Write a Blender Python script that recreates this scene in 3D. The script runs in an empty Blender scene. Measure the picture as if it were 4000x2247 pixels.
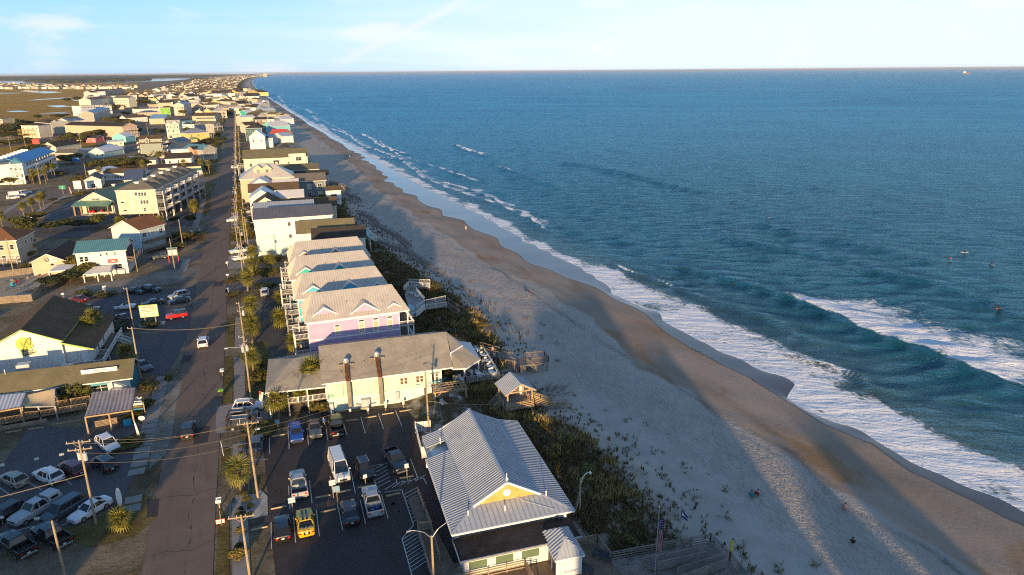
import bpy,bmesh,math,random
import numpy as np
from mathutils import Vector,Matrix,Euler
from mathutils.geometry import tessellate_polygon
S=bpy.context.scene
COL=S.collection
R_=math.radians
# ---------------------------------------------------------------- camera
cam=bpy.data.cameras.new('camera');camo=bpy.data.objects.new('camera',cam);COL.objects.link(camo)
cam.sensor_width=36;cam.lens=24;cam.clip_start=1;cam.clip_end=200000
_p,_r,_y=R_(17.6),R_(0.45),R_(21.5)
_f=Vector((math.sin(_y)*math.cos(_p),math.cos(_y)*math.cos(_p),-math.sin(_p)))
_rt=Vector((math.cos(_y),-math.sin(_y),0));_up=_rt.cross(_f)
_r2=_rt*math.cos(_r) - _up*math.sin(_r);_u2=_rt*math.sin(_r) + _up*math.cos(_r)
camo.matrix_world=Matrix(((_r2.x,_u2.x,-_f.x,0),(_r2.y,_u2.y,-_f.y,0),(_r2.z,_u2.z,-_f.z,50),(0,0,0,1)))
S.camera=camo
# ---------------------------------------------------------------- light
SUN_AZ,SUN_EL=19.5,8.0          # the way the light travels, from +Y towards +X; height of the sun
sl=bpy.data.lights.new('sun','SUN');sl.energy=5.0;sl.angle=R_(1.0);sl.color=(1.0,0.67,0.33)
so=bpy.data.objects.new('sun',sl);COL.objects.link(so)
_d=Vector((math.sin(R_(SUN_AZ))*math.cos(R_(SUN_EL)),math.cos(R_(SUN_AZ))*math.cos(R_(SUN_EL)),-math.sin(R_(SUN_EL))))
so.rotation_euler=_d.to_track_quat('-Z','Y').to_euler()
so.location=(-50,-200,80)
W=bpy.data.worlds.new('World');S.world=W;W.use_nodes=True
nt=W.node_tree;nt.nodes.clear()
class NT:
    """short-hand for building node trees"""
    def __init__(s,tree): s.t=tree;s.n=tree.nodes
    def add(s,typ,ins=None,**at):
        n=s.n.new(typ)
        for k,v in at.items(): setattr(n,k,v)
        for k,v in (ins or {}).items(): s.set(n.inputs[k],v)
        return n
    def set(s,sock,v):
        if isinstance(v,bpy.types.NodeSocket): s.t.links.new(v,sock)
        elif isinstance(v,bpy.types.Node): s.t.links.new(v.outputs[0],sock)
        else:
            if sock.type == 'RGBA' and len(v) == 3: v=(*v,1)
            sock.default_value=v
    def math(s,op,a,b=0.0,clamp=False):
        n=s.add('ShaderNodeMath',operation=op,use_clamp=clamp);s.set(n.inputs[0],a);s.set(n.inputs[1],b);return n.outputs[0]
    def mix(s,f,a,b,blend='MIX'):
        n=s.add('ShaderNodeMix',data_type='RGBA',blend_type=blend)
        s.set(n.inputs[0],f);s.set(n.inputs[6],a);s.set(n.inputs[7],b);return n.outputs[2]
    def mrange(s,v,a,b,c=0.0,d=1.0,smooth=True):
        n=s.add('ShaderNodeMapRange',interpolation_type='SMOOTHSTEP' if smooth else 'LINEAR')
        for i,x in enumerate((v,a,b,c,d)): s.set(n.inputs[i],x)
        return n.outputs[0]
    def noise(s,vec,scale,detail=3,rough=.55,dist=0.0,out=0):
        n=s.add('ShaderNodeTexNoise',{'Scale': scale,'Detail': detail,'Roughness': rough,'Distortion': dist})
        if vec is not None: s.set(n.inputs['Vector'],vec)
        return n.outputs[out]
    def mapping(s,vec,scale=(1,1,1),rot=(0,0,0),loc=(0,0,0)):
        return s.add('ShaderNodeMapping',{'Vector': vec,'Scale': scale,'Rotation': rot,'Location': loc}).outputs[0]
w=NT(nt)
sky=w.add('ShaderNodeTexSky',sky_type='NISHITA',sun_disc=False,sun_elevation=R_(SUN_EL),sun_rotation=R_(180+SUN_AZ),altitude=50,air_density=1.0,dust_density=0.6,ozone_density=1.6)
geo=w.add('ShaderNodeTexCoord').outputs['Generated']
sep=w.add('ShaderNodeSeparateXYZ',{0: geo})
zz=w.math('MAXIMUM',sep.outputs[2],0.0)
den=w.math('ADD',zz,0.10)
px_=w.math('DIVIDE',sep.outputs[0],den);py_=w.math('DIVIDE',sep.outputs[1],den)
cv=w.add('ShaderNodeCombineXYZ',{0: px_,1: py_,2: 0.0}).outputs[0]
veil=w.noise(w.mapping(cv,(.30,.55,1),(0,0,R_(35))),1.0,6,.5,.5)
veil=w.mrange(veil,.40,.78)
side=w.mrange(w.math('ADD',w.math('MULTIPLY',sep.outputs[0],.85),w.math('MULTIPLY',sep.outputs[1],-.42)),-.62,.34)
haz=w.mrange(zz,.0,.13,1.0,0.0)
thick=w.math('ADD',w.math('MULTIPLY',veil,.34),w.math('MULTIPLY',side,.80))
thick=w.math('ADD',thick,w.math('MULTIPLY',haz,.36),clamp=True)
rise=w.mrange(zz,.03,.46)                       # the haze thins towards the zenith
thick=w.math('MULTIPLY',thick,w.math('SUBTRACT',1.0,w.math('MULTIPLY',rise,.86)))
puff=w.mrange(w.noise(w.mapping(geo,(1,1,3.2)),8,6,.52,.3),.52,.72)
puff=w.math('MULTIPLY',puff,w.mrange(zz,.25,.04,0.0,.62))
base=w.mix(1.0,sky.outputs[0],(.58,1.02,1.50),'MULTIPLY')
skyb=w.mix(w.mrange(rise,0,1,.75,.05),base,(2.3,4.6,7.6))
c1=w.mix(thick,skyb,(5.5,6.3,7.2))
trail=w.add('ShaderNodeVectorMath',{0: geo,1: (-0.4190,0.0486,0.9067)},operation='DOT_PRODUCT').outputs['Value']      # an old, spread-out vapour trail
trail=w.math('ADD',trail,w.math('MULTIPLY',w.math('SUBTRACT',w.noise(geo,14,4,.6),.5),.012))
trail=w.math('MULTIPLY',w.mrange(w.math('ABSOLUTE',trail),.009,.0,0,.48),w.mrange(w.add('ShaderNodeVectorMath',{0: geo,1: (0.2329,0.9709,0.0556)},operation='DOT_PRODUCT').outputs['Value'],.992,.998))
puff=w.math('MAXIMUM',puff,trail)
c2=w.mix(puff,c1,(6.1,6.1,6.3))
bg=w.add('ShaderNodeBackground',{'Color': c2,'Strength': .099})
out=w.add('ShaderNodeOutputWorld',{'Surface': bg.outputs[0]})
S.view_settings.view_transform='Standard';S.view_settings.look='None';S.view_settings.exposure=0.74;S.view_settings.gamma=1.0
S.view_settings.use_curve_mapping=False
S.cycles.max_bounces=4;S.cycles.diffuse_bounces=2;S.cycles.glossy_bounces=2;S.cycles.transparent_max_bounces=6;S.cycles.caustics_reflective=False;S.cycles.caustics_refractive=False
S.cycles.use_denoising=False;S.cycles.filter_width=1.15;S.cycles.sample_clamp_indirect=4;S.cycles.sample_clamp_direct=5

# ---------------------------------------------------------------- materials
MATS={}
def mat(name,col,rough=.75,var=.12,scale=.6,spec=.3,metal=0.0,kind=None,k=1.0,col2=None):
    """Principled material: colour broken by noise, optional relief / pattern kind"""
    if name in MATS: return MATS[name]
    m=bpy.data.materials.new(name);m.use_nodes=True;m.node_tree.nodes.clear();n=NT(m.node_tree)
    p=n.add('ShaderNodeBsdfPrincipled',{'Roughness': rough,'Specular IOR Level': spec,'Metallic': metal})
    pos=n.add('ShaderNodeNewGeometry').outputs['Position']
    nz=n.noise(pos,scale,4,.6)
    c=n.mix(n.mrange(nz,.3,.7),tuple(x*(1-var) for x in col),col2 or tuple(min(1,x*(1+var)) for x in col))
    h=None
    if kind == 'siding':
        z=n.add('ShaderNodeSeparateXYZ',{0: pos}).outputs[2]
        fr=n.math('FRACT',n.math('DIVIDE',z,.2*k));h=fr
        c=n.mix(n.mrange(fr,.0,.16,.28,0.0),c,(.25*col[0],.25*col[1],.25*col[2]))
        n.set(p.inputs['Normal'],n.add('ShaderNodeBump',{'Strength': .5,'Distance': .03,'Height': h}).outputs[0])
    elif kind == 'shingle':
        b=n.noise(n.mapping(pos,(2.2,2.2,5.0)),1.6,2,.8)
        b2=n.noise(pos,.35,3,.6)
        c=n.mix(n.mrange(b,.35,.65),c,tuple(x*.76 for x in col));c=n.mix(n.mrange(b2,.45,.7,0,.4),c,tuple(x*1.35 for x in col))
        n.set(p.inputs['Normal'],n.add('ShaderNodeBump',{'Strength': .35,'Distance': .05,'Height': b}).outputs[0])
    elif kind == 'asphalt':
        f=n.noise(pos,9,2,.7);st=n.noise(n.mapping(pos,(.9,.12,1)),1.0,4,.65);pt=n.noise(pos,.16,5,.6)
        c=n.mix(n.mrange(f,.35,.7,0,.45),c,tuple(x*1.6 for x in col))
        c=n.mix(n.mrange(st,.5,.72,0,.5),c,tuple(x*.62 for x in col))
        c=n.mix(n.mrange(pt,.48,.7,0,.55),c,tuple(x*1.45 for x in col))
        cr=n.noise(pos,.55,6,.7,1.0);cr=n.math('ABSOLUTE',n.math('SUBTRACT',cr,.5))
        c=n.mix(n.mrange(cr,.004,.0,0,.5),c,tuple(x*.4 for x in col))
        n.set(p.inputs['Normal'],n.add('ShaderNodeBump',{'Strength': .4,'Distance': .02,'Height': f}).outputs[0])
    elif kind == 'rough':
        f=n.noise(pos,2.2*k,5,.7);g=n.noise(pos,.12*k,4,.6)
        c=n.mix(n.mrange(f,.4,.66),c,tuple(x*.55 for x in col));c=n.mix(n.mrange(g,.45,.65,0,.7),c,col2 or tuple(x*1.5 for x in col))
        n.set(p.inputs['Normal'],n.add('ShaderNodeBump',{'Strength': .6,'Distance': .12,'Height': f}).outputs[0])
    elif kind == 'blades':                             # low growth: upright blades catch the light
        f=n.noise(pos,.9,6,.75);g=n.noise(pos,.12*k,5,.65)
        c=n.mix(n.mrange(f,.4,.66,0,.6),c,tuple(x*.6 for x in col));c=n.mix(n.mrange(g,.42,.62,0,.8),c,col2 or tuple(x*1.4 for x in col))
        n.set(p.inputs['Normal'],n.add('ShaderNodeBump',{'Strength': 1.0,'Distance': 2.6 if k < .1 else .9,'Height': f}).outputs[0])
    elif kind == 'wood':
        g=n.noise(n.mapping(pos,(9,1.2,9)),1.0,4,.7)
        c=n.mix(n.mrange(g,.4,.68,0,.6),c,tuple(x*.5 for x in col))
    elif kind == 'weather':
        f=n.noise(n.mapping(pos,(1.3,1.3,.35)),.9,5,.65)
        c=n.mix(n.mrange(f,.5,.75,0,.35),c,tuple(x*.68 for x in col))
    elif kind == 'leaf':
        oi=n.add('ShaderNodeObjectInfo').outputs['Random']
        c=n.mix(n.math('MULTIPLY',oi,.5),c,tuple(x*.6 for x in col));
        f=n.noise(pos,1.7,3,.6);c=n.mix(n.mrange(f,.4,.65),c,col2 or tuple(x*1.5 for x in col))
    n.set(p.inputs['Base Color'],c)
    n.add('ShaderNodeOutputMaterial',{'Surface': p.outputs[0]})
    m.diffuse_color=(*col[:3],1)
    MATS[name]=m;return m
def paint(name,col,rough=.35,coat=.6):
    if name in MATS: return MATS[name]
    m=mat(name,col,rough,.06,2.0,.5)
    p=[x for x in m.node_tree.nodes if x.type == 'BSDF_PRINCIPLED'][0]
    p.inputs['Coat Weight'].default_value=coat;p.inputs['Coat Roughness'].default_value=.06
    return m
WHITE=mat('white_paint',(.74,.73,.70),.6,.06,.7,kind='weather')
TRIM=mat('white_trim',(.78,.77,.74),.55,.05)
GLASS=mat('window_glass',(.025,.032,.04),.08,.3,.5,.6)
GLASSW=mat('warm_window_glass',(.16,.10,.05),.12,.3,.5,.6)
BLIND=mat('window_blind',(.42,.37,.27),.5,.15,1.5)
WOOD=mat('weathered_wood',(.30,.23,.16),.85,.25,1.2,kind='wood')
WOODG=mat('grey_wood',(.23,.20,.175),.88,.25,1.2,kind='wood')
POLEW=mat('pole_wood',(.36,.29,.19),.85,.2,1.0,kind='wood')
STEEL=mat('galvanised_steel',(.42,.43,.44),.42,.15,2.0,.5,.55)
BLACK=mat('black_rubber',(.018,.018,.02),.8,.2)
CONC=mat('concrete',(.36,.335,.30),.9,.14,.8,kind='weather')
# ---------------------------------------------------------------- mesh builder
class MB:
    def __init__(s): s.v=[];s.f=[];s.m=[]
    def poly(s,pts,mi=0):
        b=len(s.v);s.v.extend(tuple(p) for p in pts);s.f.append(tuple(range(b,b+len(pts))));s.m.append(mi);return s
    def hexa(s,p,mi=0):                       # 4 bottom points (ccw), 4 top points
        b=len(s.v);s.v.extend(tuple(q) for q in p)
        for q in ((3,2,1,0),(4,5,6,7),(0,1,5,4),(1,2,6,5),(2,3,7,6),(3,0,4,7)):
            s.f.append(tuple(b+i for i in q));s.m.append(mi)
        return s
    def box(s,x0,y0,z0,x1,y1,z1,mi=0):
        return s.hexa(((x0,y0,z0),(x1,y0,z0),(x1,y1,z0),(x0,y1,z0),(x0,y0,z1),(x1,y0,z1),(x1,y1,z1),(x0,y1,z1)),mi)
    def beam(s,p,q,w,h,mi=0):              # box along pq: w wide across, h tall
        p,q=Vector(p),Vector(q);d=q-p
        if d.length < 1e-6: return s
        d.normalize();u=Vector((0,0,1)) if abs(d.z) < .98 else Vector((0,1,0))
        a=d.cross(u).normalized()*w/2;c=a.cross(d).normalized()*h/2
        return s.hexa((p-a-c,p+a-c,q+a-c,q-a-c,p-a+c,p+a+c,q+a+c,q-a+c),mi)
    def tube(s,p,q,r0,r1=None,n=8,mi=0,cap=True):
        r1=r0 if r1 is None else r1
        p,q=Vector(p),Vector(q);d=(q-p).normalized();u=Vector((0,0,1)) if abs(d.z) < .98 else Vector((1,0,0))
        a=d.cross(u).normalized();c=a.cross(d).normalized();b=len(s.v)
        for k in range(n):
            t=2*math.pi*k/n;e=a*math.cos(t)+c*math.sin(t);s.v.append(tuple(p+e*r0));s.v.append(tuple(q+e*r1))
        for k in range(n):
            j=(k+1) % n;s.f.append((b+2*k,b+2*j,b+2*j+1,b+2*k+1));s.m.append(mi)
        if cap:
            s.f.append(tuple(b+2*k+1 for k in range(n)));s.m.append(mi);s.f.append(tuple(b+2*k for k in range(n))[::-1]);s.m.append(mi)
        return s
    def path(s,pts,r,n=5,mi=0):
        for a,b in zip(pts,pts[1:]): s.tube(a,b,r,r,n,mi,False)
        return s
    def ball(s,c,r,n=8,m=5,mi=0,sz=1.0):
        b=len(s.v)
        for i in range(m+1):
            ph=math.pi*i/m
            for k in range(n):
                t=2*math.pi*k/n;s.v.append((c[0]+r*math.sin(ph)*math.cos(t),c[1]+r*math.sin(ph)*math.sin(t),c[2]+r*sz*math.cos(ph)))
        for i in range(m):
            for k in range(n):
                j=(k+1) % n;s.f.append((b+i*n+k,b+(i+1)*n+k,b+(i+1)*n+j,b+i*n+j));s.m.append(mi)
        return s
    def prism(s,poly,z0,z1,mi=0,cap=None):  # plan polygon (ccw), extruded upwards
        n=len(poly)
        for i in range(n):
            a,b=poly[i],poly[(i+1) % n];s.poly(((a[0],a[1],z0),(b[0],b[1],z0),(b[0],b[1],z1),(a[0],a[1],z1)),mi)
        for tri in tessellate_polygon([[Vector((p[0],p[1],0)) for p in poly]]):
            s.poly([(poly[i][0],poly[i][1],z1) for i in tri],mi if cap is None else cap)
        return s
    def extrude(s,pts,vec,mi=0):              # any planar polygon pushed along vec
        v=Vector(vec);n=len(pts);P=[Vector(p) for p in pts];Q=[p+v for p in P]
        s.poly(P[::-1],mi);s.poly(Q,mi)
        for i in range(n): j=(i+1) % n;s.poly((P[i],P[j],Q[j],Q[i]),mi)
        return s
    def mesh(s,name,mats,smooth=False):
        me=bpy.data.meshes.new(name);me.from_pydata(s.v,[],s.f)
        for m in (mats if isinstance(mats,(list,tuple)) else [mats]): me.materials.append(m)
        me.polygons.foreach_set('material_index',s.m)
        if smooth: me.polygons.foreach_set('use_smooth',[True]*len(s.f))
        me.update();return me
def link(name,data,parent=None,loc=None,rot=None,scale=None):
    o=bpy.data.objects.new(name,data);COL.objects.link(o)
    if parent is not None: o.parent=parent
    if loc is not None: o.location=loc
    if rot is not None: o.rotation_euler=rot
    if scale is not None: o.scale=scale
    return o
def part(name,mb,mats,parent=None,smooth=False,label=None,kind=None,**kw):
    o=link(name,mb.mesh(name,mats,smooth) if isinstance(mb,MB) else mb,parent,**kw)
    if label: o['label']=label
    if kind: o['kind']=kind
    return o
def tag(o,label=None,cat=None,group=None,kind=None):
    for k,v in (('label',label),('category',cat),('group',group),('kind',kind)):
        if v: o[k]=v
    return o
def thing(name,label,cat,loc=(0,0,0),rz=0.0,group=None):
    o=bpy.data.objects.new(name,None);COL.objects.link(o);o.empty_display_size=.5
    o.location=loc if len(loc) == 3 else (*loc,0);o.rotation_euler=(0,0,rz);return tag(o,label,cat,group)
KIDS={}
def copytree(o,loc,rz=None,label=None,scale=None):
    def kids(x): return [c for c in x.children]
    r=o.copy();COL.objects.link(r);r.location=loc if len(loc) == 3 else (*loc,0)
    if rz is not None: r.rotation_euler=(0,0,rz)
    if scale is not None: r.scale=(scale,)*3
    if label: r['label']=label
    def rec(a,b):
        for c in kids(a):
            d=c.copy();COL.objects.link(d);d.parent=b;rec(c,d)
    rec(o,r);return r
def flat(name,pts,z,m,label=None,kind='structure',parent=None,cat=None):
    """a flat sheet at height z"""
    mb=MB();P=[(p[0],p[1]) for p in pts]
    mb.v=[(p[0],p[1],z) for p in P]
    for t in tessellate_polygon([[Vector((*p,0)) for p in P]]):
        a,b,c=(P[i] for i in t)
        if (b[0]-a[0])*(c[1]-a[1])-(b[1]-a[1])*(c[0]-a[0]) < 0: t=t[::-1]
        mb.f.append(tuple(t));mb.m.append(0)
    return tag(part(name,mb,m,parent),label,cat,None,kind)
def text(parent,body,size,loc,rot,m,name='lettering',ext=.01,align='CENTER',sx=1.0):
    cu=bpy.data.curves.new(name,'FONT');cu.body=body;cu.size=size;cu.extrude=ext;cu.align_x=align;cu.align_y='CENTER'
    cu.resolution_u=2;tmp=link('tmp',cu);dg=bpy.context.evaluated_depsgraph_get();me=bpy.data.meshes.new_from_object(tmp.evaluated_get(dg))
    bpy.data.objects.remove(tmp);me.materials.clear();me.materials.append(m);o=link(name,me,parent,loc,rot);o.scale=(sx,1,1);return o
def part_split(name,mb,m,parent):
    """each box of the builder as a piece of its own"""
    for i in range(0,len(mb.v),8):
        b=MB().hexa(mb.v[i:i+8]);part(name,b,m,parent)
def strip(pts,width):
    """a ribbon polygon of given width about a polyline"""
    L,Rr=[],[]
    for i,p in enumerate(pts):
        a=Vector(pts[max(0,i-1)][:2]);b=Vector(pts[min(len(pts)-1,i+1)][:2]);d=(b-a).normalized();nrm=Vector((-d.y,d.x))*width/2
        q=Vector(p[:2]);L.append(tuple(q+nrm));Rr.append(tuple(q-nrm))
    return Rr + L[::-1]
# ================================================================ LAND AND SEA
def cx(Y):                                   # how far the coast bends seaward in the distance
    return 1246*np.clip((np.asarray(Y,float)-1500)/18500,0,1)**1.787
def smooth(a,b,x):
    t=np.clip((x-a)/(b-a),0,1);return t*t*(3-2*t)
def wob(x,y,seed,L,n=5):                  # cheap smooth noise: a few sines, range about -1..1
    r=random.Random(seed);o=0
    for i in range(n):
        a=r.uniform(0,6.28);l=L*r.uniform(.6,1.6);o=o+np.sin((x*math.cos(a)+y*math.sin(a))*6.283/l+r.uniform(0,6.28))
    return o/n*1.5
M_GROUND=mat('sandy_ground',(.155,.115,.06),.95,.22,.05,.1,kind='blades',col2=(.27,.23,.165))
M_MARSH=mat('marsh_grass',(.62,.35,.05),.95,.25,.008,.1,kind='blades',k=.05,col2=(.50,.30,.07))
M_ASPH=mat('road_asphalt',(.155,.112,.084),.9,.08,.3,.2,kind='asphalt')
M_LOT=mat('parking_asphalt',(.050,.042,.039),.9,.10,.3,.2,kind='asphalt')
M_LOTG=mat('old_grey_asphalt',(.088,.086,.088),.92,.12,.2,.2,kind='asphalt')
M_SAND=mat('yard_sand',(.40,.35,.27),.95,.12,.4,.1,kind='rough',col2=(.46,.41,.33))
M_GRASS=mat('dry_lawn',(.15,.115,.035),.95,.3,.5,.1,kind='blades',col2=(.20,.16,.06))
M_PAVE=mat('sidewalk_concrete',(.26,.235,.215),.92,.1,.8,kind='weather')
M_SHOULDER=mat('sandy_shoulder',(.20,.175,.14),.95,.2,.5,.1,kind='rough',col2=(.30,.27,.22))
LINE=mat('white_marking',(.55,.54,.51),.8,.15,2.0)
YLINE=mat('yellow_marking',(.52,.37,.05),.8,.15,2.0)
M_POND=mat('still_water',(.06,.08,.09),.05,.1,.01,.8)
# ---- ground sheet of the barrier island and the mainland behind it
Ys=np.concatenate([np.array([-400,0]),np.geomspace(20,20000,60)])
edge=[(26+float(cx(y)),float(y)) for y in Ys]
flat('ground',edge+[(900,24000),(-3000,60000),(-60000,60000),(-60000,-400)],-.03,M_GROUND)
# marsh
flat('marsh',[(-90,560),(-150,480),(-700,480),(-2600,1500),(-2600,7000),(-900,5200),(-500,4600),(-395,3700),(-330,3000),(-300,2600),(-210,2300),(-170,1900),(-215,1500),(-195,1250),(-150,1000),(-145,800)],.0,M_MARSH)
flat('sound_water',[(-2400,6100),(-1251,4987),(-1038,4695),(-726,4890),(-597,5156),(-414,5835),(-354,6922),(-400,8800),(-707,9285),(-808,8478),(-652,6826),(-798,5810),(-839,5665),(-1000,5350),(-1478,6613),(-1755,7016),(-3200,8600)],.25,M_POND)
for pts in ([(-621,2668),(-482,2328),(-455,2400),(-500,2560),(-640,2820)],[(-390,1700),(-382,1760),(-350,1880),(-335,1850),(-372,1720)],[(-290,1391),(-268,1400),(-243,1331),(-262,1318)],
            [(-302,1660),(-285,1680),(-262,1640),(-290,1630)],[(-306,1216),(-288,1222),(-268,1180),(-290,1185)],[(-245,1114),(-240,1126),(-212,1146),(-217,1130)],[(-235,1090),(-228,1100),(-205,1112),(-208,1100)],
            [(-820,2500),(-800,2560),(-560,2430),(-560,2390)],[(-520,2900),(-500,2960),(-420,2900),(-430,2850)]):
    flat('marsh_pond',pts,.05,M_POND)
# bare dirt mound by the marsh
flat('dirt_clearing',[(-193.4,737.7),(-185.2,736.5),(-172.5,715.7),(-165.6,690.4),(-166.5,665.5),(-171.3,648.9)][::-1],.06,mat('bare_dirt',(.42,.27,.13),.95,.2,.1,.1))
# ---- oceanfront road
RD=[(-11.6,-60),(-11.4,40),(-11.1,80),(-10.6,110),(-10.1,155),(-9.4,230),(-8.6,310),(-7.6,390),(-6.2,500),(-4.2,700),(-1.5,950),(4,1400),(12,2000),(45,3200),(150,6000),(330,9000)]
flat('road',strip(RD,7.0),.012,M_ASPH)
mk=MB()
# ---- second road that swings towards the highway, the highway, side streets
flat('road',strip([(-98,250),(-86,300),(-79.5,330),(-76.5,370),(-77,430),(-75,480),(-72,540),(-72,640),(-69,690),(-66,740),(-64,850),(-62,1000),(-55,1500),(-40,2200)],9.5),.008,M_ASPH)
flat('road',strip([(-190,560),(-162,611),(-146,650),(-138,720),(-132,800),(-128,950),(-134,1100),(-148,1280),(-170,1560),(-150,2200)],15),.006,M_ASPH)
flat('road',strip([(-125,985),(-60,984),(-6,962)],8),.010,M_ASPH)
flat('road',strip([(-14,247.6),(-28.7,253.9),(-48,250.9)],7),.009,M_ASPH)
flat('road',strip([(-72,690),(-30,700),(-8,702)],6),.009,M_ASPH)
flat('road',strip([(-130,800),(-100,780),(-74,760)],8),.009,M_ASPH)
for y in (1180,1450,1750,2150,2600,3100): flat('road',strip([(-150,y+30),(-60,y+6),(8,y)],7),.009,M_ASPH)
# ---- lots
flat('parking_lot',[(-4.5,40),(17,40),(17.5,62),(18.3,80),(21.5,95.0),(9,98.2),(4.5,97),(3.8,93.6),(-1.6,93.6),(-1.6,60),(-4.5,58)],.010,M_LOT)
flat('parking_lot',[(-34.91,94.05),(-33.62,111.67),(-26.58,107.39),(-25.52,109.38),(-17.6,105.06),(-18.04,95.42),(-17.78,89.56),(-18.2,85.99),(-19.92,83.45),(-23.98,81.66),(-26.96,78.71),(-32.13,79.89)][::-1],.006,M_LOTG)
flat('parking_lot',[(-39.98,173.14),(-38.7,177.93),(-32.93,177.2),(-24.55,178.5),(-13.26,178.35),(-13.88,159.78),(-13.78,144.31),(-15.31,128.39),(-16.33,123.42),(-21.16,125.43),(-27.44,132.93),(-29.72,141.37),(-33.97,156.7)][::-1],.007,M_LOTG)
flat('parking_lot',[(-69.2,294.4),(-67.7,327.5),(-60.9,313.8),(-45,287.4),(-47.6,262.2),(-49,251.4),(-60.9,253.8),(-66.2,258.8),(-68.1,271.1)][::-1],.007,M_LOTG)
flat('parking_lot',[(-26.9,259.3),(-33.8,265.5),(-27.3,349.2),(-20.1,337.8),(-17,302.8),(-17.7,255.2)][::-1],.0065,M_LOTG)
flat('parking_lot',[(-0.37,138.23),(1.32,160.14),(4,162.1),(5.15,153.34),(4.95,131.5),(6.68,124.49),(4.84,123.28),(-0.28,123.01),(-0.7,125.1)][::-1],.006,mat('driveway_asphalt',(.075,.068,.062),.9,.1,.4,kind='asphalt'))
flat('driveway',[(-7.91,107),(-5.05,107.43),(-0.33,107.87),(-0.47,99.19),(-1.81,96.89),(-7.92,98.19)][::-1],.014,M_PAVE)
flat('driveway',[(-6.47,206.29),(0.96,204.18),(1.28,192.67),(-6.45,191.18)][::-1],.010,M_PAVE)
flat('driveway',[(-6.53,175.61),(6.2,178.55),(5.68,170.43),(-6.92,169.58)][::-1],.012,M_LOTG)
for i in range(14):                                                     # drives of the oceanfront houses, one after the other
    y=205+i*15.5;x=-9.0+.0075*(y-205);flat('driveway',[(x+3.4,y),(x+12.5,y),(x+12.5,y+4.5),(x+3.4,y+5.2)],.011,M_PAVE)
for i in range(9):
    y=430+i*24;x=-10.5+.008*(y-430);flat('driveway',[(x-10,y),(x-3.2,y),(x-3.2,y+4.5),(x-10,y+4.5)],.011,M_PAVE)
flat('sand_yard',[(-63.42,209.09),(-54.4,211.65),(-49.4,203.11),(-49.36,190.62),(-49.35,184.58),(-58.1,188.28)][::-1],.02,M_SAND)
flat('sand_lot',[(-47.49,180.92),(-38.36,189.93),(-29.14,192.73),(-20.61,196.29),(-13.25,198.89),(-13.09,187.65),(-16.87,183.27),(-27.4,180.54),(-35.45,177.25),(-39.24,176.03),(-45.16,176.46)][::-1],.016,M_SHOULDER)
flat('parking_lot',[(-45.8,237),(-26.8,207.68),(-19.5,195.82),(-12.4,208.83),(-12.65,217.95),(-19.69,209.82),(-28.74,213.7)],.008,M_LOTG)
flat('sandy_shoulder',[(-16.12,122.86),(-13.45,119.91),(-13.88,110.78),(-13.84,100.99),(-14.2,94.72),(-15.97,91.2),(-16.25,98.59),(-16.45,110.67)][::-1],.013,M_SHOULDER)
flat('sandy_shoulder',[(-16.33,84.99),(-14.1,83.6),(-13.99,79.49),(-16.01,76.58),(-20.46,76.25),(-22.31,78.16),(-24.35,81.4),(-20.65,80.93),(-19.71,82.7),(-17.96,84.02)][::-1],.0135,M_GRASS)
# ---- pavements: slabs laid one by one along the road
def pavement(pts,width,slab=1.55,m=M_PAVE,z=.035,upto=300):
    """a sidewalk whose slabs are separate pieces with open joints"""
    root=tag(bpy.data.objects.new('sidewalk',None),None,None,None,'structure');COL.objects.link(root)
    me=MB().box(-width/2,-slab/2+.02,0,width/2,slab/2-.02,z).mesh('slab',m);k=0
    for a,b in zip(pts,pts[1:]):
        a,b=Vector(a[:2]),Vector(b[:2]);d=b-a;n=max(1,int(d.length/slab));ang=math.atan2(d.y,d.x)-math.pi/2
        for i in range(n):
            if k >= upto: return
            p=a+d*((i+.5)/n);link('slab',me,root,(p.x,p.y,0),(0,0,ang));k += 1
pavement([(-4.9,43),(-4.9,79)],1.75);pavement([(-4.9,84.5),(-4.7,94)],1.75);pavement([(-4.5,101.5),(-4.3,127)],1.7);pavement([(-4.2,131.5),(-4.0,150)],1.6)
pavement([(-17.48,90.22),(-17.31,94.54),(-17.12,105.21),(-16.64,123.08)],2.0);pavement([(-17,81.59),(-17.1,85.54)],1.9)
pavement([(-16.7,251.7),(-15.6,311)],2.0,2.5);pavement([(-17.45,194.01),(-17.03,207.62)],2.0,2.2)
pavement([(-85.8,305.3),(-85.5,335.4),(-85.3,369.8)],2.2,3.0);pavement([(-73.8,300),(-73.7,325.8),(-70.9,345.2)],2.0,3.0)
# verge strips of grass between pavement and road
for pts in ([(-7.6,44),(-6.0,44),(-6.1,76),(-7.3,79)],[(-7.2,85.5),(-6.1,85.5),(-6.0,93),(-7.0,93.5)],[(-7.0,101),(-5.6,101),(-5.4,128),(-6.7,128)],[(-3.5,101.5),(.5,106),(1.0,133),(-3.2,133)],[(-6.6,132),(-5.2,132),(-4.9,150),(-6.4,151)],
            [(-6.3,205),(-2.0,205),(0,420),(-3.5,420)],[(-16.5,280),(-13.6,270),(-12.5,360),(-18,360)],[(-25,400),(-12.5,380),(-10,600),(-22,620)]):
    flat('grass_verge',pts,.009,M_GRASS)
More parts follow.
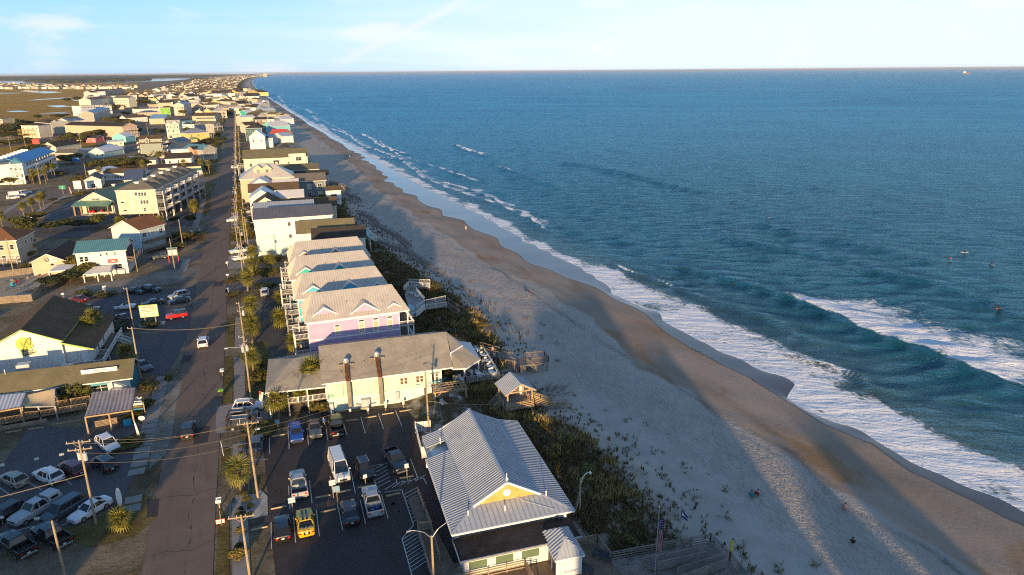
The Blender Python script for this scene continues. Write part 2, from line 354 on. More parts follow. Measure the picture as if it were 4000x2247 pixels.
# ---- markings of the big lot: each stripe its own piece
lot=tag(bpy.data.objects.new('lot_marking',None),None,None,None,'structure');COL.objects.link(lot)
def stripe(a,b,wd=.10,z=.018,m=LINE,name='marking',parent=None):
    a,b=Vector(a[:2]),Vector(b[:2]);d=(b-a).normalized();nn=Vector((-d.y,d.x))*wd/2
    o=part(name,MB().poly([(*(a-nn),z),(*(b-nn),z),(*(b+nn),z),(*(a+nn),z)]),m,parent or lot);return o
for a,b in (((-1.53,73.43),(-1.75,68.43)),((0.99,73.51),(0.81,68.53)),((3.63,73.82),(3.4,68.65)),((6.14,74.04),(6.01,68.79)),((8.87,73.96),(8.64,68.86)),((11.51,74),(11.28,68.94)),
             ((0.93,80.36),(0.71,75.24)),((3.51,80.52),(3.31,75.36)),((6.12,80.54),(5.91,75.41)),((8.81,80.71),(8.55,75.47)),((11.45,80.91),(11.21,75.65)),
             ((-0.67,94.56),(-0.88,89.36)),((1.96,94.89),(1.73,89.6)),((4.62,94.94),(4.34,89.75)),((7.33,94.78),(7.01,89.9)),((9.83,93.66),(9.77,90.39)),((12.56,95.06),(12.33,90)),((15.24,95.1),(15.03,90.02)),((17.91,95.08),(17.72,89.93)),((20.65,95.09),(20.41,89.87)),
             ((16.79,80.77),(16.57,75.68)),((13.93,76.56),(13.83,75.63)),((13.83,75.63),(17.27,75.55)),((17.27,75.55),(17.29,74.04)),((11.93,74.28),(14.07,74.04)),((14.07,74.04),(13.76,66.62)),((13.76,66.62),(11.96,64.69)),((11.96,64.69),(11.61,58.59)),((11.58,80.85),(13.6,80.72)),((-3.44,88.85),(-1.14,87.9))):
    stripe(a,b)
for i in range(9):                                        # hatching beside the ramp
    t=i/8.6;a=Vector((14,72.81))*(1-t)+Vector((13.77,66.76))*t;stripe(tuple(a),(a.x+2.2,a.y+1.05),.09)
for i in range(10):
    t=i/9.5;a=Vector((12,64.55))*(1-t)+Vector((11.62,58.87))*t;stripe(tuple(a),(a.x+2.0,a.y+1.0),.09)
for i in range(6):
    t=i/6;a=Vector((11.21,75.65))*(1-t)+Vector((11.55,80.73))*t;stripe(tuple(a),(a.x+2.0,a.y+.95),.09)
for i in range(5):
    t=i/5;a=Vector((12.04,74.82))*(1-t)+Vector((17.06,75.28))*t;stripe(tuple(a),(a.x+1.7,a.y+1.0),.09)
for a,b in (((-32.58,166.52),(-31.05,165.49)),((-31.97,163.04),(-31.8,164.67)),((-31.01,177.68),(-29.95,178.11)),((-18.84,163.43),(-18.8,165.41)),((-26.98,171.72),(-25.97,170.47)),((-19.57,164.53),(-19.22,162.81))): stripe(a,b,.14,.016,YLINE)
for a,b in (((-33.18,93.84),(-31.28,91.11)),((-30.1,93.84),(-28.12,91.27)),((-25.79,92.71),(-24.8,91.16)),((-29.83,82.81),(-26.59,83.14)),((-24.44,81.85),(-23.31,82.65)),((-27.3,138.69),(-27.17,148.64)),((-27.11,148.94),(-21.21,147.42))): stripe(a,b,.10,.016)
stripe((-18,247.8),(-16.5,241.4),.4,.02);stripe((-15.3,248.1),(-13.7,239.5),.4,.02)
# brick walkway across the lot
bw=tag(bpy.data.objects.new('brick_walkway',None),None,None,None,'structure');COL.objects.link(bw)
BR=[mat('paver_brick',(.13,.075,.06),.9,.2,2.0),mat('paver_brick_dark',(.075,.055,.05),.9,.2,2.0)]
_a,_b=Vector((-3.92,74.09)),Vector((12.02,74.71));_n=int((_b-_a).length/.62);_dd=(_b-_a).normalized();_pp=Vector((-_dd.y,_dd.x))
pme=[MB().box(-.29,-.29,0,.29,.29,.022).mesh('paver',q) for q in BR]
_k=0
for i in range(_n):
    for j in range(2):
        p=_a+_dd*(.62*(i+.5))+_pp*(.62*(j-.5)+.1);link('paver',pme[0 if .45 < i/_n < .72 and random.Random(i*3+j).random() < .85 else 1],bw,(p.x,p.y,.012),(0,0,math.atan2(_dd.y,_dd.x)),);_k += 1
M_PATCH=mat('asphalt_patch',(.050,.046,.045),.9,.12,.6,.2,kind='asphalt');M_OIL=mat('oil_stain',(.022,.020,.020),.6,.3,1.5)
for pts in ([(-15.47,83.93),(-14.07,83.54),(-14.01,79.71),(-15.14,79.85)],[(-10.8,96),(-8.9,96),(-8.7,101),(-10.7,101)],[(-14.2,128),(-12.6,128),(-12.4,131.5),(-14,131.5)],[(-9.6,176),(-7.4,176),(-7.3,180),(-9.5,180)]): flat('road_patch',pts,.0165,M_PATCH)
rp_=random.Random(3);ck=MB();ys_=[44+i*.9 for i in range(170)];xs_=[-10.6+.008*(y-44)+.18*math.sin(y*.7)+rp_.uniform(-.12,.12) for y in ys_]
for x0,x1,y0,y1 in zip(xs_,xs_[1:],ys_,ys_[1:]):
    w_=rp_.choice([0,.012,.02,.05]);ck.poly(((x0-w_,y0,.0175),(x0+w_,y0,.0175),(x1+w_,y1,.0175),(x1-w_,y1,.0175)))
for k in range(9):
    y=50+k*11;x=-14;p=[(x+j*.8,y+rp_.uniform(-.25,.25)+.3*math.sin(j)) for j in range(9)]
    for a,b in zip(p,p[1:]): ck.poly(((a[0],a[1]-.025,.0172),(b[0],b[1]-.025,.0172),(b[0],b[1]+.025,.0172),(a[0],a[1]+.025,.0172)))
part('road_crack',ck,mat('crack_tar',(.028,.024,.022),.8),kind='structure')
for k in range(34):                                       # old oil spots where cars stand
    x,y=rp_.choice([-.3,2.3,4.9,7.5,10.1,12.7])+rp_.uniform(-.4,.4),rp_.choice([70.5,71.5,79,80,90.5,47,52])+rp_.uniform(-.8,.8);r=rp_.uniform(.12,.42)
    flat('oil_stain',[(x+r*rp_.uniform(.6,1.2)*math.cos(a),y+r*1.3*rp_.uniform(.6,1.2)*math.sin(a)) for a in np.linspace(0,6.283,11)[:-1]],.0150,M_OIL)
flat('gravel_bed',[(-5.33,80.72),(-3.03,80.02),(-2.38,80.73),(-1.68,78.99),(-1.82,74.94),(-5.41,74.91)][::-1],.03,mat('white_gravel',(.42,.38,.34),.95,.3,6,.1,kind='rough',k=3,col2=(.5,.46,.41)))
flat('gravel_bed',[(-5.4,73.61),(-4.12,73.55),(-4.26,68.71),(-5.46,68.83)][::-1],.03,MATS['white_gravel'])
flat('gravel_bed',[(-5.22,93.74),(-4.68,94.14),(-3.79,89.86),(-5.16,88.56)][::-1],.03,MATS['white_gravel'])
# ---- the beach and the dunes: one relief from the houses to under the water
FO=[(20,87.5),(44.1,85.8),(50.4,84.9),(55.5,84.1),(62.1,83.4),(68.7,83.2),(74.8,80.4),(79,81),(83.4,86.4),(91.3,85.2),(99.4,83.5),(110.3,83),(124.8,83.8),(135.7,82.1),(150,84.2),(165,85.5),(185,84),(215,84),(245,84.6),(280,83),(320,80.5),(365,80),(410,80),(455,80.5),(540,79.5),(658,78),(871,77),(1321,77),(2176,79),(20000,84)]
WE=[(20,84),(42.9,83.7),(49.2,82),(55.9,80.4),(63,82.3),(70.9,79.6),(78.4,80),(88.8,80.9),(95.5,79.9),(104.7,79),(116.1,80.4),(130.6,81.5),(154.8,79.2),(171.8,75.2),(182,76),(193,74.5),(207,76.5),(222,72.5),(236,73.8),(250,71),(264,73.2),(280,70),(294,72),(310,68.5),(327,69.7),(345,68.2),(362,71.5),(393,72.5),(415,75.2),(440,73.5),(456,76),(500,74),(540,76),(600,73.5),(658,75),(760,73),(871,75.2),(1100,74),(1321,75.6),(2176,77.6),(20000,82)]
fo=lambda Y: np.interp(Y,*zip(*FO))+cx(Y)+.9*wob(np.asarray(Y,float)*0,Y,71,15)+.35*wob(np.asarray(Y,float)*0,Y,72,5)
we=lambda Y: np.interp(Y,*zip(*WE))+cx(Y)+.8*wob(np.asarray(Y,float)*0,Y,73,17)*(1+1.2*smooth(150,220,np.asarray(Y,float))*smooth(700,450,np.asarray(Y,float)))
TO=[(20,44),(52,44.5),(65,45.6),(74,45.4),(81,43.9),(84,42.8),(92,41),(98,40),(104,43.5),(110,45.7),(125,47.6),(146,46.6),(165,44.2),(188,40.2),(236,38.4),(286,40.8),(360,42.3),(494,43.6),(764,46),(20000,48)]
to=lambda Y: np.interp(Y,*zip(*TO))+cx(Y)
def dune_h(x,Y):
    u=x-to(Y)                                            # negative landward of the dune foot
    h=1.5*smooth(1,-7,u)*smooth(-22,-12,u)+.35*wob(x,Y,3,9)*smooth(2,-3,u)*smooth(-20,-14,u)
    return h*smooth(51,60,np.asarray(Y,float))
def beach_z(x,Y):
    t=to(Y);w_=we(Y);u=np.clip((x-t)/(w_-t),0,2.0)
    z=-.25-2.45*(.45*u+.55*u**1.6)
    z=np.where(x < t,-.25*smooth(-14,0,x-t),z)
    z=z+.05*wob(x,Y,5,6)*smooth(0,6,x-t)*smooth(1.0,.75,u)+.10*wob(x,Y,8,21)*smooth(0,6,x-t)*smooth(1.0,.75,u)
    z=z-.16*smooth(.50,.54,u+.02*wob(x*0,Y,9,30))*smooth(1,.6,u)
    z=z+dune_h(x,Y)
    f_=fo(Y);v=np.clip((x-w_)/np.maximum(f_-w_,.5),0,1);z=np.where(x > w_,-2.70-.27*v-.10*np.maximum(x-f_,0),z)
    return np.maximum(z,-4.2)
def gridmesh(name,X,Y,Z,m,attrs=None,smooth_=True):
    r,c=X.shape;me=bpy.data.meshes.new(name);me.vertices.add(r*c)
    me.vertices.foreach_set('co',np.stack([X,Y,Z],-1).astype(np.float32).ravel())
    i=(np.arange(r-1)[:,None]*c+np.arange(c-1)[None,:]).ravel();q=np.stack([i,i+1,i+c+1,i+c],-1).ravel().astype(np.int32)
    me.loops.add(len(q));me.loops.foreach_set('vertex_index',q);me.polygons.add(len(q)//4)
    me.polygons.foreach_set('loop_start',np.arange(0,len(q),4,dtype=np.int32));me.polygons.foreach_set('loop_total',np.full(len(q)//4,4,np.int32))
    if smooth_: me.polygons.foreach_set('use_smooth',np.ones(len(q)//4,bool))
    for k,v in (attrs or {}).items():
        a=me.attributes.new(k,'FLOAT','POINT');a.data.foreach_set('value',v.astype(np.float32).ravel())
    me.materials.append(m);me.update();me.validate();return me
# sand material: dry, damp and mirror-wet zones follow the water's reach
ms=bpy.data.materials.new('beach_sand');ms.use_nodes=True;ms.node_tree.nodes.clear();n=NT(ms.node_tree);MATS['beach_sand']=ms
pos=n.add('ShaderNodeNewGeometry').outputs['Position']
damp=n.add('ShaderNodeAttribute',attribute_name='damp').outputs['Fac'];wet=n.add('ShaderNodeAttribute',attribute_name='wet').outputs['Fac'];veg=n.add('ShaderNodeAttribute',attribute_name='veg').outputs['Fac'];foot=n.add('ShaderNodeAttribute',attribute_name='foot').outputs['Fac']
l1=n.noise(pos,.35,5,.6);l2=n.noise(n.mapping(pos,(.09,.03,.1)),1,4,.6,.5);l3=n.noise(pos,1.5,4,.65,.4)
dry=n.mix(n.mrange(l1,.3,.7),(.37,.325,.275),(.44,.39,.335))
dry=n.mix(n.mrange(l2,.4,.7,0,.5),dry,(.33,.29,.245))
dmp=n.mix(n.mrange(l2,.35,.65),(.27,.205,.15),(.36,.28,.215));dmp=n.mix(n.mrange(n.noise(n.mapping(pos,(.12,.05,.1)),1,3,.5,.8),.54,.70,0,.8),dmp,(.27,.15,.065))
c=n.mix(n.mrange(n.math('ADD',damp,n.math('MULTIPLY',n.math('SUBTRACT',l1,.5),.5)),.3,.7),dry,dmp)
c=n.mix(n.mrange(n.math('ADD',wet,n.math('MULTIPLY',n.math('SUBTRACT',l1,.5),.12)),.25,.55),c,(.062,.05,.042))
c=n.mix(n.math('MULTIPLY',veg,n.mrange(n.math('ADD',l1,n.math('MULTIPLY',l3,.4)),.5,.78)),c,(.075,.062,.028))
wk=n.add('ShaderNodeAttribute',attribute_name='wrack').outputs['Fac'];c=n.mix(n.math('MULTIPLY',wk,n.mrange(l3,.35,.62,.25,.8)),c,(.10,.08,.065))
fp=n.noise(n.mapping(pos,(.8,.5,1)),1.9,3,.62,1.0)
b1=n.add('ShaderNodeBump',{'Strength': n.math('MULTIPLY',foot,1.0),'Distance': .5,'Height': fp})
b2=n.add('ShaderNodeBump',{'Strength': .25,'Distance': .04,'Height': l3,'Normal': b1.outputs[0]})
rg=n.math('SUBTRACT',.9,n.math('MULTIPLY',n.mrange(wet,.3,.8),.80))
p=n.add('ShaderNodeBsdfPrincipled',{'Base Color': c,'Roughness': rg,'Specular IOR Level': n.math('ADD',.15,n.math('MULTIPLY',n.mrange(wet,.3,.8),.22)),'Normal': n.mix(n.mrange(wet,.25,.6),b2.outputs[0],n.add('ShaderNodeNewGeometry').outputs['Normal'])})
n.add('ShaderNodeOutputMaterial',{'Surface': p.outputs[0]})
rows=np.concatenate([np.linspace(-60,30,30),30+np.cumsum(.45*1.0095**np.arange(640))]);rows=rows[rows < 21000];rows=np.append(rows,21000)
U=np.concatenate([np.linspace(-21,-1,34),np.linspace(-.5,36,90),np.linspace(37,58,20)])
Yg,Ug=np.meshgrid(rows,U,indexing='ij');Xg=to(Yg)+Ug
Zg=beach_z(Xg,Yg)
tw=we(Yg);frac=(Xg-to(Yg))/(tw-to(Yg))
dampv=smooth(.53,.66,frac+.03*wob(Xg*0,Yg,12,26)+.02*wob(Xg,Yg,13,9));wetv=smooth(-1.2,.25,Xg-tw)
wrackx=np.interp(Yg,*zip(*sorted((p[1],p[0]) for p in [(61.82,130.16,-1.2),(63.06,105.04,-1.2),(65.4,92.23,-1.2),(65.04,76.63,-1.2),(68.01,64.83,-1.2),(64.16,53.9,-1.2),(66.6,42.16,-1.2)])))
wrackv=np.exp(-((Xg-wrackx+.6*wob(Xg*0,Yg,88,9))/.55)**2)*(.6+.4*wob(Xg*0,Yg,89,7))*smooth(210,150,Yg)
Zg=Zg-.10*np.clip(wrackv,0,1)
vegv=smooth(0,-9.0,Ug+2.5*wob(Xg,Yg,21,7))
footv=smooth(3,10,Ug)*smooth(.66,.5,frac)
footv=np.maximum(footv,.12)
part('beach',gridmesh('beach',Xg,Yg,Zg,ms,dict(damp=dampv,wet=wetv,veg=vegv,foot=footv,wrack=np.clip(wrackv,0,1))),None,kind='structure')
# ---- the sea
mw=bpy.data.materials.new('sea_water');mw.use_nodes=True;mw.node_tree.nodes.clear();n=NT(mw.node_tree);MATS['sea_water']=mw
pos=n.add('ShaderNodeNewGeometry').outputs['Position']
foam=n.add('ShaderNodeAttribute',attribute_name='foam').outputs['Fac'];shal=n.add('ShaderNodeAttribute',attribute_name='shallow').outputs['Fac'];far=n.add('ShaderNodeAttribute',attribute_name='far').outputs['Fac']
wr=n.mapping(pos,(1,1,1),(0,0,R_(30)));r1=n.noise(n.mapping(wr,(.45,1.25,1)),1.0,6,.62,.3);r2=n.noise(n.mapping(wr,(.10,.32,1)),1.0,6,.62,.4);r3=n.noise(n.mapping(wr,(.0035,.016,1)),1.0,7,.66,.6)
f1=n.noise(n.mapping(wr,(.55,1.25,1)),1.0,8,.74,1.2);f2=n.noise(n.mapping(pos,(.16,.10,1)),1.0,4,.6,.8)
vor=n.add('ShaderNodeTexVoronoi',{'Vector': n.mix(.22,n.mapping(pos,(1.25,.7,1)),n.noise(pos,.8,3,.6,out=1)),'Scale': 1.0},feature='DISTANCE_TO_EDGE').outputs[0]
lace=n.math('ADD',n.math('MULTIPLY',f1,.78),n.math('MULTIPLY',n.mrange(vor,.0,.35,.30,.0),.3));lace=n.math('ADD',lace,n.math('MULTIPLY',n.math('SUBTRACT',f2,.5),.75))
ff=n.mrange(n.math('ADD',lace,n.math('MULTIPLY',foam,.66)),.78,1.02)
ff=n.math('MULTIPLY',ff,n.mrange(foam,.0,.12))
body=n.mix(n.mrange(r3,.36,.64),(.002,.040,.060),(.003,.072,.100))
body=n.mix(n.mrange(r2,.38,.62),n.mix(.35,body,(.001,.012,.018)),n.mix(.18,body,(.02,.12,.15)));body=n.mix(shal,body,(.05,.062,.050))  # ripple noise paints reflection-like dark and light streaks into the water colour
rf=n.math('ADD',n.math('MULTIPLY',r3,.6),n.math('MULTIPLY',n.noise(n.mapping(wr,(.018,.075,1)),1.0,7,.68,.5),.4));body=n.mix(far,body,n.mix(n.mrange(rf,.41,.60),(.002,.135,.250),(.030,.29,.42)))  # far streaks also painted into the colour, standing in for ripple reflections
bs=n.math('SUBTRACT',1.0,n.math('MULTIPLY',far,.1))
bu0=n.add('ShaderNodeBump',{'Strength': far,'Distance': 3.2,'Height': n.noise(n.mapping(wr,(.022,.085,1)),1.0,7,.66,.4)})
bu1=n.add('ShaderNodeBump',{'Strength': bs,'Distance': 1.7,'Height': r2,'Normal': bu0.outputs[0]})
bu2=n.add('ShaderNodeBump',{'Strength': n.math('MULTIPLY',n.math('SUBTRACT',1.0,n.math('MULTIPLY',far,.75)),.75),'Distance': .38,'Height': r1,'Normal': bu1.outputs[0]})
bu3=n.add('ShaderNodeBump',{'Strength': .4,'Distance': .06,'Height': ff,'Normal': bu2.outputs[0]})
fr=n.math('MULTIPLY',n.add('ShaderNodeFresnel',{'IOR': 1.33,'Normal': bu2.outputs[0]}).outputs[0],n.math('SUBTRACT',.92,n.math('MULTIPLY',far,.14)))     # wave slopes hide part of the grazing reflection
df=n.add('ShaderNodeBsdfDiffuse',{'Color': body,'Normal': bu2.outputs[0]});gl=n.add('ShaderNodeBsdfGlossy',{'Color': (.44,.80,.97,1),'Roughness': n.math('ADD',.20,n.math('MULTIPLY',far,.15)),'Normal': bu2.outputs[0]})
wa=n.add('ShaderNodeMixShader',{0: fr,1: df.outputs[0],2: gl.outputs[0]});fo_=n.add('ShaderNodeBsdfDiffuse',{'Color': (.74,.78,.82,1),'Normal': bu3.outputs[0]})
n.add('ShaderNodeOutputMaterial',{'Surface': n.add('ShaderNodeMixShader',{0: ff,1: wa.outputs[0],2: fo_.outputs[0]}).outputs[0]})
dcol=np.concatenate([np.arange(0,40,.42),40+np.cumsum(.45*1.021**np.arange(420))]);dcol=dcol[dcol < 70000]
rows=np.concatenate([25+np.cumsum(.42*1.0085**np.arange(900))]);rows=rows[rows < 70000]
print('sea grid',len(rows),len(dcol))
Yg,Dg=np.meshgrid(rows,dcol,indexing='ij');Xg=fo(Yg)+Dg
Xg[Yg > 20000]=(fo(20000)+Dg+0*Yg)[Yg > 20000]
step=np.maximum(np.gradient(dcol)[None,:],np.gradient(rows)[:,None]*.6)
Zs=np.zeros_like(Xg);rs=random.Random(11)
for i in range(46):
    chop=i >= 16;L=2.4*1.033**i if chop else rs.uniform(9,36);a=R_(rs.gauss(66,20) if chop else rs.gauss(172,18));amp=.0075*L**.7 if chop else .0075*L**.75
    Zs += amp*np.sin((Xg*math.cos(a)+Yg*math.sin(a))*6.283/L+rs.uniform(0,6.28)+.8*wob(Xg,Yg,i+40,90,3))*smooth(L/2.2,L/5,step)
Zs *= smooth(0,30,Dg)*.9
foamv=np.zeros_like(Xg)
# the swash along the shore
near=smooth(190,120,Yg)
wid=8.5+10.5*near+2.5*wob(Xg*0,Yg,77,40)
foamv=np.maximum(foamv,smooth(wid,wid*.35,Dg)*(.80+.18*near+.25*wob(Xg,Yg,78,24)))
foamv=np.maximum(foamv,smooth(.75,.25,Dg)*1.2)
foamv *= 1-.85*smooth(1400,3000,Yg)
def ridge(pts,amp,front,back,crest,trail,tw_,seed=0,wide=1.0):
    """a swell crest along a line: steep towards the shore, foam on the lip and trailing foam seaward"""
    global Zs,foamv
    P=sorted(((p[1],p[0]) for p in pts));y0,y1=P[0][0],P[-1][0];m=(rows > y0-30) & (rows < y1+30)
    if not m.any(): return
    xr=np.interp(Yg[m],[q[0] for q in P],[q[1] for q in P]);u=Xg[m]-xr-.7*wob(Xg[m]*0,Yg[m],seed,17)
    end=smooth(y0-10,y0+6,Yg[m])*smooth(y1+12,y1-8,Yg[m])
    hgt=np.where(u < 0,np.exp(-(u/front)**2),np.exp(-(u/back)**2))
    Zs[m] += amp*hgt*end*smooth(.5,4,Dg[m])
    lip=np.exp(-((u+.2)/(.55*wide))**2)*crest*(.75+.5*wob(Xg[m]*0,Yg[m],seed+1,13))
    tr=np.where(u > 0,smooth(tw_,tw_*.15,u+2.5*wob(Xg[m],Yg[m],seed+2,14)),0)*trail
    foamv[m]=np.maximum(foamv[m],np.clip(np.maximum(lip,tr),0,1.2)*end)
ridge([(119.66,118.59,-2.6),(119.53,110.94,-2.6),(120.28,100.58,-2.6),(120.03,93.7,-2.6),(120.98,84.46,-2.6),(120.88,75.53,-2.6),(122.6,68,-2.6)],.75,2.2,5.5,1.25,.95,32,1,1.7)
ridge([(108.88,157.04,-2.6),(114.8,144.92,-2.6),(117.63,130.82,-2.6),(119.66,118.59,-2.6)],.75,2.2,6,0,0,1,5)
ridge([(156.37,137.89,-2.6),(157.5,128.91,-2.6),(159.95,121.76,-2.6),(161.82,116.35,-2.6),(162.2,108.58,-2.6),(160.84,100.19,-2.6),(159.82,92.03,-2.6)],.9,2.6,7,0,0,1,9)
ridge([(145.96,182.75,-2.6),(147.59,169.29,-2.6),(152.47,158.83,-2.6),(158.08,150.14,-2.6),(160.97,142.22,-2.6)],.8,2.8,7,0,0,1,13)
ridge([(182.1,374.4,-2.6),(189.2,347.4,-2.6),(191.3,320.1,-2.6),(191.8,293.7,-2.6),(192.5,261.5,-2.6)],1.1,3.2,8,0,0,1,17)
ridge([(169.83,191.96,-2.6),(175.12,169.2,-2.6),(179.66,149.6,-2.6),(181,124.5,-2.6)],.5,3,8,0,0,1,19)
ridge([(104.8,626.7,-2.6),(104.2,587.5,-2.6),(99.8,523,-2.6),(101.1,485,-2.6),(105.3,454.1,-2.6)],1.0,2,5,1.25,.5,8,21,2.6)
ridge([(83.8,456.5,-2.6),(88.8,443,-2.6),(98.9,420.8,-2.6)],.5,1.5,3,1.0,.3,3,25,1.4)
ridge([(151.2,503.1,-2.6),(150.2,461.5,-2.6),(150.6,428.8,-2.6)],1.1,2,6,1.25,.6,6,29,3.2)
ridge([(150.6,428.8,-2.6),(139.4,373.4,-2.6),(138.7,353.9,-2.6),(139,328.2,-2.6),(139.2,291.2,-2.6)],.8,2.6,6,.0,0,1,31)
ridge([(138.4,370.9,-2.6),(138.7,353.9,-2.6)],.3,2,4,1.1,.4,4,35,1.6)
ridge([(96.3,879.6,-2.7),(94.9,766.7,-2.7),(94.9,654.6,-2.7)],.4,2,4,1.0,.4,8,37,1.6)
ridge([(95,1289.3,-2.7),(101.6,1062.7,-2.7),(106.6,928.7,-2.7)],.4,2,4,1.0,.4,9,41,2.0)
ridge([(92.7,332.3,-2.8),(96.7,317.8,-2.8),(99.2,299,-2.8),(100.3,270.8,-2.8),(100.8,244.3,-2.8),(96.99,214.58,-2.8)],.45,1.2,3,1.1,.75,5,45,1.8)
ridge([(95.76,166.49,-2.8),(96.82,153.78,-2.8),(99.9,143.6,-2.8),(101.35,129.7,-2.8)],.45,1.0,3,1.15,.35,4,49,1.3)
ridge([(101.35,129.7,-2.8),(103.47,121.68,-2.8),(104.35,111.58,-2.8),(104.85,104.74,-2.8)],.6,1.6,4,0,0,4,50,1.3)
ridge([(94.94,92.89,-2.8),(97.81,87,-2.8),(98.21,81.32,-2.8),(97.04,76.51,-2.8)],.4,1.0,3,1.1,.6,4,53,1.3)
ridge([(95.8,107.83,-2.8),(97.44,101.71,-2.8),(95.73,93.15,-2.8)],.3,1.0,3,.9,.5,4,54,1.2)
for i,(a,b) in enumerate((((528,408),(575,412)),((600,420),(632,424)),((612,450),(670,456)),((255,315),(270,316)),((318,325),(330,326)),((190,350),(230,360)),((90,310),(150,325)))):
    A,B=[P for P in ((((157.8,1379,-2.7),(164.9,1349.7,-2.7)),((164.4,1302.5,-2.7),(168.1,1277.8,-2.7)),((148.2,1159.1,-2.7),(155.1,1128.3,-2.7)),((169.2,2363.3,-2.7),(171.4,2308.9,-2.7)),((179.7,2204.1,-2.7),(178.7,2143.5,-2.7)),((115.4,1901.7,-2.7),(118.4,1771.3,-2.7)),((114.1,2499.9,-2.7),(119.8,2187.4,-2.7))))][i]
    ridge([A,B],.5,3,6,1.1,.3,6,60+3*i,3.0)
ridge([(float(fo(y_))+12+3*math.sin(y_/31),y_) for y_ in range(225,720,15)],.4,1.8,4,1.2,.62,8,83,2.2);ridge([(float(fo(y_))+25+5*math.sin(y_/47+1),y_) for y_ in range(330,560,15)],.4,2,4,1.05,.4,6,87,2.0)
for i,Yc in enumerate(np.geomspace(700,9000,16)):                     # far breakers along the bending coast
    ridge([(float(fo(Yc))+4+(i % 3)*9,Yc),(float(fo(Yc*1.12))+8+(i % 3)*9,Yc*1.12)],.3,3,6,1.15,.6,9,90+i*3,4.5)
shalv=smooth(20,4,Dg)*.75+.35*smooth(34,18,Dg)*near
dist=np.hypot(Xg,Yg)
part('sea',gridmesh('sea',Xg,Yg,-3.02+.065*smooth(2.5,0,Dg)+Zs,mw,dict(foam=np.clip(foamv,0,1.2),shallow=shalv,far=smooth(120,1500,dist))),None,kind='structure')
# ---- far woods on the mainland and islands in the sound
M_WOODS=mat('far_woods',(.045,.050,.022),.95,.35,.004,.1)
wv,wf=[],[];rw=random.Random(5)
def dome(x,y,r,h):
    b=len(wv);a0=rw.uniform(0,6)
    for rr,hh in ((1.0,0),(.72,.75),(.3,1.0)):
        for k in range(6): a=a0+k*1.047;q=rr*rw.uniform(.8,1.2);wv.append((x+r*q*math.cos(a),y+r*q*math.sin(a),h*hh*rw.uniform(.8,1.15)-.1))
    for l in (0,6):
        for k in range(6): j=(k+1) % 6;wf.append((b+l+k,b+l+j,b+l+6+j,b+l+6+k))
    wf.append(tuple(b+12+k for k in range(6)))
def inside(p,poly):
    c=False
    for (x1,y1),(x2,y2) in zip(poly,poly[1:]+poly[:1]):
        if (y1 > p[1]) != (y2 > p[1]) and p[0] < (x2-x1)*(p[1]-y1)/(y2-y1)+x1: c=not c
    return c
isl=[(-1478,6613),(-1000,5350),(-839,5665),(-798,5810),(-652,6826),(-808,8478),(-1200,8300)]
main=[(-7000,12500),(-3200,9200),(-1700,8800),(-707,9900),(-300,11500),(150,14500),(700,20500),(-3000,32000),(-12000,32000)]
for k in range(900):
    x,y=rw.uniform(-1500,-640),rw.uniform(5300,8500)
    if inside((x,y),isl): dome(x,y,rw.uniform(25,55),rw.uniform(9,17))
for k in range(7000):
    t=rw.random()**1.6;y=8800+t*21000;x=rw.uniform(-y*.42,y*.05)
    if inside((x,y),main): dome(x,y,rw.uniform(60,130)*(y/9000)**.5,rw.uniform(10,19))
wo=bpy.data.meshes.new('woods');wo.from_pydata(wv,[],wf);wo.materials.append(M_WOODS);wo.polygons.foreach_set('use_smooth',[True]*len(wf))
tag(link('mainland_woods',wo),'dark low belt of woods on the far mainland beyond the sound','woods',None,'stuff')

# ---- the air: a thin even haze that far things fade into
hz=bpy.data.materials.new('haze');hz.use_nodes=True;hz.node_tree.nodes.clear();n=NT(hz.node_tree);MATS['haze']=hz
n.add('ShaderNodeOutputMaterial',{'Volume': n.add('ShaderNodeVolumePrincipled',{'Color': (.92,.90,.86),'Density': 3.6e-5,'Anisotropy': .2}).outputs[0]})
tag(part('haze',MB().box(-60500,-450,-5.5,75500,75500,62),hz),'thin haze over the far town and sea',None,None,'stuff')
# ================================================================ BUILDERS
SH_BROWN=mat('brown_shingle',(.12,.085,.05),.92,.12,.5,.1,kind='shingle');SH_DARK=mat('charcoal_shingle',(.055,.048,.042),.92,.12,.5,.1,kind='shingle')
SH_GREY=mat('grey_shingle',(.17,.155,.125),.92,.12,.5,.1,kind='shingle');SH_TAN=mat('tan_shingle',(.35,.31,.245),.92,.12,.5,.1,kind='shingle');SH_RED=mat('red_brown_shingle',(.20,.095,.05),.92,.12,.5,.1,kind='shingle')
SH_OLIVE=mat('olive_shingle',(.155,.14,.085),.92,.12,.5,.1,kind='shingle')
def metal(name,col): return mat(name,col,.42,.07,.5,.45,.15,kind='weather')
MT_WHITE=metal('white_metal_roof',(.62,.60,.57));MT_TAN=metal('pale_metal_roof',(.52,.48,.42));MT_SILVER=metal('silver_metal_roof',(.37,.41,.46));MT_TEAL=metal('teal_metal_roof',(.10,.25,.28));MT_GREEN=metal('green_metal_roof',(.11,.24,.17));MT_DGREEN=metal('dark_green_metal_roof',(.035,.10,.085));MT_BLUE=metal('blue_metal_roof',(.02,.19,.42));MT_SLATE=metal('slate_metal_roof',(.10,.11,.14));MT_RED=metal('red_metal_roof',(.55,.08,.05));MT_GREY=metal('grey_metal_roof',(.24,.26,.28))
def side(name,col): return mat(name,col,.7,.06,.5,.2,kind='siding')
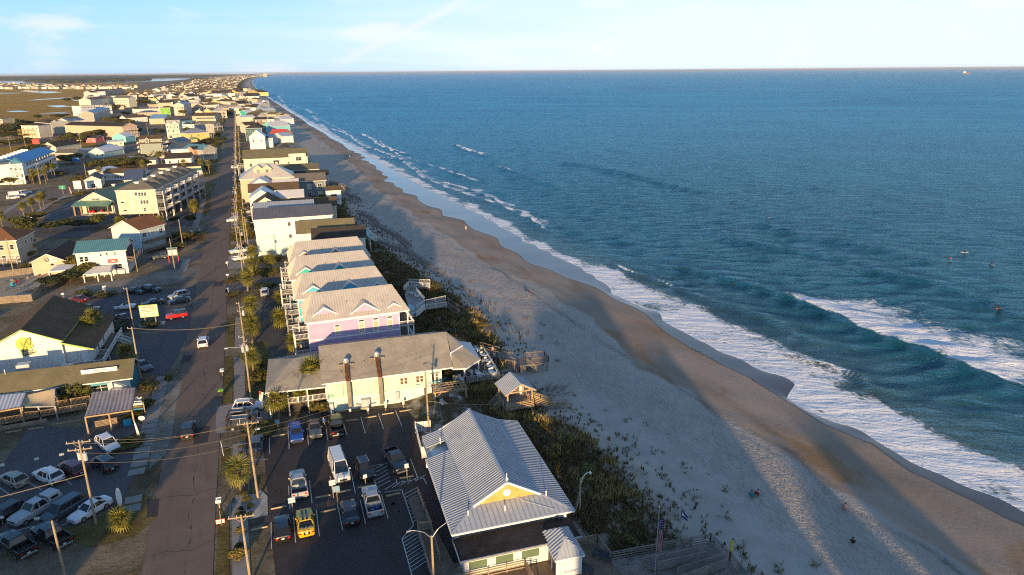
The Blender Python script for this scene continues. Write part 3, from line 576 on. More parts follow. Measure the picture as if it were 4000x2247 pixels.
SD={k: side(k.replace(' ','_')+'_siding',v) for k,v in dict(white=(.72,.71,.67),cream=(.66,.60,.46),grey=(.36,.345,.31),tan=(.50,.42,.31),yellow=(.66,.52,.20),mint=(.50,.66,.60),aqua=(.20,.52,.56),teal=(.05,.44,.38),blue=(.10,.42,.58),lilac=(.47,.35,.53),pink=(.68,.42,.40),coral=(.64,.25,.18),peach=(.66,.44,.31),sage=(.27,.31,.27),green=(.22,.48,.05),brown=(.24,.16,.09),slate=(.17,.20,.22),pale_blue=(.45,.56,.60),terracotta=(.52,.28,.16),beige=(.55,.49,.40),dark_teal=(.05,.13,.14)).items()}
WCACHE={}
def window_mesh(w,h,pane,fr=.09,bars=True):
    k=(round(w,2),round(h,2),pane,bars)
    if k not in WCACHE:
        mb=MB()
        mb.box(-w/2-fr,-.07,-fr,-w/2,0,h+fr);mb.box(w/2,-.07,-fr,w/2+fr,0,h+fr);mb.box(-w/2,-.07,h,w/2,0,h+fr);mb.box(-w/2-.05,-.10,-fr,w/2+.05,0,0)
        if bars: mb.box(-w/2,-.045,h*.5-.03,w/2,-.005,h*.5+.03)
        if bars and w > 1.0: mb.box(-.03,-.05,0,.03,-.005,h)
        f=mb.mesh('window',TRIM)
        g=MB().poly(((-w/2,-.03,0),(w/2,-.03,0),(w/2,-.03,h),(-w/2,-.03,h))).mesh('pane',{'d': GLASS,'w': GLASSW,'b': BLIND}[pane])
        mb.poly(((-w/2,-.03,0),(w/2,-.03,0),(w/2,-.03,h),(-w/2,-.03,h)),1)
        WCACHE[k]=(f,g,mb.mesh('window',[TRIM,{'d': GLASS,'w': GLASSW,'b': BLIND}[pane]]))
    return WCACHE[k]
def window(parent,face,u,z,w,h,W_,D_,near=True,pane='d',bars=True):
    f,g,one=window_mesh(w,h,pane,bars=bars)
    loc,rz={'n': ((u,0,z),0),'f': ((u,D_,z),math.pi),'l': ((0,u,z),-math.pi/2),'r': ((W_,u,z),math.pi/2)}[face]
    o=link('window',f if near else one,parent,loc,(0,0,rz))
    if near: link('pane',g,o)
    return o
def clip(poly,nrm,d,keep_less=True):
    """cut a planar polygon by the plane nrm.p = d"""
    outp=[];n_=len(poly);s=1 if keep_less else -1
    for i in range(n_):
        a,b=poly[i],poly[(i+1) % n_];da,db=(nrm.dot(a)-d)*s,(nrm.dot(b)-d)*s
        if da <= 0: outp.append(a)
        if da*db < 0: outp.append(a+(b-a)*(da/(da-db)))
    return outp
def panels(parent,poly,along,width,m,rib=.05,ribw=.05,th=.03,name='roof_panel',joined=False,lim=300):
    """standing-seam sheets laid side by side over a roof plane; each sheet its own piece"""
    P=[Vector(p) for p in poly];a=Vector(along).normalized();nr=(P[1]-P[0]).cross(P[2]-P[1]).normalized()
    if nr.z < 0: nr=-nr
    ds=[a.dot(p) for p in P];lo,hi=min(ds),max(ds);n_=max(1,int(round((hi-lo)/width)));st=(hi-lo)/n_;big=MB();c=0
    for i in range(n_):
        q=clip(clip(P,a,lo+i*st,False),a,lo+(i+1)*st-.03,True)
        if len(q) < 3: continue
        mb=big if joined else MB()
        mb.extrude(q,nr*th)
        r=clip(q,a,lo+i*st+ribw,True)
        if len(r) >= 3: mb.extrude([p+nr*th for p in r],nr*rib)
        if not joined: part(name,mb,m,parent);c += 1
    if joined: part(name,big,m,parent,kind='stuff' if n_ > 12 else None)
def gable_roof(W_,D_,h,rise,axis,ov,m,fascia=TRIM,th=.16):
    mb=MB()
    if axis == 'x':
        c=D_/2;s=rise/c;e=h-s*ov;x0,x1=-ov,W_+ov
        prof=[(-ov,e),(c,h+rise),(D_+ov,e)]
        A=[[(x,y,z+th) for y,z in prof] for x in (x0,x1)];B=[[(x,y,z) for y,z in prof] for x in (x0,x1)]
    else:
        c=W_/2;s=rise/c;e=h-s*ov;y0,y1=-ov,D_+ov
        prof=[(-ov,e),(c,h+rise),(W_+ov,e)]
        A=[[(x,y,z+th) for x,z in prof] for y in (y0,y1)];B=[[(x,y,z) for x,z in prof] for y in (y0,y1)]
    for i in (0,1):
        mb.poly((A[0][i],A[1][i],A[1][i+1],A[0][i+1]));mb.poly((B[0][i],B[0][i+1],B[1][i+1],B[1][i]))
        for k in (0,1): mb.poly((A[k][i],A[k][i+1],B[k][i+1],B[k][i]),1)
    for i in (0,2): mb.poly((A[0][i],A[1][i],B[1][i],B[0][i]),1)
    return mb.mesh('roof',[m,fascia]),[[A[0][0],A[1][0],A[1][1],A[0][1]],[A[0][1],A[1][1],A[1][2],A[0][2]]]
def hip_roof(W_,D_,h,rise,ov,m,fascia=TRIM,th=.16,ridge=None):
    """hip roof over a rectangle; returns its mesh and its roof planes"""
    x0,y0,x1,y1=-ov,-ov,W_+ov,D_+ov;a=(min(x1-x0,y1-y0))/2 if ridge is None else ridge
    if x1-x0 >= y1-y0: r0,r1=(x0+a,(y0+y1)/2,h+rise+th),(x1-a,(y0+y1)/2,h+rise+th)
    else: r0,r1=((x0+x1)/2,y0+a,h+rise+th),((x0+x1)/2,y1-a,h+rise+th)
    c=[(x0,y0),(x1,y0),(x1,y1),(x0,y1)];T=[(*p,h+th) for p in c];Bt=[(*p,h) for p in c]
    if x1-x0 >= y1-y0: F=[[T[0],T[1],r1,r0],[T[1],T[2],r1],[T[2],T[3],r0,r1],[T[3],T[0],r0]]
    else: F=[[T[0],T[1],r0],[T[1],T[2],r1,r0],[T[2],T[3],r1],[T[3],T[0],r0,r1]]
    mb=MB()
    for f in F: mb.poly(f)
    for i in range(4): j=(i+1) % 4;mb.poly((Bt[i],Bt[j],T[j],T[i]),1)
    mb.poly(Bt[::-1],1)
    return mb.mesh('roof',[m,fascia]),F
def wall_mesh(W_,D_,z0,h,m,gable=None,rise=0,t=None):
    mb=MB();mb.box(0,0,z0,W_,D_,h)
    if gable == 'x':
        for x,v in ((0,.02),(W_-.02,.02)): mb.extrude(((x,0,h),(x,D_,h),(x,D_/2,h+rise-.02)),(v,0,0))
    elif gable == 'y':
        for y,v in ((0,.02),(D_-.02,.02)): mb.extrude(((0,y,h),(W_/2,y,h+rise-.02),(W_,y,h)),(0,v,0))
    # corner boards
    for x,y in ((0,0),(W_,0),(W_,D_),(0,D_)): mb.box(x-.07,y-.07,z0,x+.07,y+.07,h-.01,1)
    return mb.mesh('wall',[m,TRIM])
def railing(mb,pts,z,h=1.0,step=.16,pick=.035,post=.10,mi=0,boards=0):
    """balustrade along points: posts, top rail, and pickets or boards"""
    for a,b in zip(pts,pts[1:]):
        a=Vector((a[0],a[1],a[2] if len(a) > 2 else z));b=Vector((b[0],b[1],b[2] if len(b) > 2 else z));L=(b-a).length
        if L < .05: continue
        up=Vector((0,0,1))
        mb.beam(a+up*h,b+up*h,post,.06,mi)
        if boards:
            for k in range(boards): t=h*(k+.6)/(boards+.4);mb.beam(a+up*t,b+up*t,.04,.13,mi)
        else:
            mb.beam(a+up*.12,b+up*.12,.05,.06,mi);n_=max(1,int(L/step))
            for i in range(1,n_): q=a+(b-a)*(i/n_);mb.beam(q+up*.12,q+up*h,pick,pick,mi)
        n_=max(1,int(round(L/2.2)))
        for i in range(n_+1): q=a+(b-a)*(i/n_);mb.beam(q,q+up*(h+.06),post,post,mi)
def deck(parent,x0,y0,x1,y1,z,sides='nlr',mdeck=None,mrail=None,posts=True,step=.16,h=1.0,z0=0.0,name='deck',boards=0,roofz=None):
    """a raised deck or balcony with posts and railings on the given sides"""
    mdeck=mdeck or WOODG;mrail=mrail or WHITE
    mb=MB().box(x0,y0,z-.14,x1,y1,z)
    part(name,mb,mdeck,parent)
    if posts:
        mb=MB();n_=max(1,int(round((x1-x0)/3.2)))
        for i in range(n_+1):
            for y in (y0+.08,y1-.08):
                x=min(max(x0+(x1-x0)*i/n_,x0+.08),x1-.08);mb.box(x-.08,y-.08,z0,x+.08,y+.08,roofz if roofz and y < (y0+y1)/2 else z-.14)
        part_split('post',mb,mrail,parent)
    c={'n': ((x0,y0),(x1,y0)),'f': ((x0,y1),(x1,y1)),'l': ((x0,y0),(x0,y1)),'r': ((x1,y0),(x1,y1))};mb=MB()
    for s in sides: railing(mb,c[s],z,h,step,boards=boards)
    if sides: part('railing',mb,mrail,parent)
def stairs(parent,p,q,w,mdeck=None,mrail=None,rail=True,name='stair',rails=1.0,boards=0):
    """straight flight from p (top) to q (bottom) in local coordinates"""
    p,q=Vector(p),Vector(q);d=q-p;n_=max(2,int(abs(d.z)/.19));hz=Vector((d.x,d.y,0)).normalized();sd=Vector((-hz.y,hz.x,0))*w/2;mb=MB()
    for i in range(n_): c=p+d*((i+.5)/n_);mb.beam(c-sd,c+sd,.28,.05)
    for s in (-1,1): mb.beam(p+sd*s-Vector((0,0,.1)),q+sd*s-Vector((0,0,.1)),.06,.22)
    part(name,mb,mdeck or WOODG,parent)
    if rail:
        mb=MB()
        for s in (-1,1): railing(mb,(tuple(p+sd*s),tuple(q+sd*s)),0,rails,boards=boards)
        part('handrail',mb,mrail or WHITE,parent)
def frame_of(A,B):
    """plan length and heading of the front edge A-B"""
    return math.dist(A[:2],B[:2]),math.atan2(B[1]-A[1],B[0]-A[0])
def house(name,label,cat,A,B,D_,h,wall,roofm,roof='gx',rise=2.0,z0=0.0,ov=.45,rows=(),near=False,group=None,seams=0.0,piles=False,fascia=TRIM,panes='dbd',joined=True):
    """A, B: near-left and near-right corner of the walls; D_: depth away from the near face; rows: (face, sill height, count, w, h)"""
    W_,rz=frame_of(A,B)
    t=thing(name,label,cat,(A[0],A[1],0),rz,group)
    part('wall',wall_mesh(W_,D_,z0,h,wall,{'gx': 'x','gy': 'y'}.get(roof),rise),None,t)
    if roof in ('gx','gy'): me,F=gable_roof(W_,D_,h,rise,roof[1],ov,roofm,fascia)
    elif roof == 'hip': me,F=hip_roof(W_,D_,h,rise,ov,roofm,fascia)
    else:
        mb=MB().box(-ov,-ov,h,W_+ov,D_+ov,h+.25,1).box(-ov+.25,-ov+.25,h+.25,W_+ov-.25,D_+ov-.25,h+.254,0);me,F=mb.mesh('roof',[roofm,fascia]),[]
    r=part('roof',me,None,t)
    if seams:
        for k,f in enumerate(F):
            e=Vector(f[1])-Vector(f[0])
            if roof in ('gx','gy') and k == 1: e=Vector(F[0][1])-Vector(F[0][0])
            if roof in ('gx','gy'): e=Vector((1,0,0)) if roof == 'gx' else Vector((0,1,0))
            panels(r,f,e,seams,roofm,joined=joined)
    if piles or z0 > .5:
        mb=MB();nx,ny=max(1,int(W_/3)),max(1,int(D_/3.4))
        for i in range(nx+1):
            for j in range(ny+1): x,y=.15+(W_-.3)*i/nx,.15+(D_-.3)*j/ny;mb.box(x-.13,y-.13,0,x+.13,y+.13,z0)
        part('piling',mb,WOODG,t)
    rr=random.Random(len(label)*7+int(abs(A[0]*10)))
    for face,z,cnt,w,hh in rows:
        L=W_ if face in 'nf' else D_
        for i in range(cnt):
            window(t,face,L*(i+.5)/cnt+rr.uniform(-.06,.06),z,w,hh,W_,D_,near,panes[rr.randrange(len(panes))])
    t['w']=W_;return t
def dormer(parent,u,y,z,w,d,wallm,roofm,rise=.9,hgt=1.2,win=True,near=False):
    """a small gabled dormer facing the near side, its wall at depth y; roof runs back d"""
    mb=MB().box(u-w/2,y,z,u+w/2,y+d,z+hgt);mb.extrude(((u-w/2,y,z+hgt),(u,y,z+hgt+rise-.03),(u+w/2,y,z+hgt)),(0,.05,0))
    o=part('dormer',mb,wallm,parent)
    me,F=gable_roof(w,d,hgt,rise,'y',.25,roofm);link('dormer_roof',me,o,(u-w/2,y,z))
    if win: link('window',window_mesh(w*.35,hgt*.7,'d')[2],o,(u,y,z+.35))
    return o
def clutter(parent,spots,m=None):
    """vent pipes on a roof"""
    mb=MB()
    for x,y,z in spots: mb.tube((x,y,z-.3),(x,y,z+.45),.06,n=6).tube((x,y,z+.45),(x,y,z+.55),.1,n=6)
    part('vent_pipe',mb,m or STEEL,parent)
# ---------------------------------------------------------------- plants
PALM_G=mat('palm_green',(.085,.10,.018),.6,.25,.8,.3,kind='leaf',col2=(.21,.19,.03));PALM_D=mat('dead_frond',(.26,.18,.07),.8,.2,.8,.2)
TRUNK=mat('palm_trunk',(.24,.18,.115),.9,.3,2.5,.1,kind='rough',k=2);BARK=mat('bark',(.13,.10,.07),.9,.3,2,.1)
LEAFS=[mat('leaf_green',(.036,.048,.012),.7,.3,.8,.2,kind='leaf',col2=(.10,.098,.02)),mat('leaf_olive',(.062,.060,.017),.7,.3,.8,.2,kind='leaf',col2=(.14,.115,.03)),mat('leaf_dark',(.026,.036,.012),.7,.3,.8,.2,kind='leaf',col2=(.058,.066,.018)),mat('leaf_gold',(.17,.125,.025),.7,.3,.8,.2,kind='leaf',col2=(.26,.19,.05))]
def frond_mesh(seed,L=1.0,n_=13,droop=.5,m=None):
    r=random.Random(seed);mb=MB();pet=L*.55
    q=Vector((pet,0,pet*.05));mb.poly(((0,-.03,0),(0,.03,0),(q.x,.015,q.z),(q.x,-.015,q.z)))
    for i in range(n_):
        a=R_(-105+210*i/(n_-1));l=L*(.72+.28*math.cos(a*.8))*r.uniform(.88,1.08);w=.055*L
        d=Vector((math.cos(a),math.sin(a),0));s=Vector((-d.y,d.x,0))*w;md=q+d*l*.55+Vector((0,0,.05*L));tp=q+d*l+Vector((0,0,-droop*l*.45*r.uniform(.6,1.3)))
        mb.poly((q,md-s,tp,md+s))
    return mb.mesh('frond',m or PALM_G)
FROND=[frond_mesh(i,1.0,13,.3+.25*i) for i in range(3)];FROND.append(frond_mesh(9,.95,11,1.0,PALM_D))
def palm_proto(h,nf=30,seed=1,label='',L=1.0,parts=True):
    r=random.Random(seed);t=thing('palm_tree',label,'palm tree');mb=MB();p=Vector((0,0,-.05));ln=Vector((r.uniform(-.05,.05),r.uniform(-.05,.05),1))
    k=5
    for i in range(k):
        q=p+ln*(h/k)+Vector((r.uniform(-.04,.04),r.uniform(-.04,.04),0));mb.tube(p,q,.19-.015*i,.175-.015*i if i < k-1 else .21,9);p=q
    part('trunk',mb,TRUNK,t,True);big=MB()
    for i in range(nf):
        a=i*2.4+r.uniform(-.3,.3);t_=i/nf;el=R_(78-140*t_+r.uniform(-10,10));sc=L*r.uniform(.85,1.15)
        fm=FROND[3] if (t_ > .93) else FROND[min(2,int(t_*3))]
        if parts: link('frond',fm,t,tuple(p),(0,-el,a),(sc,)*3)
        else:
            Mx=Matrix.Translation(p) @ Euler((0,-el,a)).to_matrix().to_4x4() @ Matrix.Scale(sc,4)
            b=len(big.v);big.v.extend(tuple(Mx @ v.co) for v in fm.vertices)
            for pl in fm.polygons: big.f.append(tuple(b+j for j in pl.vertices));big.m.append(0)
    if not parts: part('crown',big,PALM_G,t)
    return t
def clump_mesh(name,n_,rad,seed,m,leaf=.22,lobes=7,flatb=True):
    """foliage: leaf-sized faces scattered through the volume of several lobes"""
    r=np.random.RandomState(seed);rx,ry,rz=rad
    lc=np.stack([r.uniform(-.55,.55,lobes)*rx,r.uniform(-.55,.55,lobes)*ry,r.uniform(-.35,.5,lobes)*rz],-1);lr=r.uniform(.38,.62,lobes)
    k=r.randint(0,lobes,n_);d=r.normal(size=(n_,3));d /= np.linalg.norm(d,axis=1)[:,None]
    c=lc[k]+d*(r.uniform(.5,1.02,n_)**.6*lr[k])[:,None]*np.array([rx,ry,rz])
    c[:,2]=np.maximum(c[:,2],-rz*.9)
    nr=d+r.normal(size=(n_,3))*.7;nr /= np.linalg.norm(nr,axis=1)[:,None]
    a=np.cross(nr,r.normal(size=(n_,3)));a /= np.linalg.norm(a,axis=1)[:,None];b=np.cross(nr,a);s=leaf*r.uniform(.6,1.4,n_)[:,None]
    V=np.stack([c-a*s-b*s*.6,c+a*s-b*s*.6,c+a*s*.8+b*s*.7,c-a*s*.8+b*s*.7],1).reshape(-1,3)
    me=bpy.data.meshes.new(name);me.vertices.add(n_*4);me.vertices.foreach_set('co',V.astype(np.float32).ravel())
    me.loops.add(n_*4);me.loops.foreach_set('vertex_index',np.arange(n_*4,dtype=np.int32));me.polygons.add(n_)
    me.polygons.foreach_set('loop_start',np.arange(0,n_*4,4,dtype=np.int32));me.polygons.foreach_set('loop_total',np.full(n_,4,np.int32));me.materials.append(m);me.update();return me
BUSH=[clump_mesh('foliage',900,(1,1,.8),30+i,LEAFS[i % 4],.13) for i in range(4)]
CROWN=[clump_mesh('crown',1500,(1,1,.85),50+i,LEAFS[i % 3],.11,10) for i in range(3)]
STEM=MB().tube((0,0,-.1),(0,0,.5),.06,.04,5).tube((0,0,.3),(.25,.1,.9),.03,.02,4).tube((0,0,.3),(-.2,.2,.85),.03,.02,4).mesh('stem',BARK)
TRK=MB().tube((0,0,-.1),(.03,0,.55),.075,.06,6).tube((.03,0,.5),(.35,.12,1.0),.045,.025,5).tube((.03,0,.5),(-.3,.2,1.05),.045,.025,5).tube((.03,0,.5),(0,-.3,1.0),.04,.02,5).mesh('trunk',BARK)
def bush(x,y,r,hgt,label,kind=0,group='shrubs',z=0.0,name='shrub'):
    t=thing(name,label,'shrub',(x,y,z),random.Random(int(x*31+y*17)).uniform(0,6),group)
    link('foliage',BUSH[kind],t,(0,0,hgt*.55),None,(r,r,hgt*.62));link('stem',STEM,t,None,None,(r*.8,r*.8,hgt*.6));return t
def tree(x,y,r,hgt,label,kind=0,group='trees',cat='tree'):
    t=thing('tree',label,cat,(x,y,0),random.Random(int(x*13+y*7)).uniform(0,6),group)
    link('crown',CROWN[kind],t,(0,0,hgt*.66),None,(r,r,hgt*.42));link('trunk',TRK,t,None,None,(hgt*.35,hgt*.35,hgt*.55));return t
# ---------------------------------------------------------------- vehicles
PL=lambda n_,c: paint('car_paint_'+n_,c)
P_=dict(white=PL('white',(.70,.70,.69)),black=PL('black',(.010,.010,.012)),grey=PL('grey',(.085,.09,.095)),silver=PL('silver',(.36,.37,.38)),blue=PL('blue',(.012,.06,.30)),red=PL('red',(.50,.015,.02)),maroon=PL('maroon',(.10,.012,.018)),yellow=PL('yellow',(.62,.40,.02)),tan=PL('tan',(.30,.26,.20)),slate=PL('slate',(.055,.075,.09)),navy=PL('navy',(.012,.018,.035)))
CARGLASS=paint('car_glass',(.012,.014,.017),.06,.3);LAMP=mat('headlight_glass',(.62,.62,.60),.15,.05,2,.6);TAIL=mat('tail_light',(.42,.012,.012),.2,.05,2,.6);PLATE=mat('number_plate',(.62,.62,.60),.5,.05);RIM=mat('alloy_rim',(.38,.39,.40),.35,.05,2,.5,.6);PLASTIC=mat('black_plastic',(.03,.03,.032),.7,.1)
WHEEL=MB().tube((0,-.11,0),(0,.11,0),.34,.34,14).mesh('tyre',BLACK,False);RIMM=MB().tube((0,-.125,0),(0,.125,0),.21,.21,10).mesh('rim',RIM)
def loft(mb,secs,mi=0,caps=True):
    """skin a list of equal-length section rings"""
    b=len(mb.v);n_=len(secs[0])
    for s in secs: mb.v.extend(s)
    for i in range(len(secs)-1):
        for k in range(n_):
            j=(k+1) % n_;mb.f.append((b+i*n_+k,b+i*n_+j,b+(i+1)*n_+j,b+(i+1)*n_+k));mb.m.append(mi)
    if caps: mb.f.append(tuple(b+k for k in range(n_))[::-1]);mb.m.append(mi);mb.f.append(tuple(b+(len(secs)-1)*n_+k for k in range(n_)));mb.m.append(mi)
SPECS={  # length, half width, ground gap, hood height, belt height, roof height, windscreen foot, roof front, roof rear, rear glass foot, tail height
    'sedan': (4.75,.91,.20,.86,.94,1.45,.95,.25,-.95,-1.75,.98),'suv': (4.60,.93,.24,1.00,1.06,1.70,1.00,.35,-1.75,-2.15,1.08),'hatch': (4.45,.88,.20,.90,.96,1.52,1.05,.25,-1.45,-2.05,1.00),
    'pickup': (5.70,.98,.34,1.16,1.20,1.88,1.10,.55,-.75,-1.00,1.18),'van': (5.95,1.00,.26,1.15,1.35,2.55,2.05,1.25,-2.85,-2.93,1.4),'minivan': (5.05,.97,.20,1.00,1.04,1.74,1.60,.75,-2.0,-2.40,1.05),'jeep': (4.2,.92,.38,1.10,1.14,1.82,.62,.42,-1.75,-1.85,1.14),'coupe': (4.75,.95,.17,.88,.92,1.32,.75,.0,-.85,-1.65,.98)}
def car(kind,colour,label,x,y,heading,group=None,top=None,bed_cap=False,stripes=None,rack=False,hatch_open=False,cat=None,open_top=False):
    """heading: compass of the nose, degrees from +Y towards +X"""
    L,w,gap,hood,belt,roof,ws,rf,rr,rg,tailh=SPECS[kind]
    t=thing({'suv': 'suv','van': 'van','pickup': 'pickup_truck'}.get(kind,'car'),label,cat or {'suv': 'suv','van': 'van','pickup': 'pickup','minivan': 'minivan','jeep': 'off-roader'}.get(kind,'car'),(x,y,.012),R_(90-heading),group)
    col=P_[colour];mb=MB();hl=L/2
    def sec(X,hw,zb,zt,rnd=.12,crown=.03):
        return [(X,-hw*.92,zb),(X,-hw,zb+.16),(X,-hw,zt-rnd),(X,-hw*.93,zt-.02),(X,-hw*.55,zt+crown),(X,hw*.55,zt+crown),(X,hw*.93,zt-.02),(X,hw,zt-rnd),(X,hw,zb+.16),(X,hw*.92,zb)]
    st=[(hl,w*.80,gap+.18,hood-.28),(hl-.10,w*.90,gap+.05,hood-.13),(hl-.55,w*.98,gap,hood-.03),(ws,w,gap,hood+.03),(ws-.35,w,gap,belt),(0,w,gap,belt),(rg,w,gap,max(belt,tailh-.02)),(-hl+.35,w*.97,gap,tailh),(-hl+.06,w*.91,gap+.06,tailh-.05),(-hl,w*.84,gap+.2,tailh-.18)]
    st=sorted({round(q[0],3): q for q in st}.values(),key=lambda q: -q[0])
    if kind == 'pickup':
        st=[q for q in st if q[0] > -1.1]+[(-1.1,w,gap,tailh)];loft(mb,[sec(*q) for q in st])
        bx=-1.12;mb.box(-hl+.03,-w,gap+.15,bx,w,.62)                  # bed floor and its three sides
        mb.box(-hl+.08,-w,.62,bx,-w+.10,tailh);mb.box(-hl+.08,w-.10,.62,bx,w,tailh);mb.box(-hl+.02,-w,.50,-hl+.12,w,tailh-.02)
    else: loft(mb,[sec(*q) for q in st])
    part('body',mb,col,t,False)
    if kind == 'pickup' and not bed_cap: part('bed_liner',MB().box(-hl+.13,-w+.11,.622,-1.14,w-.11,.64),PLASTIC,t)
    if not open_top:
        g=MB();q=roof-.07
        def cab(X,hw,z): return [(X,-hw,z),(X,hw,z)]
        lo=[(ws,w*.86,hood+.02),(ws-.3,w*.93,belt-.01),(rg+.25,w*.93,belt-.01),(rg,w*.88,tailh-.01)]
        up=[(rf,w*.70,q),(rf-.2,w*.76,q+.03),(rr+.2,w*.76,q+.03),(rr,w*.70,q)]
        v=[]
        for a,b in zip(lo,up): v += [(a[0],-a[1],a[2]),(a[0],a[1],a[2]),(b[0],b[1],b[2]),(b[0],-b[1],b[2])]
        loft(g,[v[i*4:i*4+4] for i in range(4)])
        part('window',g,CARGLASS,t)
        rp=MB()                                                            # roof skin and pillars stand proud of the glass
        z1=roof;tp=col if top is None else P_[top]
        rp.hexa(((rf+.02,-w*.73,q-.02),(rf+.02,w*.73,q-.02),(rr-.02,w*.73,q-.02),(rr-.02,-w*.73,q-.02),(rf-.10,-w*.66,z1-.01),(rf-.10,w*.66,z1-.01),(rr+.12,w*.66,z1),(rr+.12,-w*.66,z1)))
        for s in (-1,1):
            rp.beam((ws,s*w*.885,hood+.03),(rf,s*w*.725,q+.01),.07,.07);rp.beam((rg-.02,s*w*.905,tailh),(rr-.02,s*w*.725,q+.01),.12,.10)
            m_=(rf+rr)/2+.15;rp.beam((m_,s*w*.945,belt-.02),(m_,s*w*.775,q+.02),.09,.05)
            if kind in ('suv','minivan','van','hatch'): m2=rr+.35;rp.beam((m2-.1,s*w*.945,belt-.02),(m2,s*w*.775,q+.02),.16,.06)
        if kind == 'van':
            for s in (-1,1): rp.hexa(((.7,s*w*.955,belt),(-hl+.2,s*w*.955,belt),(-hl+.2,s*w*.93,belt),(.7,s*w*.93,belt),(.7,s*w*.80,q),(-hl+.2,s*w*.80,q),(-hl+.2,s*w*.77,q),(.7,s*w*.77,q)))
        part('roof',rp,tp,t)
    else:                                                                    # open jeep: roll bar and folded top, windscreen
        g=MB().beam((.62,-.8,1.12),(.45,-.72,1.75),.06,.06).beam((.62,.8,1.12),(.45,.72,1.75),.06,.06).beam((.45,-.72,1.75),(.45,.72,1.75),.06,.06)
        part('windscreen_frame',g,col,t);part('window',MB().poly(((.61,-.78,1.14),(.61,.78,1.14),(.45,.70,1.74),(.45,-.70,1.74))),CARGLASS,t)
        part('seats',MB().box(-.3,-.7,.9,.1,-.15,1.35).box(-.3,.15,.9,.1,.7,1.35).box(-1.3,-.7,.9,-.9,.7,1.4).box(-1.9,-.78,1.05,-1.35,.78,1.35),PLASTIC,t)
    if bed_cap: 
        part('bed_cap',MB().hexa(((-hl+.1,-w*.97,tailh),(-1.12,-w*.97,tailh),(-1.12,w*.97,tailh),(-hl+.1,w*.97,tailh),(-hl+.25,-w*.8,roof-.03),(-1.12,-w*.8,roof-.03),(-1.12,w*.8,roof-.03),(-hl+.25,w*.8,roof-.03))),col,t)
        part('window',MB().box(-hl+.6,-w*.95,tailh+.15,-1.4,w*.95,tailh+.42),CARGLASS,t)
    wx=hl-.93
    for X in (wx,-hl+.98):
        for s in (-1,1):
            o=link('wheel',WHEEL,t,(X,s*(w-.09),.34));link('rim',RIMM,o)
    f=MB();bk=MB()
    for s in (-1,1): f.box(hl-.26,s*w*.72-.17,hood-.34,hl-.03,s*w*.72+.17,hood-.20);bk.box(-hl-.015,s*w*.74-.13,tailh-.36,-hl+.25,s*w*.74+.13,tailh-.17)
    part('headlight',f,LAMP,t);part('tail_light',bk,TAIL,t)
    part('number_plate',MB().box(-hl-.02,-.16,.62,-hl+.05,.16,.76),PLATE,t)
    part('bumper',MB().box(hl-.18,-w*.82,gap+.08,hl+.035,w*.82,gap+.27).box(-hl-.035,-w*.82,gap+.08,-hl+.2,w*.82,gap+.27),PLASTIC if kind in ('suv','jeep','van') else (STEEL if kind == 'pickup' else col),t)
    part('grille',MB().box(hl-.1,-w*.45,gap+.32,hl+.012,w*.45,hood-.30),PLASTIC,t)
    mi=MB()
    for s in (-1,1): mi.box(ws-.5,s*w-.03,belt-.02,ws-.32,s*(w+.17),belt+.12) if s > 0 else mi.box(ws-.5,-w-.17,belt-.02,ws-.32,-w+.03,belt+.12)
    part('mirror',mi,col,t)
    if rack: part('roof_rail',MB().box(rr+.2,-w*.64,roof,rf-.3,-w*.60,roof+.06).box(rr+.2,w*.60,roof,rf-.3,w*.64,roof+.06),STEEL,t)
    if stripes:
        sm=MB()
        for s in (-.22,.22):
            sm.box(rr+.1,s-.11,roof+.0,rf-.12,s+.11,roof+.008);sm.hexa(((ws+.05,s-.11,hood+.055),(hl-.5,s-.11,hood+.005),(hl-.5,s+.11,hood+.005),(ws+.05,s+.11,hood+.055),(ws+.05,s-.11,hood+.075),(hl-.5,s-.11,hood+.03),(hl-.5,s+.11,hood+.03),(ws+.05,s+.11,hood+.075)))
            sm.box(-hl+.1,s-.11,tailh+.025,rg+.0,s+.11,tailh+.04);sm.box(-hl-.012,s-.11,gap+.3,-hl+.02,s+.11,tailh-.15)
        part('stripe',sm,P_[stripes],t)
        part('spoiler',MB().box(-hl+.02,-w*.8,tailh+.16,-hl+.28,w*.8,tailh+.19).box(-hl+.1,-w*.7,tailh,-hl+.2,-w*.66,tailh+.17).box(-hl+.1,w*.66,tailh,-hl+.2,w*.7,tailh+.17),col,t)
    return t
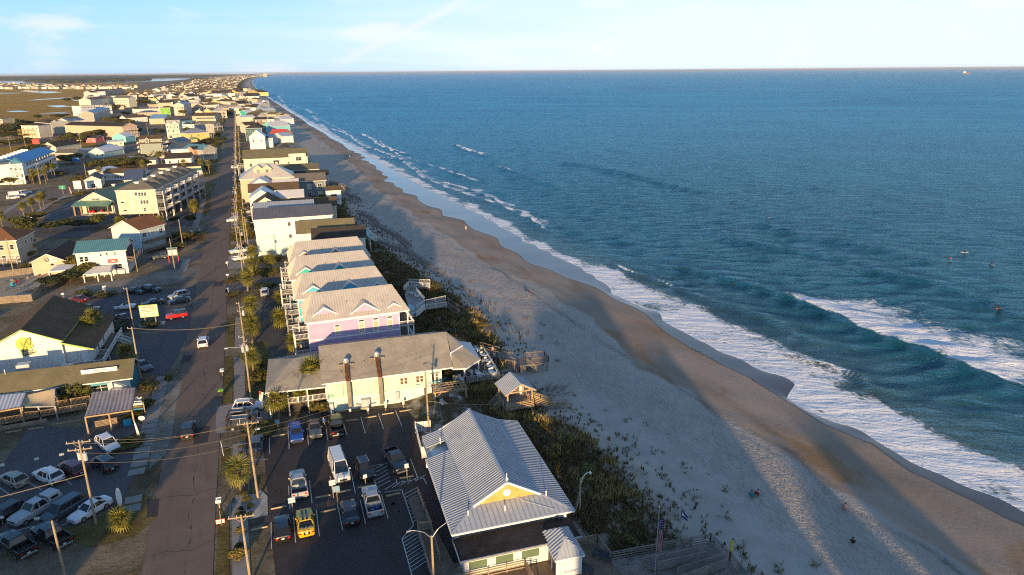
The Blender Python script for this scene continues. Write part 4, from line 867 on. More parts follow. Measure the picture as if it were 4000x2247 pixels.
# ---------------------------------------------------------------- poles and wires
CER=mat('insulator_grey',(.45,.46,.48),.4,.1);WIRE=mat('wire',(.20,.17,.125),.6,.1)
def pole(x,y,h,label,arms=0,arm_rz=0.0,cans=0,lamp=None,lean=(0,0),group='wooden utility poles',r=.15,pins=0):
    t=thing('utility_pole',label,'utility pole',(x,y,0),arm_rz,group)
    part('pole',MB().tube((0,0,-.1),(lean[0],lean[1],h),r,r*.68,8),POLEW,t)
    for k in range(arms):
        z=h-.35-.9*k;part('crossarm',MB().beam((-1.25,.14,z),(1.25,.14,z),.10,.12).beam((-.6,.14,z-.06),(0,.1,z-.6),.04,.04).beam((.6,.14,z-.06),(0,.1,z-.6),.04,.04),POLEW,t)
        mi=MB()
        for X in (-1.15,-.4,.4,1.15): mi.tube((X,.14,z+.06),(X,.14,z+.26),.05,.03,6)
        part('insulator',mi,CER,t)
    if pins:
        mi=MB()
        for k in range(pins): z=h-.3-.75*k;s=1 if k % 2 else -1;mi.beam((0,0,z),(s*.55,0,z+.1),.05,.05).tube((s*.55,0,z+.1),(s*.55,0,z+.34),.06,.04,6)
        part('insulator',mi,CER,t)
    for k in range(cans):
        a=k*2.2;z=h-2.6;c=(.42*math.cos(a),.42*math.sin(a),z);o=part('transformer',MB().tube(c,(c[0],c[1],z+.85),.23,.23,10).tube((c[0],c[1],z+.85),(c[0],c[1],z+.92),.25,.18,10).tube((c[0],c[1],z+.92),(c[0],c[1],z+1.15),.05,.03,6).beam((0,0,z+.5),c,.06,.06),CER,t)
    if lamp:
        a,l,z=lamp;d=Vector((math.cos(a),math.sin(a),0));pts=[Vector((0,0,z)),d*l*.4+Vector((0,0,z+.35)),d*l*.8+Vector((0,0,z+.42)),d*l+Vector((0,0,z+.38))]
        part('lamp_arm',MB().path(pts,.035,6),STEEL,t);part('lamp_head',MB().box(d.x*l-.25,d.y*l-.12,z+.26,d.x*l+.25,d.y*l+.12,z+.40),mat('lamp_grey',(.55,.56,.56),.4),t)
    return t
def wire(name,a,b,sag,label,r=.014,seg=12,m=None):
    a,b=Vector(a),Vector(b);pts=[a+(b-a)*(i/seg)-Vector((0,0,sag*4*(i/seg)*(1-i/seg))) for i in range(seg+1)]
    return tag(part(name,MB().path(pts,r,4),m or WIRE),label,'power line','overhead wires')
# ---------------------------------------------------------------- people
SKIN=mat('skin',(.46,.27,.18),.6,.06);CLOTH={k: mat('cloth_'+k,v,.85,.15,4) for k,v in dict(white=(.62,.61,.58),black=(.02,.02,.022),red=(.42,.04,.05),blue=(.04,.12,.35),grey=(.22,.23,.25),teal=(.04,.28,.28),navy=(.02,.03,.07),pink=(.40,.26,.25),tan=(.36,.27,.17)).items()};HAIR={k: mat('hair_'+k,v,.7,.2) for k,v in dict(dark=(.025,.018,.012),brown=(.09,.05,.028),fair=(.30,.19,.08),red=(.22,.07,.02)).items()}
POSES={  # joints: pelvis chest neck head | sh elbow hand (l, r) | hip knee foot toe (l, r); facing +X
    'stand': dict(pel=(0,0,.95),ch=(0,0,1.30),nk=(0,0,1.47),hd=(.02,0,1.62),sl=(0,.19,1.40),el=(-.03,.25,1.12),hl=(.08,.24,.88),sr=(0,-.19,1.40),er=(-.03,-.25,1.12),hr=(.08,-.24,.88),pl=(0,.10,.90),kl=(.03,.11,.50),fl=(0,.11,.08),tl=(.16,.12,.03),pr=(0,-.10,.90),kr=(.02,-.11,.50),fr=(-.02,-.11,.08),tr=(.14,-.12,.03)),
    'walk': dict(pel=(0,0,.93),ch=(.03,0,1.28),nk=(.05,0,1.45),hd=(.08,0,1.60),sl=(.03,.19,1.38),el=(-.10,.24,1.12),hl=(-.12,.24,.88),sr=(.03,-.19,1.38),er=(.08,-.24,1.12),hr=(.25,-.22,.95),pl=(0,.10,.89),kl=(.18,.10,.50),fl=(.20,.10,.08),tl=(.36,.10,.05),pr=(0,-.10,.89),kr=(-.06,-.10,.48),fr=(-.30,-.10,.12),tr=(-.18,-.10,.03)),
    'sit': dict(pel=(0,0,.50),ch=(-.04,0,.86),nk=(-.02,0,1.03),hd=(.02,0,1.18),sl=(-.04,.19,.96),el=(.02,.26,.70),hl=(.28,.18,.70),sr=(-.04,-.19,.96),er=(.02,-.26,.70),hr=(.28,-.16,.72),pl=(.02,.10,.48),kl=(.44,.12,.50),fl=(.44,.12,.08),tl=(.60,.13,.03),pr=(.02,-.10,.48),kr=(.44,-.12,.50),fr=(.42,-.12,.08),tr=(.58,-.13,.03)),
    'straddle': dict(pel=(0,0,.16),ch=(-.02,0,.52),nk=(0,0,.69),hd=(.04,0,.84),sl=(-.02,.19,.62),el=(.04,.27,.38),hl=(.25,.25,.20),sr=(-.02,-.19,.62),er=(.04,-.27,.38),hr=(.25,-.25,.20),pl=(.02,.12,.14),kl=(.25,.34,.02),fl=(.20,.38,-.35),tl=(.32,.39,-.42),pr=(.02,-.12,.14),kr=(.25,-.34,.02),fr=(.20,-.38,-.35),tr=(.32,-.39,-.42)),
    'prone': dict(pel=(0,0,.20),ch=(.36,0,.27),nk=(.54,0,.34),hd=(.68,0,.42),sl=(.46,.19,.28),el=(.62,.36,.16),hl=(.80,.40,-.02),sr=(.46,-.19,.28),er=(.62,-.36,.16),hr=(.86,-.36,.05),pl=(-.05,.09,.18),kl=(-.48,.10,.16),fl=(-.88,.10,.18),tl=(-1.02,.10,.12),pr=(-.05,-.09,.18),kr=(-.48,-.10,.16),fr=(-.88,-.10,.18),tr=(-1.02,-.10,.12)),
    'low': dict(pel=(0,0,.24),ch=(-.14,0,.58),nk=(-.14,0,.75),hd=(-.10,0,.90),sl=(-.14,.19,.68),el=(-.05,.27,.42),hl=(.20,.24,.42),sr=(-.14,-.19,.68),er=(-.05,-.27,.42),hr=(.20,-.24,.42),pl=(.02,.10,.22),kl=(.40,.12,.42),fl=(.62,.12,.08),tl=(.74,.13,.14),pr=(.02,-.10,.22),kr=(.40,-.12,.40),fr=(.66,-.12,.08),tr=(.78,-.13,.14))}
PCACHE={}
def person_mesh(pose,top,legs,sleeves,bare):
    key=(pose,top,legs,sleeves,bare)
    if key in PCACHE: return PCACHE[key]
    J=POSES[pose];names=list(J);me=bpy.data.meshes.new('person')
    E=[('pel','ch'),('ch','nk'),('nk','hd'),('ch','sl'),('sl','el'),('el','hl'),('ch','sr'),('sr','er'),('er','hr'),('pel','pl'),('pl','kl'),('kl','fl'),('fl','tl'),('pel','pr'),('pr','kr'),('kr','fr'),('fr','tr')]
    me.from_pydata([J[k] for k in names],[(names.index(a),names.index(b)) for a,b in E],[])
    o=bpy.data.objects.new('tmp',me);COL.objects.link(o)
    md=o.modifiers.new('s','SKIN');rad=dict(pel=(.145,.12),ch=(.16,.13),nk=(.055,.055),hd=(.10,.11),sl=(.075,.07),sr=(.075,.07),el=(.048,.048),er=(.048,.048),hl=(.038,.045),hr=(.038,.045),pl=(.10,.10),pr=(.10,.10),kl=(.068,.068),kr=(.068,.068),fl=(.045,.045),fr=(.045,.045),tl=(.04,.03),tr=(.04,.03))
    for i,k in enumerate(names): me.skin_vertices[0].data[i].radius=rad[k]
    me.skin_vertices[0].data[0].use_root=True
    sb=o.modifiers.new('b','SUBSURF');sb.levels=sb.render_levels=1
    dg=bpy.context.evaluated_depsgraph_get();ev=o.evaluated_get(dg);nm=bpy.data.meshes.new_from_object(ev);bpy.data.objects.remove(o)
    nm.name='person';nm.materials.clear()
    for m in (SKIN,CLOTH[top],CLOTH[legs],BLACK): nm.materials.append(m)
    V={k: Vector(v) for k,v in J.items()}
    def dseg(p,a,b): d=V[b]-V[a];t=max(0,min(1,(p-V[a]).dot(d)/d.length_squared));return (p-V[a]-d*t).length
    for pl in nm.polygons:
        c=pl.center;d=min((dseg(c,a,b),(a,b)) for a,b in E)[1]
        if d in (('pel','ch'),('ch','sl'),('ch','sr')): pl.material_index=0 if bare else 1
        elif d[0] in ('sl','sr'): pl.material_index=1 if not bare else 0
        elif d[0] in ('el','er'): pl.material_index=1 if sleeves else 0
        elif d[0] == 'ch': pl.material_index=1 if not bare else 0
        elif d[0] in ('pel','pl','pr'): pl.material_index=2
        elif d[0] in ('kl','kr'): pl.material_index=2 if sleeves else 0
        elif d[0] in ('fl','fr'): pl.material_index=3
        else: pl.material_index=0
        pl.use_smooth=True
    PCACHE[key]=nm;return nm
def person(label,x,y,z,heading,pose='stand',top='white',legs='navy',hair='brown',sleeves=True,bare=False,group=None):
    t=thing('person',label,'person',(x,y,z),R_(90-heading),group)
    link('body',person_mesh(pose,top,legs,sleeves,bare),t)
    h=Vector(POSES[pose]['hd']);part('hair',MB().ball((h.x-.025,h.y,h.z+.035),.115,10,6,0,1.0),HAIR[hair],t,True)
    part('face',MB().ball((h.x+.095,.035,h.z+.01),.012,6,4).ball((h.x+.095,-.035,h.z+.01),.012,6,4).beam((h.x+.105,0,h.z),(h.x+.125,0,h.z-.035),.025,.02).beam((h.x+.10,-.03,h.z-.065),(h.x+.10,.03,h.z-.065),.01,.012),HAIR['brown'],t)
    return t
# ================================================================ NEAR BUILDINGS
def to_local(t,p):
    x,y=p[0]-t.location.x,p[1]-t.location.y;a=-t.rotation_euler.z;return (x*math.cos(a)-y*math.sin(a),x*math.sin(a)+y*math.cos(a))+((p[2],) if len(p) > 2 else ())
# ---------------- pier house
pA,pB=(15.9,57.9),(29.5,56.8);PW,prz=frame_of(pA,pB)
ph=thing('pier_house','long low beach house under a ribbed silver metal roof with a yellow front gable','building',pA,prz)
PD=20.6
mb=MB().box(.9,.9,.1,PW-.9,PD-.2,4.2).extrude(((2.9,3.0,5.0),(PW/2,3.0,7.25),(PW-2.9,3.0,5.0)),(0,.1,0)).extrude(((.9,PD-.3,4.2),(PW/2,PD-.3,7.3),(PW-.9,PD-.3,4.2)),(0,.1,0))
part('wall',mb,SD['white'],ph)
part('gable_panel',MB().extrude(((3.4,2.93,5.12),(PW/2,2.93,7.12),(PW-3.4,2.93,5.12)),(0,.06,0)),mat('ochre_gable',(.52,.34,.11),.8,.15,1.0),ph)
part('gable_vent',MB().tube((PW/2,2.92,6.05),(PW/2,2.80,6.05),.42,.42,20),TRIM,ph)
rf=part('roof',MB().box(.3,.4,4.0,PW-.3,PD-.4,4.14),MT_SILVER,ph)
RX,BL,BR=PW/2,3.0,PW-3.0
Z0,Z1,Z2=4.25,5.05,7.35
_v=lambda *a: [Vector(p) for p in a]
planes=[(_v((BL,3.0,Z1),(BL,PD,Z1),(RX,PD,Z2),(RX,2.7,Z2)),(0,1,0),.40),(_v((RX,2.7,Z2),(RX,PD,Z2),(BR,PD,Z1),(BR,3.0,Z1)),(0,1,0),.40),
          (_v((0,0,Z0),(0,15.2,Z0),(BL,15.2,Z1),(BL,3.0,Z1)),(0,1,0),.40),(_v((.4,17.4,Z0+.15),(.4,PD,Z0+.15),(BL,PD,Z1),(BL,17.4,Z1)),(0,1,0),.40),
          (_v((BR,3.0,Z1),(BR,PD,Z1),(PW,PD+.4,Z0),(PW,0,Z0)),(0,1,0),.40),(_v((0,0,Z0),(BL,3.0,Z1),(BR,3.0,Z1),(PW,0,Z0)),(1,0,0),.55)]
for pl,al,wd in planes: panels(rf,pl,al,wd,MT_SILVER,rib=.095 if al[1] else .04,ribw=.10 if al[1] else .04)
mb=MB()
for a,b in (((0,0,Z0),(BL,3.0,Z1)),((PW,0,Z0),(BR,3.0,Z1)),((RX,2.6,Z2),(RX,PD,Z2)),((BL,3,Z1),(BL,PD,Z1)),((BR,3,Z1),(BR,PD,Z1))):
    mb.beam(Vector(a)+Vector((0,0,.07)),Vector(b)+Vector((0,0,.07)),.30,.07)
part('ridge_cap',mb,MT_SILVER,rf)
mb=MB().beam((BL,2.85,Z1+.02),(RX,2.72,Z2+.02),.2,.24).beam((BR,2.85,Z1+.02),(RX,2.72,Z2+.02),.2,.24).beam((0,-.05,Z0-.08),(PW,-.05,Z0-.08),.12,.2).beam((-.03,0,Z0-.08),(-.03,15.2,Z0-.08),.1,.18).beam((PW+.03,0,Z0-.08),(PW+.03,PD,Z0-.08),.1,.18).box(-.03,14.8,3.2,3.2,15.2,4.15).box(PW-1.2,.1,1.0,PW-.9,.35,4.1)
part('fascia',mb,TRIM,ph)
part('porch_roof',MB().box(.1,-3.3,3.35,PW-.6,.3,3.47),mat('tar_roof',(.04,.036,.035),.95,.25,.8,.1,kind='rough',k=.4),ph)
part('roof_edge',MB().box(.02,-3.42,3.28,PW-.5,-3.3,3.48).box(.02,-3.3,3.28,.1,.3,3.48),STEEL,ph)
mb=MB().box(.6,-2.9,1.0,9.6,-2.7,3.3).box(.6,-2.7,1.0,.8,1,3.3).box(PW-1.6,-2.6,1.0,PW-1.4,1,3.3);part('porch_wall',mb,SD['white'],ph)
for u in (2.0,4.8,7.6): link('window',window_mesh(1.9,.95,'b',bars=False)[0],ph,(u,-2.9,1.9));link('pane',window_mesh(1.9,.95,'b',bars=False)[1],ph,(u,-2.9,1.9)).data=MB().poly(((-.95,-.03,0),(.95,-.03,0),(.95,-.03,.95),(-.95,-.03,.95))).mesh('pane',mat('green_shade',(.12,.17,.10),.4,.1))
clutter(ph,((2.2,1.9,4.85),(6.2,1.6,4.8),(2.2,17,5.3),(11.2,2.4,5.1)),TRIM)
part('antenna',MB().tube((RX,2.9,Z2),(RX,2.9,Z2+1.1),.05,.04,6).box(RX-.12,2.75,Z2+.3,RX+.12,2.9,Z2+.55),TRIM,ph)
part('roof_cable',MB().path([(7.8,2.7,5.35),(8.6,2.2,5.0),(9.6,1.6,4.85),(10.8,.9,4.62),(11.6,.4,4.5)],.02,4),CER,ph)
for u,y in ((-.02,3),(-.02,6),(-.02,9),(-.02,12)): window(ph,'l',y,1.9,.9,1.2,PW,PD).location.x=.9
# flood-light post in the roof's far edge and the condenser yard
yd=thing('utility_enclosure','white slatted enclosure around the condenser units beside the metal roof','fence',(18.38,80.03)+(0,),prz)
mb=MB();kk=0
pts=[(-.1,.1),(.2,7.2),(2.3,7.0)]
for a,b in zip(pts,pts[1:]):
    a,b=Vector(a),Vector(b);n_=int((b-a).length/.22)
    for i in range(n_):
        q=a+(b-a)*((i+.5)/n_);part('slat',MB().box(-.09,-.02,.15,.09,.02,1.75),SD['white'],yd,loc=(q.x,q.y,0),rot=(0,0,math.atan2((b-a).y,(b-a).x)))
mb=MB()
for z in (.4,1.6):
    for a,b in zip(pts,pts[1:]): mb.beam((*a,z),(*b,z),.06,.1)
for p in pts: mb.box(p[0]-.07,p[1]-.07,0,p[0]+.07,p[1]+.07,1.85)
part('fence_rail',mb,WHITE,yd);part('wall',MB().box(-.1,.0,.1,2.2,.1,1.75),SD['white'],yd)
for i in range(4):
    p=Vector((20.18,81.67))*(1-i/3)+Vector((20.45,85.07))*(i/3)
    t=thing('condenser',['condenser unit nearest the porch roof, first of four behind white slats','second condenser unit from the porch roof behind white slats','third condenser unit from the porch roof behind white slats','condenser unit farthest from the porch roof behind white slats'][i],'air conditioner',(p.x,p.y,.1),prz,'four condenser units in the slatted yard')
    part('casing',MB().box(-.48,-.48,0,.48,.48,.9),mat('condenser_beige',(.36,.32,.26),.6,.1),t);part('fan_guard',MB().tube((0,0,.9),(0,0,.96),.42,.40,14),STEEL,t);part('fan',MB().tube((0,0,.965),(0,0,.97),.33,.33,12).box(-.3,-.05,.97,.3,.05,.985),PLASTIC,t)
# kiosk
kA,kB=(24.6,51.22,3.2),(27.68,50.88,3.2)
ks=thing('ticket_hut','small white hut with a ribbed hip roof on the pier deck','hut',(kA[0]+.3,kA[1]+.3,0),math.atan2(kB[1]-kA[1],kB[0]-kA[0])-.0)
KW,KD=2.6,4.2
part('wall',wall_mesh(KW,KD,.9,3.15,SD['white']),None,ks);me,F=hip_roof(KW,KD,3.15,1.25,.3,MT_SILVER);r=part('roof',me,None,ks)
for k,f in enumerate(F): panels(r,f,Vector(f[1])-Vector(f[0]),.42,MT_SILVER,rib=.07,ribw=.06)
for i in range(3): part('door',MB().box(-.06,.3+1.3*i,.95,0,1.2+1.3*i,2.9),mat('navy_door',(.035,.04,.07),.5),ks)
part('shelf',MB().box(.8,-.35,1.55,2.2,0,1.65),WHITE,ks)
# ---- pier decks: platforms with board rails
def plank_deck(name,label,pts,z,m=WOODG,rails=(),rz_=1.05,cat='deck',thick=.18,boards=3,mrail=None,group=None):
    """a raised timber platform given by its outline; rails is a list of polylines standing on it"""
    c=pts[0];t=thing(name,label,cat,(c[0],c[1],0),0,group);L=[(p[0]-c[0],p[1]-c[1]) for p in pts]
    ar=sum(a[0]*b[1]-b[0]*a[1] for a,b in zip(L,L[1:]+L[:1]))
    if ar < 0: L=L[::-1]
    part('deck',MB().prism(L,z-thick,z),m,t)
    mb=MB();cxm,cym=sum(p[0] for p in L)/len(L),sum(p[1] for p in L)/len(L)
    for p in L: mb.box(p[0]*.94+cxm*.06-.1,p[1]*.94+cym*.06-.1,-1.0,p[0]*.94+cxm*.06+.1,p[1]*.94+cym*.06+.1,z-thick)
    part_split('post',mb,m,t)
    for r in rails:
        mb=MB();railing(mb,[(p[0]-c[0],p[1]-c[1],p[2] if len(p) > 2 else z) for p in r],z,rz_,boards=boards);part('railing',mb,mrail or WOOD,t)
    return t
WOODL=mat('new_wood',(.42,.30,.17),.85,.2,1.2,kind='wood');PLANKM=mat('deck_planks',(.185,.135,.095),.9,.2,1.0,kind='wood')
plank_deck('pier_porch','dark timber porch with board rails along the front of the low beach house',[(13.34,56.75,0.9),(13.2,44),(27.5,44),(28.3,50.2),(27.8,55.2),(15.9,57.6),(15.7,63.5),(13.6,64.2)],.9,PLANKM,
           [[(13.11,55.91,0.9),(13.67,64.24,0.9),(15.24,63.93,0.9)],[(15.85,55.59,0.9),(25.09,55.37,0.9)],[(14.69,54.74,0.9),(22.5,54.06,0.9),(22.54,50.36,0.9)]],mrail=WOOD)
plank_deck('wheelchair_ramp','sloping timber ramp along the left wall of the low beach house',[(15.3,71.5),(14.2,71.2),(14.0,64.6),(15.5,64.3)],.55,PLANKM,[[(15.6,71.68,0.2),(15.37,67.27,0.5),(15.21,63.83,0.9)],[(15.1,63.66,0.9),(14.6,58.21,0.9)]])
plank_deck('pier_landing','grey timber pier landing with benches behind the small white hut',[(28.88,55.03,1),(31.3,54.68,1),(31.19,51.65,1),(31.23,51.05,1),(31,44),(28,44),(28,51)],1.0,PLANKM,[[(28.88,55.03,1),(31.34,54.74,1),(31.17,51.66,1)]])
plank_deck('pier_platform','long grey timber platform with ramps and board rails at the edge of the sand',[(31.19,51.65,1),(42.75,50.25,1),(42.83,47.06,1),(42.2,43.5),(31.5,43.5)],1.0,WOODG,[[(31.19,51.65,1),(42.75,50.25,1),(42.78,47,1),(42.26,42.95,1)]],mrail=WOODG)
plank_deck('pier_ramp','upper ramp on the grey pier platform nearer the dune grass',[(33.78,49.46,1.2),(40.93,48.62,1.2),(40.24,47.85,1.2),(34.78,48.34,1.2)],1.35,WOODG,[[(33.78,49.46,1.2),(40.93,48.62,1.2)],[(34.78,48.34,1.2),(40.24,47.85,1.2)]],mrail=WOODG,group='ramps on the grey pier platform')
plank_deck('pier_ramp','lower ramp on the grey pier platform nearer the bottom of the picture',[(36.18,46.93,1.2),(41.88,46.89,1.2),(41.79,46.2,1.2),(35.85,45.84,1.2)],1.35,WOODG,[[(36.18,46.93,1.2),(41.88,46.89,1.2)],[(35.53,45.83,1.2),(41.61,46.13,1.2)]],mrail=WOODG,group='ramps on the grey pier platform')
plank_deck('pier_gate','short row of board rails and posts in front of the flagpole',[(31.17,49.22,1),(34.05,48.61,1),(33.81,48.15,1),(30.95,48.76,1)],1.02,WOODG,[[(31.17,49.22,1),(34.05,48.61,1)]],mrail=WOODG)
for i,(p,lb) in enumerate((((30.5,52.23,1),'long dark bench against the landing rail beside the hut'),((27.81,51.29,1),'dark bench close behind the white hut'))):
    t=thing('bench',lb,'bench',(*p[:2],1.0),R_(-52),'benches on the pier landing');bm_=mat('bench_dark',(.05,.06,.075),.7,.15)
    part('seat',MB().box(-1.1,-.22,.40,1.1,.22,.46),bm_,t);part('backrest',MB().box(-1.1,.2,.55,1.1,.26,.95),bm_,t)
    for s in (-.9,.9): part('leg',MB().box(s-.05,-.2,0,s+.05,.2,.40),bm_,t)
t=thing('flagpole','tall bare metal flagpole holding the striped flag','flagpole',(34.34,48.14,1));part('pole',MB().tube((0,0,0),(0,0,8.0),.07,.045,10),STEEL,t);part('ball',MB().ball((0,0,8.08),.10),mat('gold_ball',(.7,.6,.35),.3,.05,1,.5,.6),t)
FX,FY=t.location.x,t.location.y
t2=thing('flag','limp flag with red and white stripes and white stars on blue','flag',(FX,FY,0));FR,FWH,FBL=mat('flag_red',(.45,.02,.04),.8,.1),mat('flag_white',(.68,.67,.66),.8,.05),mat('flag_blue',(.02,.03,.14),.8,.1)
def drape(x0,x1,z0,z1,m,name,y0=0.0):
    mb=MB();k_=8
    for j in range(6):
        za,zb=z0+(z1-z0)*j/6,z0+(z1-z0)*(j+1)/6;row=[]
        for z in (za,zb): row.append([(x0+(x1-x0)*i/k_,y0+.10*math.sin(i*1.9+z*1.1+x0*9),z-.25*(x0+(x1-x0)*i/k_)) for i in range(k_+1)])
        for i in range(k_): mb.poly((row[0][i],row[0][i+1],row[1][i+1],row[1][i]))
    return part(name,mb,m,t2,kind=None)
drape(.06,.62,7.75,6.45,FBL,'canton')
for i in range(9): drape(.06+.062*i,.06+.062*(i+1),6.45,3.9,FR if i % 2 == 0 else FWH,'stripe')
for i in range(9):
    drape(.62+.0,.80,7.5-.14*i,7.36-.14*i,FR if i % 2 == 0 else FWH,'stripe')
mb=MB()
for i in range(5):
    for j in range(6): x,z=.12+.1*i,7.5-.18*j;y=.10*math.sin(((x-.06)/.07)*1.9+(z)*1.1+.54)-.03;mb.extrude([(x+(.045 if q % 2 == 0 else .018)*math.cos(q*.628+1.57),y,z-.25*x+(.045 if q % 2 == 0 else .018)*math.sin(q*.628+1.57)) for q in range(10)],(0,.01,0))
part('star',mb,FWH,t2,kind='stuff')
t=thing('flagpole','thin flagpole behind the rail holding the blue flag','flagpole',(39.73,51.72,1));part('pole',MB().tube((0,0,0),(.12,.1,4.9),.035,.025,8),STEEL,t)
q=t.location;t2=thing('flag','small drooping navy flag with white lettering','flag',(q.x+.1,q.y+.1,3.2));mb=MB();k_=6
for i in range(k_):
    a,b=i/k_,(i+1)/k_;f=lambda s,lo: (.02+s*.95,.08*math.sin(s*6),1.65-s*1.25-(0 if not lo else .95*(1-s*.45)))
    mb.poly((f(a,1),f(b,1),f(b,0),f(a,0)))
part('cloth',mb,FBL,t2)
mb=MB()
for i,(s,l) in enumerate(((.14,.42),(.30,.30),(.46,.24),(.58,.22),(.70,.20),(.82,.18))): c=f(s,0);mb.beam((c[0]-.02,c[1]-.05,c[2]-.26),(c[0]+.03,c[1]-.05,c[2]-.26-l),.08,.03)
part('lettering',mb,FWH,t2)
t=thing('marker_post','tall yellow square post at the corner of the pier platform','post',(42.89,47.11,1));part('post',MB().box(-.1,-.1,-1,.1,.1,2.3),mat('yellow_post',(.50,.40,.03),.7,.15),t);part('cap',MB().box(-.11,-.11,2.3,.11,.11,2.36),YLINE,t)
t=thing('yard_lamp','braced wooden lamp post with a white gooseneck in the dune grass','street lamp',(31.74,59.82));part('pole',MB().tube((0,0,0),(0,0,5.9),.12,.10,8),POLEW,t);part('brace',MB().tube((-1.3,-.2,0),(0,0,3.4),.08,.08,6).tube((-.5,1.0,0),(0,0,4.2),.08,.08,6),POLEW,t)
part('lamp_arm',MB().path([(0,0,5.2),(.15,0,5.3),(.2,0,5.8),(.6,0,6.3),(1.3,0,6.45)],.045,6),TRIM,t);part('lamp_head',MB().ball((1.25,0,6.25),.14),TRIM,t)
t=thing('street_lamp','wooden post with two curved lamp arms beside the timber ramp','street lamp',(12.7,53.5));part('pole',MB().tube((0,0,0),(0,0,8.2),.13,.10,8),POLEW,t)
for s in (-1,1): part('lamp_arm',MB().path([(0,0,7.9),(s*.7,.1,8.7),(s*1.5,.2,9.05),(s*2.0,.3,9.1)],.028,6),STEEL,t);part('lamp_head',MB().beam((s*1.9,.28,9.08),(s*2.3,.34,9.03),.16,.09),STEEL,t)
# ---------------- restaurant
rA,rB=(8.0,98.3),(27.7,96.6);RW,rrz=frame_of(rA,rB)
rs=thing('restaurant','long mint restaurant with grey shingle roof and rusty exhaust ducts','building',rA,rrz);MINTW=mat('mint_block_wall',(.42,.62,.50),.75,.06,.3,.2,kind='weather');RDp=15.5
mb=MB().box(.25,.25,0,RW-1.8,RDp,5.0,0).box(.15,.15,0,RW-1.8,.25,2.15,1);part('wall',mb,[MINTW,mat('pale_mint_base',(.60,.70,.62),.8,.06,.4,.2,kind='weather')],rs)
part('wall_trim',MB().box(.1,.10,2.1,RW-1.8,.16,2.22).box(.18,.12,0,.36,.28,5.0),TRIM,rs)
me=MB();hz_,rz8=5.05,8.0;ry=RDp/2
c0,c1,c2,c3=(-.4,-.45,hz_),(RW,-.45,hz_),(RW,RDp+.45,hz_),(-.4,RDp+.45,hz_);r0,r1=(-.4,ry,rz8),(RW+.7,ry,rz8)
for f in ((c0,c1,r1,r0),(c1,c2,r1),(c2,c3,r0,r1),(c0,r0,c3)): me.poly([(p[0],p[1],p[2]+.12) for p in f])
me.prism([(p[0],p[1]) for p in (c0,c1,c2,c3)],hz_-.08,hz_+.118,1,1)
part('roof',me,[SH_TAN,TRIM],rs)
me=MB();a=[(RW-4.6,.2),(RW+2.2,.2),(RW+5.2,3.0),(RW+5.8,11.2),(RW-1.0,13.0)]      # lower roof over the ocean side
tl=[to_local(rs,p) for p in ((28.4,99.4,6.3),(27.7,96.45,4.8),(29.97,96.43,4.5),(33.2,98.95,4.5),(33.98,106.6,4.5),(32.01,106.83,5),(31.04,101.69,6.2))]
me.poly(((RW+.7,ry,8.1),tl[0],tl[6]));me.poly(((RW+.7,ry,8.1),tl[6],tl[5]),2);me.poly((tl[0],tl[1],tl[2],tl[3]));me.poly((tl[0],tl[3],tl[6]));me.poly((tl[6],tl[3],tl[4],tl[5]),2);me.poly([(p[0],p[1],p[2]-.14) for p in (tl[2],tl[3],tl[4])],1)
me.beam((tl[1][0],tl[1][1],tl[1][2]-.1),(tl[2][0],tl[2][1],tl[2][2]-.1),.12,.2,1);me.beam((tl[2][0],tl[2][1],tl[2][2]-.1),(tl[3][0],tl[3][1],tl[3][2]-.1),.12,.2,1);me.beam((tl[3][0],tl[3][1],tl[3][2]-.1),(tl[4][0],tl[4][1],tl[4][2]-.1),.12,.2,1);me.beam(tl[0],(tl[6][0],tl[6][1],tl[6][2]),.2,.3,1);me.beam((tl[0][0]-.1,tl[0][1],tl[0][2]),(tl[1][0]-.1,tl[1][1],tl[1][2]),.15,.3,1)
part('porch_roof',me,[SH_TAN,TRIM,MT_SILVER],rs)
mb=MB()
for p in (tl[2],tl[3]): mb.box(p[0]-.35,p[1]+.2,0,p[0]-.13,p[1]+.42,4.4)
mb.box(RW-1.9,.3,0,RW-1.7,.5,4.7);part_split('post',mb,TRIM,rs)
# west porch
for q in (0,):
    x0=-8.6;me=MB();t0,t1,t2_,t3=(x0,.4,4.55),(.0,-.2,4.65),(.0,RDp-1,4.65),(x0,RDp-2,4.55);k0,k1=(x0+4.2,ry,6.5),(.0,ry,7.0)
    for f in ((t0,t1,k1,k0),(t1,t2_,k1),(t2_,t3,k0,k1),(t3,t0,k0)): me.poly(f)
    me.prism([(p[0],p[1]) for p in (t0,t1,t2_,t3)],4.35,4.54,1,1);part('porch_roof',me,[SH_TAN,TRIM],rs)
    deck(rs,x0+.3,.7,.2,RDp-3,2.1,'nl',PLANKM,WHITE,True,.18,.95,0,'porch_deck',roofz=4.4)
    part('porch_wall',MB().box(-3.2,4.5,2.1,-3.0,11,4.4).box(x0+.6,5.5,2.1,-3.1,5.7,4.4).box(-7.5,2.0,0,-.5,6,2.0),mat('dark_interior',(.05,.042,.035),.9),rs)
for u in (12.0,14.5,17.0,19.3 if RW > 21 else RW-2.9):
    window(rs,'n',u-.32,3.1,.46,1.05,RW,RDp,True,'w').location.y=.25;window(rs,'n',u+.32,3.1,.46,1.05,RW,RDp,True,'w').location.y=.25
    part('window_head',MB().box(u-.75,.08,4.22,u+.75,.24,4.34),TRIM,rs)
RUST=mat('rusty_duct',(.14,.055,.02),.75,.3,1.2,.3,.3,kind='weather');DUCT=mat('grey_duct',(.25,.22,.17),.5,.2,1.0,.4,.4,kind='weather')
